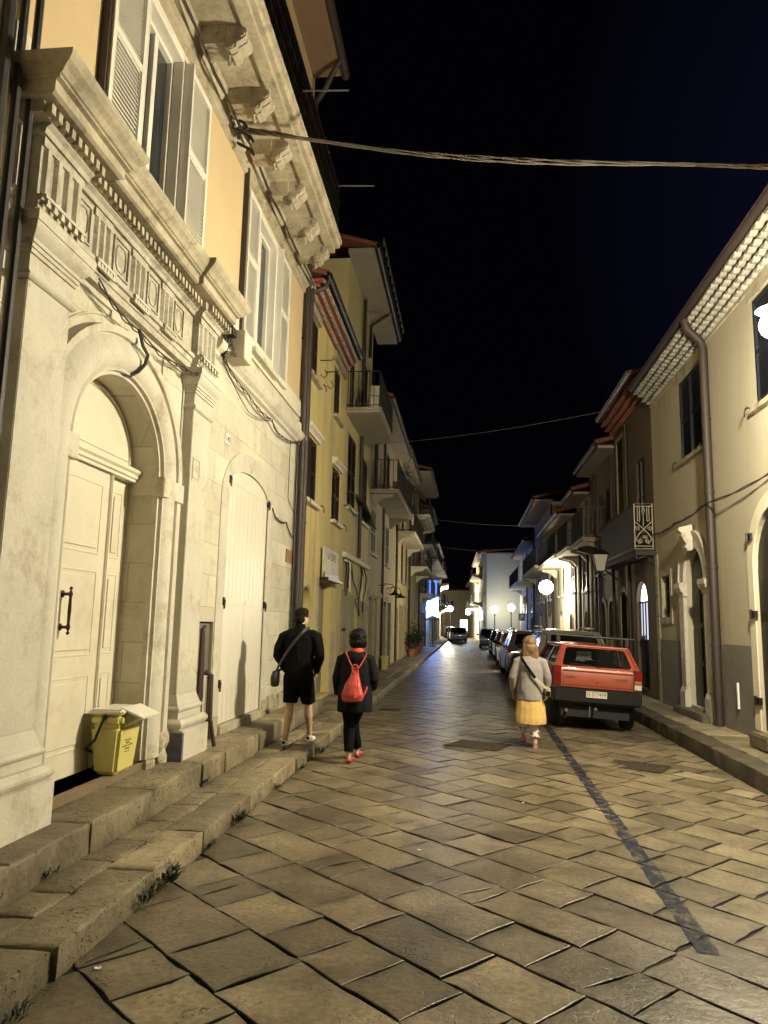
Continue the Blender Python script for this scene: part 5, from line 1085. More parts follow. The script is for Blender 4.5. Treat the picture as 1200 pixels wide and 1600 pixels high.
def lbox(name, x0, x1, y0, y1, z0, z1, col, st, label, cat='sign'):
    B = thing(name, label, cat, (x1, y0, z0)); b = MB(); b.box(x0, x1, y0, y1, z0, z1); b.build('light_panel', emat(name + ' glow', col, st), B, bevel=.01)
    b = MB(); b.box(x0 - .02, x1 + .02, y0 + .01, y1 - .01, z1 + .001, z1 + .03); b.box(x0 - .02, x1 + .02, y0 + .01, y1 - .01, z0 - .03, z0 - .001); b.build('frame', DARKM, B)
lbox('lit_shop_sign', .92, 1.42, 66.0, 66.15, 2.2, 3.0, (.9, .95, 1), 3.5, 'white lit sign box projecting from the pale corner building')
lbox('lit_cross_sign', -.05, .35, 84.0, 84.15, 2.9, 3.5, (.75, .9, 1), 60, 'small bright bluish sign above the far parked cars')
lbox('lit_shop_window', -.8, .1, 96.0, 96.1, 1.0, 2.4, (.9, .95, 1), 3.5, 'bright far shop front right of the distant globe lamps')
def sign_post(x, y):
    P_ = thing('parking_sign', 'blue parking sign with a white P on a thin post', 'road sign', (x, y, .14)); b = MB(); b.tube([(x, y, .14), (x, y, 2.7)], .03, 8); b.build('post', METG, P_)
    b = MB(); b.box(x - .2, x + .2, y - .04, y - .032, 2.05, 2.5); pl = b.build('plate', mat('blue sign face', (.02, .09, .42), rough=.35, bump=0), P_)
    text_obj('letter', 'P', .38, ENAM, pl, Matrix.Translation(-Vector((x, y, .14))) @ Matrix(((1, 0, 0, x), (0, 0, -1, y - .042), (0, 1, 0, 2.27), (0, 0, 0, 1))))
sign_post(3.42, 47.0)
# ================================================================== overhead wires
b = MB(); random.seed(31)
Pz = [(-3.0, 8.18, 7.80), (-2.5, 8.2, 7.76), (-2.0, 8.22, 7.66), (-.64, 8.28, 7.43), (.9, 8.3, 7.25), (2.39, 8.3, 7.14), (3.3, 8.3, 7.06), (3.95, 8.3, 7.02)]
def crv(P, n):
    P = [Vector(p) for p in P]; out = []
    for i in range(len(P) - 1):
        p0, p1, p2, p3 = P[max(i - 1, 0)], P[i], P[i + 1], P[min(i + 2, len(P) - 1)]
        for k in range(n):
            t = k / n; out.append(.5 * ((2 * p1) + (p2 - p0) * t + (2 * p0 - 5 * p1 + 4 * p2 - p3) * t * t + (3 * p1 - p0 - 3 * p2 + p3) * t ** 3))
    return out + [P[-1]]
base = crv(Pz, 10)
for k in range(4):
    ph = k * 1.57
    b.tube([p + Vector((0, .022 * math.cos(i * .42 + ph), (.022 + .012 * math.sin(i * .21)) * math.sin(i * .42 + ph))) for i, p in enumerate(base)], .0085, 6)
o = b.build('overhead_cable', mat('grey aerial cable', (.13, .11, .08), rough=.6, bump=.1), smooth=True); tag(o, 'thick twisted overhead cable bundle crossing the street at the top', 'cable')
b = MB(); b.tube([(-3.0, 8.15, 7.83), (-2.75, 8.2, 7.8), (-2.5, 8.2, 7.76), (-2.2, 8.21, 7.70)], [.035, .04, .03, .02], 8); o = b.build('cable_sleeve', CABLEM, smooth=True); tag(o, 'black sleeve on the wall end of the overhead cable', 'cable')
for i, (p, q, r, l) in enumerate((((-2.9, 23.5, 7.55), (3.9, 20.0, 7.60), .006, 'thin wire crossing the street high up, nearest of the thin wires'), ((-2.2, 38, 7.2), (3.4, 35, 6.4), .008, 'thin far wire between the houses, upper one'), ((-2.2, 40, 6.0), (3.4, 38, 5.4), .008, 'thin far wire between the houses, lower one'))):
    cable('overhead_wire', [p, q], r, mat('thin grey wire', (.2, .2, .2), rough=.6), l, 'wire', sag=.12, n=20)
# ================================================================== pots, weeds, bin
def leafball(b, c, n, r, L=.05, sz=1):
    for k in range(n):
        p = Vector(c) + Vector((random.gauss(0, r), random.gauss(0, r), random.gauss(0, r * sz))); u = Vector((random.gauss(0, 1), random.gauss(0, 1), random.gauss(.4, 1))).normalized() * L * random.uniform(.6, 1.3); w = u.cross(Vector((random.random(), random.random(), random.random()))).normalized() * L * .35
        b.quad(p, p + u * .5 + w, p + u, p + u * .5 - w)
random.seed(44)
for i, (x, y, h, lab) in enumerate(((-2.72, 36.4, .9, 'bushy potted plant, nearest in the left pavement row'), (-2.7, 39.2, 1.5, 'tall potted shrub on the left pavement beyond the nearest pot'), (-2.72, 42.0, 1.0, 'potted plant farthest along the left pavement'))):
    P_ = thing('potted_plant', lab, 'plant', (x, y, .13), 'potted plants on the left pavement'); b = MB(); b.lathe([(.15, .13), (.22, .45), (.24, .46), (.24, .5), (.2, .5), (.19, .46)], (x, y, 0), 12); b.build('pot', POTM, P_)
    b = MB(); leafball(b, (x, y, .5 + h * .45), 420, .17, .09, h * 1.3); b.tube([(x, y, .4), (x, y, .5 + h * .5)], .02, 5); b.build('foliage', LEAF, P_)
W_G = 'weeds growing at the foot of the left kerb'
for i, (x, y, h, n, lab) in enumerate(((-1.93, 4.60, .12, 60, 'dark green weed tuft in the kerb hole nearest the viewer'), (-1.93, 4.95, .11, 46, 'broad leaved weed below the kerb beside the nearest tuft'), (-1.93, 6.45, .12, 70, 'spiky grass tuft at the kerb left of the middle'), (-1.93, 7.7, .08, 36, 'tiny weed at the kerb joint before the walkers'), (-1.9, 9.85, .14, 70, 'leafy weed at the kerb beside the man in shorts'), (-2.93, 11.0, .12, 40, 'small weed at the wall base beside the raised step'))):
    b = MB(); z0 = .0 if x > -2.5 else .33
    for k in range(n):
        a = random.uniform(0, 6.28); rr = random.uniform(0, .05); p = Vector((x + rr * math.cos(a), y + rr * 1.6 * math.sin(a), z0)); L = h * random.uniform(.5, 1.2); t = Vector((math.cos(a) * .5 + .25 * (x > -2.5), math.sin(a) * .6, 1)).normalized(); w = Vector((-math.sin(a), math.cos(a), 0)) * (.005 if i != 1 else .016)
        m_ = p + t * L * .6; e_ = p + t * L * .9 + Vector((math.cos(a), math.sin(a), -.3)) * L * .3; b.quad(p - w, m_ - w, e_, m_ + w)
    o = b.build('weed_tuft', LEAF); tag(o, lab, 'weed', W_G)
P_ = thing('yellow_bucket', 'small yellow bin with open hoop handle standing by the shop openings', 'bin', (-2.85, 25.8, .13)); b = MB(); b.lathe([(.13, .13), (.17, .6), (.18, .6), (.15, .58)], (-2.85, 25.8, 0), 12); b.build('body', YB, P_); b = MB(); b.tube([(-2.85 + .17 * math.cos(t * .26), 25.8, .6 + .35 * math.sin(t * .26)) for t in range(13)], .015, 5); b.build('handle', METG, P_)
# ================================================================== cars
TYRE = mat('tyre rubber', (.012, .011, .011), rough=.8, bump=.3, bscale=30); RIM = mat('steel wheel', (.25, .24, .23), rough=.4, metal=.6, bump=.05); PLAST = mat('black bumper plastic', (.005, .0045, .004), rough=.6, var=.1, bump=.15, bscale=120, spec=.3)
CG = bpy.data.materials.new('car glass'); CG.use_nodes = True; P = CG.node_tree.nodes['Principled BSDF']; P.inputs['Base Color'].default_value = (.006, .007, .007, 1); P.inputs['Roughness'].default_value = .04; P.inputs['Alpha'].default_value = .5; P.inputs['Specular IOR Level'].default_value = .7
CGD = mat('dark car glass', (.008, .009, .010), rough=.05, bump=0, spec=.8)
REDL = mat('red tail lamp plastic', (.17, .010, .008), rough=.15, bump=0, spec=.7); AMB = mat('amber lamp plastic', (.45, .14, .02), rough=.2, bump=0); WHL = mat('clear lamp plastic', (.55, .52, .46), rough=.15, bump=0); SEAT = mat('dark seat cloth', (.035, .033, .03), rough=.9)
CHR = mat('chrome', (.6, .6, .58), rough=.15, metal=1, bump=0); PLT = mat('white plate', (.66, .64, .54), rough=.4, bump=0); BLK = mat('black lettering', (.015, .015, .015), rough=.5, bump=0)
def paint(n, c, coat=.6, rough=.35): return mat(n + ' car paint', c, rough=rough, var=.05, scale=2.5, bump=.03, bscale=90, coat=coat, spec=.5)
def pframe(b, q, hole, r=.05, th=.03, n=5, inward=(0, 1, 0)):
    """panel over quad q (P00,P10,P11,P01) with a rounded hole; returns the hole loop"""
    q = [Vector(p) for p in q]; U = (q[1] - q[0]).length; V = (q[3] - q[0]).length
    P2 = lambda u, v: q[0] * (1 - u) * (1 - v) + q[1] * u * (1 - v) + q[2] * u * v + q[3] * (1 - u) * v
    u0, u1, v0, v1 = hole; ru, rv = r / U, r / V; inn = []; out = []
    for (cu, cv, a0, oc) in ((u1 - ru, v1 - rv, 0, (1, 1)), (u0 + ru, v1 - rv, 90, (0, 1)), (u0 + ru, v0 + rv, 180, (0, 0)), (u1 - ru, v0 + rv, 270, (1, 0))):
        for k in range(n + 1):
            a = R_(a0 + 90 * k / n); inn.append(P2(cu + ru * math.cos(a), cv + rv * math.sin(a))); out.append(P2(*oc))
    m = len(inn); t = Vector(inward) * th
    vs = inn + out + [p + t for p in inn] + [p + t for p in out]
    b.add(vs, [(k, (k + 1) % m, m + (k + 1) % m, m + k) for k in range(m)] + [(k, (k + 1) % m, 2 * m + (k + 1) % m, 2 * m + k) for k in range(m)] + [(2 * m + k, 2 * m + (k + 1) % m, 3 * m + (k + 1) % m, 3 * m + k) for k in range(m)])
    return inn
def wheel(T, x, y, r, w, side, zg=0):
    b = MB(); s = side; b.world = False
    b.lathe([(r * .62, -w / 2), (r * .93, -w / 2), (r, -w * .36), (r, w * .36), (r * .93, w / 2), (r * .62, w / 2)], (0, 0, 0), 22, axis=0); o = b.build('wheel', TYRE, T, smooth=True); o.location = (x, y, r + zg)
    g = MB(); g.world = False; g.lathe([(.02, w * .30 * s), (r * .2, w * .34 * s), (r * .3, w * .22 * s), (r * .5, w * .25 * s), (r * .63, w * .42 * s), (r * .64, -w * .3 * s)], (0, 0, 0), 18, axis=0); q = g.build('rim', RIM, T, smooth=True); q.parent = o
def car(name, label, cat, loc, yaw, roll, L, Wd, H, belt, col, bumper, y0t, y1t, y0b=.04, y1b=None, wt=.80, rails=False, wr=.31, lamp='v', rich=False, rear_hole=(.10, .90, .16, .88), plate=None, hood=None, glass=None, group=None, nose=.62, lampc=None, zb=.24):
    T = thing(name, label, cat, loc, group, local=True); hw = Wd / 2; rz = H - .06; y1b = y1b or L * .74; gl = glass or CG
    wy = (L * .17 + .05, L * .80)
    def arc(c): return [(c + (wr + .06) * math.cos(math.pi * k / 8), wr + (wr + .06) * math.sin(math.pi * k / 8)) for k in range(9)]
    low = [(.06, zb), (.02, zb + .04), (.0, zb + .08), (.0, belt - .10), (.035, belt)] + [(y1b, belt), (L - .25, belt - .10), (L - .04, belt - .22), (L, .5), (L - .02, .3 if zb < .3 else .48), (L - .08, zb)]
    prof = low + list(arc(wy[1])) + list(arc(wy[0]))
    prof = [p for p in low]; a1 = arc(wy[1]); a0 = arc(wy[0])
    cut = lambda A: [(A[0][0], zb)] + [p for p in A if p[1] > zb + .01] + [(A[-1][0], zb)]; prof += cut(a1) + cut(a0)
    b = MB(); b.world = False; b.prism(prof, 0, -hw, hw)
    b.build('body', col, T, bevel=.035, smooth=True, seg=3)
    b = MB(); b.world = False; b.box(-hw + .16, hw - .16, .12, L - .12, .20, zb + .03); b.build('underbody', TYRE, T)
    # cabin corners
    xb, xt = hw - .045, hw * wt
    B0 = [(-xb, y0b, belt - .01), (xb, y0b, belt - .01)]; T0 = [(-xt, y0t, rz), (xt, y0t, rz)]; B1 = [(-xb, y1b, belt - .01), (xb, y1b, belt - .01)]; T1 = [(-xt, y1t, rz), (xt, y1t, rz)]
    b = MB(); b.world = False
    rear = pframe(b, (B0[0], B0[1], T0[1], T0[0]), rear_hole, r=.06, inward=(0, 1, 0)); 
    front = pframe(b, (B1[0], B1[1], T1[1], T1[0]), (.07, .93, .08, .92), r=.05, inward=(0, -1, 0)); holes = []
    for s in (0, 1):
        sg = -1 if s == 0 else 1
        lerp = lambda A, Bq, t: tuple(A[i] + (Bq[i] - A[i]) * t for i in range(3))
        bm_, tm = lerp(B0[s], B1[s], .5), lerp(T0[s], T1[s], .45)
        holes.append(pframe(b, (B0[s], bm_, tm, T0[s]), (.22, .95, .10, .90), r=.04, inward=(-sg, 0, 0)))
        holes.append(pframe(b, (bm_, B1[s], T1[s], tm), (.05, .86, .10, .90), r=.04, inward=(-sg, 0, 0)))
    # roof: crowned slab
    n = 7; vs = []
    for j in range(n):
        v = j / (n - 1)
        for i in range(n):
            u = i / (n - 1); x = -xt + 2 * xt * u; y = y0t + (y1t - y0t) * v; z = rz + .055 * (1 - (2 * u - 1) ** 4) * (1 - (2 * v - 1) ** 4 * .8) ; vs.append((x, y, z))
    b.add(vs, [(j * n + i, j * n + i + 1, (j + 1) * n + i + 1, (j + 1) * n + i) for j in range(n - 1) for i in range(n - 1)])
    b.tube([T0[0], T0[1]], .022, 8); b.tube([T0[0], T1[0]], .022, 8); b.tube([T0[1], T1[1]], .022, 8); b.tube([T1[0], T1[1]], .022, 8)
    for s in (0, 1): b.tube([B0[s], T0[s]], .028, 8); b.tube([B1[s], T1[s]], .022, 8)
    b.build('roof', col, T, smooth=True)
    def pane(loop, off, nm):
        g = MB(); g.world = False; g.add([Vector(p) + Vector(off) for p in loop], [tuple(range(len(loop)))]); return g.build(nm, gl, T)
    pane(rear, (0, .012, 0), 'rear_window'); pane(front, (0, -.012, 0), 'windscreen')
    for k, h_ in enumerate(holes): pane(h_, ((.012 if k < 2 else -.012), 0, 0), 'side_window')
    b = MB(); b.world = False
    for x in (-hw * .45, hw * .45):
        for yy in (L * .30, L * .52): b.prism([(yy, .5), (yy + .12, .5), (yy, 1.0 * belt + .08), (yy - .10, belt + .08)], 0, x - .23, x + .23); b.box(x - .12, x + .12, yy - .14, yy - .04, belt + .09, belt + .28)
    b.box(-xb + .1, xb - .1, .2, L * .7, belt - .06, belt - .03); b.build('seats', SEAT, T, bevel=.03)
    # bumper
    z0, z1, out = bumper; b = MB(); b.world = False; b.box(-hw - .005, hw + .005, -out, .22, z0, z1); b.box(-hw - .004, hw + .004, L - .2, L + out, z0, z1); bp = b.build('bumper', PLAST if rich or lamp == 'v' else col, T, bevel=.03, smooth=True, seg=3)
    for (x, y) in ((-hw + .10, wy[0]), (hw - .10, wy[0]), (-hw + .10, wy[1]), (hw - .10, wy[1])): wheel(T, x, y, wr, .18, -1 if x < 0 else 1)
    # lamps
    for s in (-1, 1):
        b = MB(); b.world = False
        if lamp == 'v':
            x0, x1 = (s * (hw - .125), s * (hw + .004)); q = sorted((x0, x1)); zt = belt + .0; zl = z1 + .02; hh = zt - zl
            b.m = 1; b.box(q[0], q[1], -.012, .06, zl, zl + hh * .30); b.m = 2; b.box(q[0], q[1], -.014, .06, zl + hh * .31, zl + hh * .52); b.m = 0; b.box(q[0], q[1], -.016, .07, zl + hh * .53, zt)
            o = b.build('tail_lamp', [REDL, WHL if s > 0 else REDL, AMB if s > 0 else REDL], T, bevel=.006)
            g = MB(); g.world = False; g.box(q[0] - .012, q[1] + .0, -.008, .05, zl - .012, zt + .012); q2 = g.build('lamp_housing', PLAST, T); q2.parent = o
        else:
            q = sorted((s * (hw - .34), s * (hw + .003))); zt = belt - .03; b.prism([(q[0] if s > 0 else q[0], zt - .06), (q[0], zt - .01) , (q[1], zt), (q[1], zt - .16)] if s > 0 else [(q[1], zt - .06), (q[1], zt - .01), (q[0], zt), (q[0], zt - .16)], 1, -.014, .25); b.build('tail_lamp', REDL, T, bevel=.008)
        g = MB(); g.world = False; g.sphere((s * (hw + .11), y1b - .35, belt + .06), .09, 10, 8, (1, .5, .7)); g.tube([(s * (hw - .03), y1b - .32, belt), (s * (hw + .06), y1b - .33, belt + .03)], .02, 6); g.build('mirror', PLAST, T, smooth=True)
    if rails:
        b = MB(); b.world = False
        for s in (-1, 1): b.tube([(s * (xt - .03), y0t + .1, rz + .03), (s * (xt - .02), y0t + .2, rz + .10), (s * (xt - .02), y1t - .2, rz + .10), (s * (xt - .03), y1t - .1, rz + .03)], .02, 8)
        b.build('roof_rail', CHR, T, smooth=True)
    if plate:
        xo, zp, w_, h_, txt = plate; b = MB(); b.world = False; b.box(xo - w_ / 2, xo + w_ / 2, -out - .014, -out - .006, zp - h_ / 2, zp + h_ / 2); pl = b.build('number_plate', PLT, T, bevel=.002, seg=1)
        text_obj('lettering', txt, h_ * 1.02, BLK, pl, Matrix(((1, 0, 0, xo), (0, 0, -1, -out - .0155), (0, 1, 0, zp), (0, 0, 0, 1))), spacing=1.08, fit=w_ * .9)
    T.location = loc; T.rotation_euler = (0, R_(roll), R_(yaw)); return T, rear
RED = paint('faded red', (.27, .048, .022), coat=.35, rough=.38)
PCAR, rr = car('red_hatchback', 'small boxy faded red hatchback parked at the right kerb, plate IS 077499', 'car', (2.175, 13.15, -.02), 1.5, 3.0, 3.38, 1.47, 1.45, 1.03, RED, (.44, .70, .055), .33, 2.15, y0b=.03, y1b=2.62, wt=.765,
   wr=.275, rich=True, zb=.47, rear_hole=(.065, .935, .09, .92), plate=(-.02, .60, .345, .105, 'IS 077499'))
T = PCAR
b = MB(); b.world = False      # hatch edges, keyhole, wiper, badge marks, dent crease
b.tube([(-.57, -.004, .73), (-.58, -.004, .99)], .004, 4); b.tube([(.57, -.004, .73), (.58, -.004, .99)], .004, 4); b.tube([(-.57, -.005, .735), (.57, -.005, .735)], .004, 4); b.sphere((.0, -.006, .80), .014, 8, 6)
b.build('hatch_seam', BLK, T)
b = MB(); b.world = False; b.tube([(-.58, .000, .975), (.58, .000, .975)], .012, 6); b.build('hatch_crease', RED, T, smooth=True)
def rp(u, z): # point on the rear glass plane
    t = (z - 1.02) / (1.39 - 1.02); return (u, .03 + .30 * t - .012, z)
b = MB(); b.world = False; b.sphere(rp(.02, 1.055), .022, 8, 6); b.tube([rp(.02, 1.06), rp(-.18, 1.08), rp(-.46, 1.09)], .007, 5); b.build('wiper', BLK, T)
text_obj('badge', 'PANDA', .05, BLK, T, Matrix(((1, 0, 0, -.46), (0, 0, -1, -.0065), (0, 1, 0, .865), (0, 0, 0, 1)))); text_obj('badge', 'YOUNG', .062, BLK, T, Matrix(((1, 0, 0, .40), (0, 0, -1, -.0065), (.06, 1, 0, .865), (0, 0, 0, 1))))
b = MB(); b.world = False; b.sphere((-.03, -.07, .36), .03, 8, 6); b.tube([(-.03, -.07, .36), (-.03, .1, .33)], .016, 6); b.tube([(-.12, -.03, .40), (-.12, -.04, .22)], .006, 4); b.tube([(-.5, .0, .30), (-.46, .4, .30)], .025, 8); b.build('tow_hitch', RIM, T)
b = MB(); b.world = False
for y in (.55, 1.75): b.tube([(-.72, y, 1.56), (.72, y, 1.56)], .018, 8); 
for y in (.55, 1.75):
    for s in (-1, 1): b.box(s * .6 - .03, s * .6 + .03, y - .03, y + .03, 1.42, 1.56)
b.tube([(.35, .55, 1.585), (.52, .62, 1.62)], .012, 6); b.build('roof_rack', DARKM, T)
b = MB(); b.world = False; b.box(-.62, -.2, -.058, -.056, .705, .708); b.tube([(-.55, -.045, .712), (.6, -.045, .712)], .006, 4); b.build('hatch_sill', RED, T)
SIL = paint('pale silver', (.17, .155, .125), .7, .3); SIL2 = paint('grey silver', (.11, .10, .09), .7, .3); DKB = paint('dark blue', (.012, .015, .035), .8, .25); BKP = paint('black', (.012, .011, .011), .8, .25); MAR = paint('dark red', (.10, .012, .012), .8, .25)
car('silver_estate', 'pale silver car with chrome roof rails parked in front of the red hatchback', 'car', (2.50, 18.2, 0), 1, 1.5, 4.4, 1.76, 1.66, 1.08, SIL, (.36, .64, .04), .42, 2.9, wt=.74, rails=True, lamp='h', rear_hole=(.08, .92, .14, .88), glass=CGD)
car('grey_estate', 'grey silver car with roof rails parked third in the right hand row', 'car', (2.15, 24.2, 0), 1, 1, 4.3, 1.74, 1.58, 1.02, SIL2, (.36, .62, .04), .45, 2.8, wt=.74, rails=True, lamp='h', glass=CGD)
car('dark_hatchback', 'dark red hatchback parked fourth in the right hand row', 'car', (2.15, 30.2, 0), 0, 1, 3.9, 1.68, 1.46, .95, MAR, (.32, .56, .04), .4, 2.6, lamp='h', glass=CGD)
car('dark_hatchback', 'black hatchback parked fifth in the right hand row', 'car', (2.2, 36.4, 0), 0, 1, 3.9, 1.68, 1.46, .95, BKP, (.32, .56, .04), .4, 2.6, lamp='h', glass=CGD)
car('dark_hatchback', 'black car parked sixth in the right hand row, before the lone blue one', 'car', (2.2, 43.2, 0), 0, 0, 4.0, 1.68, 1.48, .95, BKP, (.32, .56, .04), .4, 2.6, lamp='h', glass=CGD)
car('blue_hatchback', 'dark blue hatchback parked alone in front of the blank pale side wall', 'car', (1.80, 56.0, 0), 0, 0, 3.9, 1.66, 1.50, .95, DKB, (.32, .56, .04), .4, 2.6, lamp='h', glass=CGD)
for i, (x, y, c, l) in enumerate(((-.75, 74.0, BKP, 'black far car with red tail lamps, rightmost of the distant three'), (-1.15, 81.0, SIL2, 'grey far car, middle of the distant three'), (-1.7, 89.0, BKP, 'dark far car, leftmost of the distant three'))):
    T, _ = car('far_car', l, 'car', (x, y, 0), 3, 0, 4.1, 1.7, 1.5, .98, c, (.32, .56, .04), .42, 2.8, lamp='h', glass=CGD, group='parked cars at the far bend')
random.seed(77)
for i, (x, y, l) in enumerate(((-.35, 5.9, 'tiny white scrap of paper on the slabs near the middle of the street'), (-1.8, 3.75, 'crumpled white paper scrap lying under the left kerb'), (.55, 7.6, 'small pale cigarette end on the slabs left of the blue line'))):
    b = MB(); 
    for k in range(4): a = random.uniform(0, 6.3); p = Vector((x, y, .006 + cz(x))); u = Vector((math.cos(a), math.sin(a), .25)) * .016; w = Vector((-math.sin(a), math.cos(a), .1)) * .010; b.quad(p - w, p + u - w, p + u + w, p + w)
    o = b.build('paper_scrap', ENAM); tag(o, l, 'litter', 'scraps of litter on the paving')
for i, (x, y, n, lab) in enumerate(((-1.92, 3.2, 34, 'weed sprouting from the kerb joint in the bottom left corner'), (-1.93, 5.7, 30, 'low weed under the kerb just before the spiky tuft'), (-2.53, 4.5, 22, 'small weed in the joint below the raised step, near the portal base'), (-2.53, 7.2, 20, 'small weed at the foot of the raised step beside the rusty pipes'), (-1.92, 8.8, 40, 'weed cluster at the kerb a little before the man in shorts'))):
    b = MB(); z0 = .0 if x > -2.5 else .13
    for k in range(n):
        a = random.uniform(0, 6.28); rr = random.uniform(0, .04); p = Vector((x + rr * abs(math.cos(a)), y + rr * 2.2 * math.sin(a), z0)); L = random.uniform(.03, .09); t = Vector((.3 + math.cos(a) * .4, math.sin(a) * .6, 1)).normalized(); w = Vector((-math.sin(a), math.cos(a), 0)) * random.uniform(.003, .009)
        m_ = p + t * L * .6; e_ = p + t * L * .9 + Vector((math.cos(a), math.sin(a), -.3)) * L * .3; b.quad(p - w, m_ - w, e_, m_ + w)
    o = b.build('weed_tuft', LEAF); tag(o, lab, 'weed', W_G)
# ================================================================== people
def blobmesh(chains, blobs=(), voxel=.01, smooth=6, fac=.5, noise=0, nsc=8, seed=0):
    """union of tapered limbs (chains of (point, rx, ry)) and ellipsoids, remeshed into ONE continuous surface"""
    bm = bmesh.new()
    def ell(c, r, rot=None):
        m = Matrix.Translation(c) @ (rot.to_4x4() if rot else Matrix.Identity(4)) @ Matrix.Diagonal((r[0], r[1], r[2], 1)); bmesh.ops.create_uvsphere(bm, u_segments=16, v_segments=12, radius=1, matrix=m)
    for ch in chains:
        pts = [Vector(c[0]) for c in ch]; rings = []; n = 16
        side = Vector((1, 0, 0))
        for i, p in enumerate(pts):
            t = (pts[min(i + 1, len(pts) - 1)] - pts[max(i - 1, 0)]).normalized(); s = side - t * side.dot(t)
            s = s.normalized() if s.length > .2 else Vector((0, 1, 0)).cross(t).normalized(); f = t.cross(s).normalized(); rx, ry = ch[i][1], ch[i][2]
            rings.append([bm.verts.new(p + s * math.cos(2 * math.pi * k / n) * rx + f * math.sin(2 * math.pi * k / n) * ry) for k in range(n)])
        for a, c in zip(rings, rings[1:]):
            for k in range(n): bm.faces.new((a[k], a[(k + 1) % n], c[(k + 1) % n], c[k]))
        bm.faces.new(rings[0][::-1]); bm.faces.new(rings[-1])
        for e in (0, -1):
            r = min(ch[e][1], ch[e][2]) * (ch[e][3] if len(ch[e]) > 3 else .9)
            if r > .003: ell(pts[e], (ch[e][1] * .97, ch[e][2] * .97, r))
    for bl in blobs: ell(Vector(bl[0]), bl[1], bl[2] if len(bl) > 2 else None)
    bmesh.ops.recalc_face_normals(bm, faces=bm.faces)
    me = bpy.data.meshes.new('tmp'); bm.to_mesh(me); bm.free(); o = bpy.data.objects.new('tmp', me); COL.objects.link(o)
    r = o.modifiers.new('r', 'REMESH'); r.mode = 'VOXEL'; r.voxel_size = voxel
    s = o.modifiers.new('s', 'SMOOTH'); s.factor = fac; s.iterations = smooth
    dg = bpy.context.evaluated_depsgraph_get(); out = bpy.data.meshes.new_from_object(o.evaluated_get(dg)); bpy.data.objects.remove(o); bpy.data.meshes.remove(me)
    if noise:
        from mathutils import noise as nz
        for v in out.vertices:
            c = v.co; k = nz.noise(Vector((c.x * nsc + seed, c.y * nsc, c.z * nsc * .55))) + .5 * nz.noise(Vector((c.x * nsc * 2.3, c.y * nsc * 2.3 + seed, c.z * nsc * 1.4)))
            v.co = c + v.normal * k * noise
    for p in out.polygons: p.use_smooth = True
    return out
def skin_part(name, me, m, parent):
    o = bpy.data.objects.new(name, me); COL.objects.link(o); o.parent = parent; me.materials.clear(); me.materials.append(m); return o
def hand(ch, bl, wrist, dirv, side, palm_n, curl=.5):
    """palm, four curled fingers and a thumb; dirv = pointing direction, side = towards thumb"""
    w = Vector(wrist); d = Vector(dirv).normalized(); s = Vector(side).normalized(); n = d.cross(s).normalized() * palm_n
    pc = w + d * .045; ch.append([(w, .020, .024), (w + d * .03, .018, .034), (w + d * .085, .014, .038)])
    for k, (off, L, r) in enumerate(((.030, .070, .0085), (.010, .078, .009), (-.010, .072, .0085), (-.029, .058, .0075))):
        p0 = w + d * .075 + s * off; d1 = (d + n * curl * .6).normalized(); d2 = (d + n * curl * 1.8).normalized(); d3 = (d * .4 + n * curl * 2.5).normalized()
        p1 = p0 + d1 * L * .45; p2 = p1 + d2 * L * .32; p3 = p2 + d3 * L * .25; ch.append([(p0, r, r), (p1, r, r), (p2, r * .9, r * .9), (p3, r * .75, r * .75)])
    t0 = w + d * .025 + s * .026; t1 = t0 + (s * .6 + d * .7 + n * .3).normalized() * .035; t2 = t1 + (d * .9 + n * .5 + s * .1).normalized() * .028; ch.append([(t0, .012, .012), (t1, .010, .010), (t2, .008, .008)])
def head(ch, bl, c, R=1.0, yaw=0):
    """head centred on c, facing +y turned by yaw"""
    M3 = Matrix.Rotation(R_(yaw), 3, 'Z'); q = lambda x, y, z: Vector(c) + M3 @ Vector((x, y, z)) * R
    bl += [(q(0, -.008, .03), (.075 * R, .094 * R, .088 * R), M3), (q(0, .028, -.035), (.058 * R, .064 * R, .072 * R), M3), (q(0, .06, -.082), (.026 * R, .022 * R, .02 * R), M3), (q(0, .095, -.012), (.011 * R, .016 * R, .020 * R), M3), (q(0, .088, .012), (.008 * R, .010 * R, .026 * R), M3),
           (q(0, .086, -.048), (.024 * R, .010 * R, .007 * R), M3), (q(0, .084, -.060), (.020 * R, .011 * R, .007 * R), M3), (q(.03, .078, .028), (.022 * R, .012 * R, .008 * R), M3), (q(-.03, .078, .028), (.022 * R, .012 * R, .008 * R), M3)]
    for s in (-1, 1): bl.append((q(s * .078, -.005, -.012), (.009 * R, .018 * R, .031 * R), M3)); bl.append((q(s * .03, .080, .012), (.012 * R, .008 * R, .008 * R), M3))
    return q
def shoe(ch, bl, heel, toe, w=.045, h=.05):
    a, t = Vector(heel), Vector(toe); d = (t - a); bl.append(((a + d * .15) + Vector((0, 0, .04)), (w * .8, w * .9, h))); ch.append([(a + d * .08 + Vector((0, 0, .035)), w * .85, .038, .4), (a + d * .5 + Vector((0, 0, .034)), w, .036), (a + d * .85 + Vector((0, 0, .028)), w * .98, .028, .6)])
SKIN = mat('pale skin', (.58, .38, .28), rough=.55, var=.05, bump=.05); SKIN2 = mat('fair skin', (.50, .31, .24), rough=.55, var=.05, bump=.05)
EYE = mat('eye', (.5, .48, .45), rough=.2, bump=0)
def cloth(n, c, b_=.35, bs=140, r=.9, var=.1): return mat(n, c, rough=r, var=var, scale=5, bump=b_, bscale=bs, bdist=.004, spec=.15)
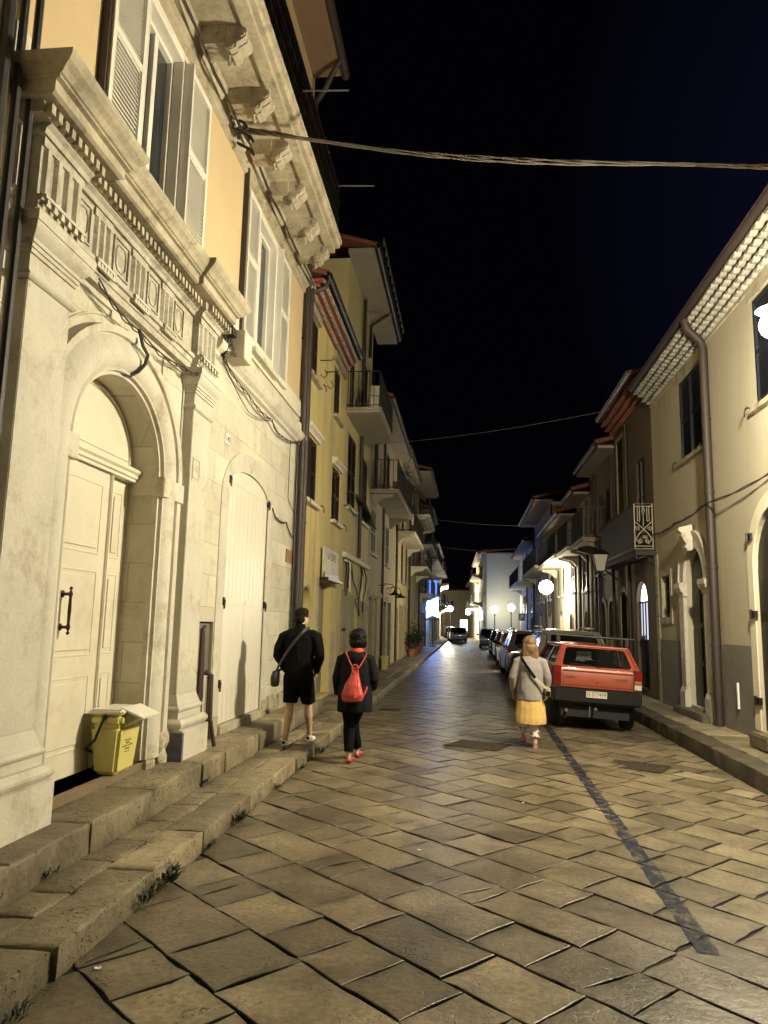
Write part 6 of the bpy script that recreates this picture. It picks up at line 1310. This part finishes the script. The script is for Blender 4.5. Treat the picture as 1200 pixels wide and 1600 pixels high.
BLKCL = cloth('black knit', (.003, .003, .0035)); BLKSH = cloth('black cotton shorts', (.0025, .0025, .003)); HAIRB = mat('short dark hair', (.010, .007, .005), rough=.65, var=.3, scale=30, bump=.8, bscale=160, spec=.15)
def eyes(q, T, R=1.0):
    for s in (-1, 1): b = MB(); b.world = False; b.sphere(q(s * .03, .080, .010), .011 * R, 8, 6); b.build('eye', EYE, T, smooth=True)
# ---- man in black, walking away on the left pavement (local coords: feet at z=0, facing +y)
MAN = thing('person', 'man in a black jumper and black shorts walking away on the left pavement', 'person', (-2.17, 9.62, .125), local=True)
ch, bl = [], []
hip = Vector((0, 0, .92))
LF, RF = Vector((-.115, -.16, 0)), Vector((.10, .30, 0))
kL, kR = Vector((-.105, .02, .50)), Vector((.11, .13, .50)); aL, aR = Vector((-.113, -.13, .10)), Vector((.105, .31, .105))
for (k, a, sx) in ((kL, aL, -1), (kR, aR, 1)):
    hj = Vector((sx * .10, 0, .90)); ch.append([(hj, .085, .09), (hj.lerp(k, .5), .075, .08), (k, .054, .058), (k.lerp(a, .33) + Vector((0, -.012, 0)), .056, .064), (k.lerp(a, .7), .042, .046), (a, .032, .038), (a - Vector((0, 0, .05)), .036, .05)])
ch.append([(Vector((0, 0, .88)), .15, .10), (Vector((0, 0, 1.05)), .145, .10), (Vector((0, 0, 1.25)), .155, .10), (Vector((0, 0, 1.37)), .15, .085), (Vector((0, 0, 1.44)), .07, .06)])
ch.append([(Vector((0, -.01, 1.42)), .062, .062), (Vector((0, .01, 1.56)), .056, .06)])
arms = {}
for sx in (-1, 1):
    sh = Vector((sx * .20, 0, 1.41)); el = Vector((sx * .275, -.02, 1.13)); wr_ = Vector((sx * .20, .15, .93)); arms[sx] = (sh, el, wr_)
    sb = sh + Vector((-sx * .03, 0, -.035)); ch.append([(sb, .045, .045), (el, .043, .045), (wr_, .028, .026)]); hand(ch, bl, wr_, (-.25 * sx, .55, -.6), (-sx, .3, .2), 1, .6)
q = head(ch, bl, (.012, .02, 1.63), 1.0, -38)
skin_part('body', blobmesh(ch, bl, .0065, 5), SKIN, MAN); eyes(q, MAN)
# jumper
ch = [[(Vector((0, 0, .84)), .188, .135, .1), (Vector((0, 0, .95)), .190, .138), (Vector((0, 0, 1.12)), .188, .140), (Vector((0, -.01, 1.28)), .205, .145), (Vector((0, -.01, 1.38)), .20, .130), (Vector((0, -.005, 1.45)), .12, .10), (Vector((0, .0, 1.50)), .075, .078), (Vector((0.003, .005, 1.555)), .066, .070, .1)]]
for sx in (-1, 1):
    sh, el, w = arms[sx]; ch.append([(Vector((sx * .07, -.01, 1.435)), .06, .085), (Vector((sx * .14, -.01, 1.405)), .075, .09), (sh + Vector((sx * .012, 0, -.035)), .085, .09), (sh.lerp(el, .6) + Vector((sx * .012, 0, 0)), .075, .082), (el + Vector((sx * .006, -.005, 0)), .066, .072), (el.lerp(w, .6), .056, .056), (w, .042, .040, .2)])
skin_part('jumper', blobmesh(ch, [], .010, 6, noise=.014, nsc=7, seed=3), BLKCL, MAN)
ch = []
for sx, k in ((-1, kL), (1, kR)):
    hj = Vector((sx * .085, 0, .88)); ch.append([(hj, .115, .125), (hj.lerp(k, .5) + Vector((sx * .0, 0, 0)), .108, .112), (k + Vector((sx * .002, -.005, .04)), .094, .096, .05)])
ch.append([(Vector((0, 0, .82)), .17, .13), (Vector((0, 0, .94)), .165, .125, .2)])
skin_part('shorts', blobmesh(ch, [], .010, 4, noise=.007, nsc=8, seed=9), BLKSH, MAN)
for (f, a) in ((LF, aL), (RF, aR)):
    ch, bl = [], []; shoe(ch, bl, f + Vector((0, -.02, 0)), f + Vector((0, .25, .0)), .054, .060); sh_ = skin_part('shoe', blobmesh(ch, bl, .007, 3), cloth('white trainer leather', (.75, .75, .75), .1, 60, .5, .03), MAN)
    b = MB(); b.world = False; b.box(f.x - .018, f.x + .018, f.y - .068, f.y - .05, .05, .08); g = b.build('heel_tab', BLKCL, MAN, smooth=True); g.parent = sh_
M3 = Matrix.Rotation(R_(-38), 3, 'Z'); hc = Vector((.012, .02, 1.63))
hb = [(hc + M3 @ Vector((0, -.018, .048)), (.092, .105, .086), M3), (hc + M3 @ Vector((0, -.045, -.015)), (.086, .070, .080), M3), (hc + M3 @ Vector((0, .02, .085)), (.066, .075, .045), M3)]
skin_part('hair', blobmesh([], hb, .008, 3, noise=.004, nsc=30), HAIRB, MAN)
b = MB(); b.world = False
for s in (-1, 1): b.tube([hc + M3 @ Vector((s * .03 + .022 * math.cos(t * .5236), .100, .010 + .018 * math.sin(t * .5236))) for t in range(13)], .0022, 5); b.tube([hc + M3 @ Vector((s * .055, .098, .015)), hc + M3 @ Vector((s * .083, .05, .015)), hc + M3 @ Vector((s * .086, -.01, .01))], .003, 5)
b.build('glasses', BLK, MAN)
# shoulder bag
BG = thing('shoulder_bag', 'small black bag on a diagonal strap at the hip of the man in shorts', 'bag', (-2.17, 9.62, .125), local=True)
skin_part('bag_body', blobmesh([[(Vector((-.30, -.05, .76)), .055, .10, .5), (Vector((-.30, -.05, .85)), .058, .11), (Vector((-.29, -.05, .93)), .045, .09, .3)]], [], .009, 4), mat('black leather', (.012, .011, .012), rough=.4, bump=.2, bscale=80), BG)
b = MB(); b.world = False; sp = [(-.27, -.13, .93), (-.21, -.158, 1.05), (-.12, -.168, 1.20), (-.02, -.166, 1.34), (.06, -.135, 1.44), (.10, -.07, 1.485), (.12, .0, 1.49), (.08, .10, 1.42), (-.05, .165, 1.2), (-.2, .15, 1.0), (-.29, .05, .93)]
P_ = crv(sp, 5); vs = []; fs = []
for i, p in enumerate(P_):
    t = (P_[min(i + 1, len(P_) - 1)] - P_[max(i - 1, 0)]).normalized(); n = Vector((p.x * .3, p.y, 0)); n = n.normalized() if n.length > .01 else Vector((0, 1, 0)); w = t.cross(n).normalized() * .017; vs += [p - w, p + w, p + w + n * .004, p - w + n * .004]
for i in range(len(P_) - 1):
    for k in range(4): fs.append((i * 4 + k, i * 4 + (k + 1) % 4, i * 4 + 4 + (k + 1) % 4, i * 4 + 4 + k))
b.add(vs, fs); b.build('strap', mat('grey black webbing', (.03, .03, .033), rough=.6, bump=.3, bscale=200), BG)
# ---- woman with red backpack
WB_ = thing('person', 'dark haired woman in a black hooded coat with a red backpack walking away', 'person', (-1.375, 9.30, .0), local=True)
ch, bl = [], []; s = .94
kL, kR = Vector((-.07, .06, .47)), Vector((-.035, .13, .47)); aL, aR = Vector((-.055, -.03, .09)), Vector((-.01, .36, .10))
for (k, a, sx) in ((kL, aL, -1), (kR, aR, 1)):
    hj = Vector((sx * .08 - .01, 0, .84)); ch.append([(hj, .08, .085), (hj.lerp(k, .5), .07, .075), (k, .05, .054), (k.lerp(a, .33), .05, .056), (k.lerp(a, .7), .038, .042), (a, .03, .034), (a - Vector((0, 0, .04)), .03, .042)])
ch.append([(Vector((0, 0, .82)), .15, .11), (Vector((0, 0, 1.0)), .13, .10), (Vector((0, 0, 1.15)), .14, .095), (Vector((0, 0, 1.25)), .13, .08), (Vector((0, 0, 1.33)), .06, .055)])
ch.append([(Vector((.01, -.01, 1.33)), .052, .054), (Vector((.015, .015, 1.44)), .050, .052)])
arms = {}
for sx in (-1, 1):
    sh = Vector((sx * .165, 0, 1.28)); el = Vector((sx * .235, -.01, 1.02)); wr_ = Vector((sx * .225, .05, .79)) if sx < 0 else Vector((.19, .2, .88)); arms[sx] = (sh, el, wr_)
    sb = sh + Vector((-sx * .03, 0, -.03)); ch.append([(sb, .04, .042), (el, .038, .04), (wr_, .025, .024)]); hand(ch, bl, wr_, (0.02, .15, -1) if sx < 0 else (-.3, .7, -.1), (.1, 1, .1), 1 if sx < 0 else -1, .4)
q = head(ch, bl, (.018, .02, 1.50), .93, -4)
skin_part('body', blobmesh(ch, bl, .0065, 5), SKIN2, WB_); eyes(q, WB_, .93)
ch = [[(Vector((.0, 0, .62)), .222, .165, .05), (Vector((.0, -.005, .75)), .222, .168), (Vector((0, 0, .92)), .205, .160), (Vector((0, -.01, 1.08)), .198, .152), (Vector((0, -.01, 1.22)), .195, .135), (Vector((0, 0, 1.31)), .12, .10), (Vector((.01, 0, 1.35)), .075, .075, .1)]]
for sx in (-1, 1):
    sh, el, w = arms[sx]; ch.append([(Vector((sx * .06, -.01, 1.30)), .06, .085), (Vector((sx * .12, -.01, 1.27)), .07, .085), (sh + Vector((sx * .008, 0, -.03)), .078, .082), (sh.lerp(el, .6), .070, .076), (el, .062, .068), (el.lerp(w, .6), .056, .058), (w + Vector((0, 0, .02)), .050, .050, .1)])
bl = [(Vector((.01, -.095, 1.27)), (.13, .06, .075))]
COAT = cloth('dark navy black coat', (.0045, .005, .0075), .25, 90, .75)
skin_part('coat', blobmesh(ch, bl, .010, 5, noise=.016, nsc=6, seed=21), COAT, WB_)
ch = []
for sx, k, a in ((-1, kL, aL), (1, kR, aR)):
    hj = Vector((sx * .07 - .005, 0, .80)); ch.append([(hj, .10, .11), (hj.lerp(k, .5), .092, .10), (k, .077, .082), (k.lerp(a, .5), .070, .074), (a + Vector((0, 0, .045)), .058, .064, .05)])
skin_part('trousers', blobmesh(ch, [], .009, 4, noise=.006, nsc=9, seed=5), BLKSH, WB_)
for (a, tip) in ((aL, .055), (aR, 0)):
    ch, bl = [], []; shoe(ch, bl, Vector((a.x, a.y - .03, .0)), Vector((a.x + .015, a.y + .21, 0)), .042, .045); skin_part('shoe', blobmesh(ch, bl, .007, 3), cloth('red shoe leather', (.42, .05, .055), .1, 60, .5), WB_)
hc = Vector((.018, .02, 1.50)); hb = [(hc + Vector((0, -.02, .035)), (.108, .118, .10)), (hc + Vector((0, -.04, -.035)), (.112, .095, .088)), (hc + Vector((.065, -.01, -.04)), (.050, .07, .07)), (hc + Vector((-.065, -.01, -.04)), (.050, .07, .07)), (hc + Vector((0, .045, .075)), (.08, .055, .045))]
skin_part('hair', blobmesh([], hb, .008, 3, noise=.012, nsc=26), mat('black hair', (.003, .0025, .002), rough=.5, var=.3, scale=30, bump=.9, bscale=120, spec=.2), WB_)
b = MB(); b.world = False; b.lathe([(.085, 1.335), (.082, 1.37), (.072, 1.39), (.06, 1.385), (.06, 1.34)], (.012, -.012, 0), 18); b.build('collar', cloth('orange red scarf', (.55, .10, .04)), WB_, smooth=True)
# backpack
BP = thing('backpack', 'coral red teardrop backpack worn by the woman in the black coat', 'backpack', (-1.375, 9.30, 0), local=True)
BPR = mat('coral red leather', (.52, .065, .052), rough=.38, var=.12, scale=6, bump=.25, bscale=50)
bk = blobmesh([[(Vector((.0, -.225, .77)), .125, .062, .35), (Vector((.0, -.235, .84)), .138, .075), (Vector((.005, -.225, .95)), .105, .068), (Vector((.02, -.205, 1.07)), .055, .048), (Vector((.025, -.19, 1.15)), .036, .034, .4)]], [], .008, 3, noise=.006, nsc=11, seed=2)
skin_part('bag_body', bk, BPR, BP)
b = MB(); b.world = False; b.prism([(-.01, 1.12), (.045, 1.12), (.10, .80), (.03, .77)], 1, -.318, -.305) if False else None
b.add([(.012, -.225, 1.12), (.055, -.222, 1.11), (.095, -.29, .84), (.03, -.318, .80), (.012, -.235, 1.12), (.055, -.232, 1.11), (.098, -.30, .84), (.03, -.328, .80)], [(0, 1, 2, 3), (4, 5, 6, 7), (0, 1, 5, 4), (1, 2, 6, 5), (2, 3, 7, 6), (3, 0, 4, 7)]); b.build('front_flap', BPR, BP, bevel=.004)
b = MB(); b.world = False; b.tube([(.025 + .038 * math.cos(t * .45), -.225, 1.15 + .045 * math.sin(t * .45)) for t in range(15)], .010, 7); b.tube([(-.015, -.23, 1.11), (.025, -.243, 1.095), (.065, -.23, 1.115)], .009, 6); b.build('grab_loop', BPR, BP, smooth=True)
b = MB(); b.world = False; b.tube([(.01, -.19, 1.13), (-.05, -.165, 1.22), (-.105, -.11, 1.32), (-.12, -.02, 1.345), (-.12, .1, 1.28), (-.13, .15, 1.12)], .0085, 6); b.tube([(.045, -.19, 1.13), (.09, -.165, 1.20), (.125, -.12, 1.27), (.14, -.03, 1.33), (.13, .1, 1.27), (.13, .15, 1.1)], .0085, 6); b.tube([(.12, -.20, .80), (.155, -.17, .88), (.17, -.15, .93)], .012, 6); b.build('strap', BPR, BP, smooth=True)
b = MB(); b.world = False; b.box(-.035, .0, -.312, -.303, .985, 1.0); b.sphere((-.02, -.31, .97), .011, 8, 6); b.build('clasp', mat('gold clasp', (.6, .42, .15), rough=.3, metal=1, bump=0), BP)
# ---- woman in grey jumper and yellow skirt
WC = thing('person', 'woman in a grey jumper and yellow skirt over patterned trousers walking beside the red car', 'person', (.915, 11.02, 0), local=True)
ch, bl = [], []
kL, kR = Vector((-.08, .10, .44)), Vector((.06, .03, .44)); aL, aR = Vector((-.085, .30, .12)), Vector((.055, -.06, .085))
for (k, a, sx) in ((kL, aL, -1), (kR, aR, 1)):
    hj = Vector((sx * .08, 0, .80)); ch.append([(hj, .085, .09), (hj.lerp(k, .5), .075, .08), (k, .052, .056), (k.lerp(a, .33), .052, .058), (k.lerp(a, .7), .04, .044), (a, .03, .033), (a - Vector((0, 0, .04)), .03, .04)])
    ch.append([(a + Vector((0, -.02, -.055)), .03, .024), (a + Vector((0, .08, -.065)), .036, .018), (a + Vector((0, .15, -.072)), .036, .013, .5)])
ch.append([(Vector((0, 0, .80)), .16, .12), (Vector((0, 0, .95)), .14, .11), (Vector((0, 0, 1.10)), .14, .10), (Vector((0, 0, 1.19)), .13, .08), (Vector((0, 0, 1.27)), .06, .055)])
ch.append([(Vector((0, -.01, 1.27)), .052, .054), (Vector((0, .015, 1.38)), .05, .052)])
arms = {}
for sx in (-1, 1):
    sh = Vector((sx * .165, 0, 1.22)); el = Vector((sx * .245, -.02, .98)); wr_ = Vector((sx * .235, .10, .76)); arms[sx] = (sh, el, wr_)
    sb = sh + Vector((-sx * .03, 0, -.03)); ch.append([(sb, .042, .044), (el, .04, .042), (wr_, .025, .024)]); hand(ch, bl, wr_, (-.05 * sx, .3, -1), (-.2 * sx, 1, .1), 1 if sx < 0 else -1, .5)
q = head(ch, bl, (0, .02, 1.44), .92, 4)
skin_part('body', blobmesh(ch, bl, .0065, 5), SKIN2, WC); eyes(q, WC, .92)
ch = [[(Vector((.0, 0, .66)), .188, .155, .05), (Vector((.0, 0, .78)), .190, .158), (Vector((0, 0, .95)), .180, .148), (Vector((0, -.01, 1.10)), .180, .140), (Vector((0, -.01, 1.20)), .170, .12), (Vector((0, 0, 1.27)), .10, .09, .2)]]
for sx in (-1, 1):
    sh, el, w = arms[sx]; ch.append([(Vector((sx * .06, -.01, 1.235)), .055, .08), (Vector((sx * .12, -.01, 1.21)), .068, .08), (sh + Vector((sx * .004, 0, -.03)), .074, .08), (sh.lerp(el, .6), .064, .070), (el, .058, .062), (el.lerp(w, .6), .052, .054), (w + Vector((0, 0, .01)), .046, .046, .1)])
JG = cloth('grey knitted wool', (.27, .25, .24), .6, 110, .95)
skin_part('jumper', blobmesh(ch, [], .010, 6, noise=.014, nsc=6.5, seed=33), JG, WC)
ch = [[(Vector((.0, .01, .34)), .222, .195, .03), (Vector((.0, .005, .42)), .218, .19), (Vector((0, 0, .56)), .205, .17), (Vector((0, 0, .72)), .178, .145, .1)]]
skin_part('skirt', blobmesh(ch, [], .010, 3, noise=.024, nsc=4.5, seed=51), cloth('mustard yellow cloth', (.60, .41, .15), .3, 80, .85), WC)
tm = bpy.data.materials.new('flower print cloth'); tm.use_nodes = True; N = tm.node_tree.nodes; L = tm.node_tree.links; vo = N.new('ShaderNodeTexNoise'); vo.inputs['Scale'].default_value = 13; t = N.new('ShaderNodeTexCoord'); L.new(t.outputs['Object'], vo.inputs[0])
r = N.new('ShaderNodeValToRGB'); r.color_ramp.elements[0].position = .40; r.color_ramp.elements[0].color = (.10, .055, .09, 1); r.color_ramp.elements[1].position = .45; r.color_ramp.elements[1].color = (.62, .56, .52, 1); L.new(vo.outputs[0], r.inputs[0]); L.new(r.outputs[0], N['Principled BSDF'].inputs['Base Color']); N['Principled BSDF'].inputs['Roughness'].default_value = .9
ch = []
for k, a in ((kL, aL), (kR, aR)): ch.append([(k + Vector((0, 0, .05)), .085, .09), (k.lerp(a, .5), .075, .08), (a + Vector((0, 0, .055)), .060, .066, .05)])
skin_part('trousers', blobmesh(ch, [], .009, 3, noise=.010, nsc=10, seed=5), tm, WC)
for a in (aL, aR):
    b = MB(); b.world = False; z = a.z - .085; b.prism([(a.x - .036, a.y - .06), (a.x + .036, a.y - .06), (a.x + .045, a.y + .1), (a.x + .025, a.y + .18), (a.x - .025, a.y + .18), (a.x - .045, a.y + .1)], 2, max(z, .004), max(z, .004) + .018); b.tube([(a.x - .04, a.y - .0, z + .02), (a.x - .036, a.y - .03, z + .06), (a.x, a.y - .062, z + .07), (a.x + .036, a.y - .03, z + .06), (a.x + .04, a.y, z + .02)], .006, 5); b.build('sandal', cloth('pink brown sandal leather', (.35, .15, .12), .1, 60, .5), WC)
hc = Vector((0, .02, 1.44)); M_ = mat('light brown hair', (.27, .155, .07), rough=.55, var=.3, scale=22, bump=.9, bscale=70, streak=True)
hb = [(hc + Vector((0, -.02, .04)), (.104, .116, .096)), (hc + Vector((0, -.045, -.05)), (.120, .098, .105)), (hc + Vector((-.05, -.055, -.125)), (.078, .06, .085)), (hc + Vector((.05, -.06, -.14)), (.080, .06, .09)), (hc + Vector((0, -.06, -.12)), (.07, .04, .06)), (hc + Vector((.075, .0, -.06)), (.028, .05, .075)), (hc + Vector((-.075, .0, -.06)), (.028, .05, .075))]
skin_part('hair', blobmesh([], hb, .008, 3, noise=.009, nsc=26, seed=7), M_, WC)
# her bag
BC = thing('crossbody_bag', 'beige and black bag on a diagonal strap across the grey jumper', 'bag', (.915, 11.02, 0), local=True)
b = MB(); b.world = False; b.box(.20, .27, -.16, .03, .72, .86); b.build('bag_body', cloth('beige canvas', (.42, .36, .28), .3), BC, bevel=.02, smooth=True, seg=3)
b = MB(); b.world = False; b.add([(.275, -.14, .74), (.275, -.02, .74), (.275, -.0, .86), (.275, -.12, .86), (.28, -.14, .74), (.28, -.02, .74), (.28, -.0, .86), (.28, -.12, .86)], [(0, 1, 2, 3), (4, 5, 6, 7), (0, 1, 5, 4), (1, 2, 6, 5), (2, 3, 7, 6), (3, 0, 4, 7)]); b.box(.205, .262, -.166, -.161, .73, .80); b.build('bag_flap', BLKCL, BC)
def strapseg(sp, w_, m, nm, i0, i1):
    P_ = crv(sp, 5)[i0:i1]; vs = []; fs = []; b = MB(); b.world = False
    for i, p in enumerate(P_):
        t = (P_[min(i + 1, len(P_) - 1)] - P_[max(i - 1, 0)]).normalized(); n = Vector((p.x * .4, p.y, 0)); n = n.normalized() if n.length > .01 else Vector((0, 1, 0)); w = t.cross(n).normalized() * w_; vs += [p - w, p + w, p + w + n * .006, p - w + n * .006]
    for i in range(len(P_) - 1):
        for k in range(4): fs.append((i * 4 + k, i * 4 + (k + 1) % 4, i * 4 + 4 + (k + 1) % 4, i * 4 + 4 + k))
    b.add(vs, fs); b.build(nm, m, BC)
sp = [(-.12, .05, 1.275), (-.135, -.06, 1.27), (-.10, -.145, 1.20), (-.04, -.170, 1.11), (.04, -.178, 1.00), (.12, -.17, .92), (.20, -.15, .85), (.26, -.06, .80)]
strapseg(sp, .021, BLKCL, 'strap', 0, 22); strapseg(sp, .018, cloth('beige webbing', (.45, .38, .30), .3), 'strap_end', 21, 36)

# ================================================================== pieces of a kind become parts of their own
def split_pieces(o, margin=.004):
    me = o.data; bm = bmesh.new(); bm.from_mesh(me); bm.verts.ensure_lookup_table(); seen = set(); comps = []
    for v in bm.verts:
        if v.index in seen: continue
        st = [v]; seen.add(v.index); c = []
        while st:
            a = st.pop(); c.append(a.index)
            for e in a.link_edges:
                w = e.other_vert(a)
                if w.index not in seen: seen.add(w.index); st.append(w)
        comps.append(c)
    co_ = [v.co.copy() for v in bm.verts]; bm.free()
    bx = [[min(co_[i][k] for i in c) - margin for k in range(3)] + [max(co_[i][k] for i in c) + margin for k in range(3)] for c in comps]; par = list(range(len(comps)))
    def find(i):
        while par[i] != i: i = par[i]
        return i
    for i in range(len(comps)):
        for j in range(i):
            if all(bx[i][k] <= bx[j][k + 3] and bx[j][k] <= bx[i][k + 3] for k in range(3)): par[find(i)] = find(j)
    groups = {}
    for i, c in enumerate(comps): groups.setdefault(find(i), set()).update(c)
    if len(groups) < 2: return
    gs = list(groups.values())
    for k, g in enumerate(gs[1:]):
        m2 = me.copy(); b_ = bmesh.new(); b_.from_mesh(m2); b_.verts.ensure_lookup_table(); bmesh.ops.delete(b_, geom=[v for v in b_.verts if v.index not in g], context='VERTS'); b_.to_mesh(m2); b_.free()
        c = o.copy(); c.data = m2; COL.objects.link(c)
    b_ = bmesh.new(); b_.from_mesh(me); b_.verts.ensure_lookup_table(); bmesh.ops.delete(b_, geom=[v for v in b_.verts if v.index not in gs[0]], context='VERTS'); b_.to_mesh(me); b_.free()
NAMES = ('cornice_break', 'triglyph', 'guttae', 'impost_block', 'metope_frame', 'stone_jamb', 'spandrel_moulding', 'hinge', 'clothes_rod', 'iron_hook', 'flaking_render', 'loose_conduit', 'white_conduit', 'conduit', 'awning_arm', 'stored_box',
  'roughcast_plinth', 'lintel', 'lintel_band', 'portal_pilaster', 'roof_rail', 'shutter_hook', 'bracket', 'planter_box', 'roof_rack', 'seats', 'bumper', 'worn_stone', 'rubble_base')
for o in list(COL.objects):
    if o.type == 'MESH' and o.name.split('.')[0] in NAMES and not o.children: split_pieces(o)
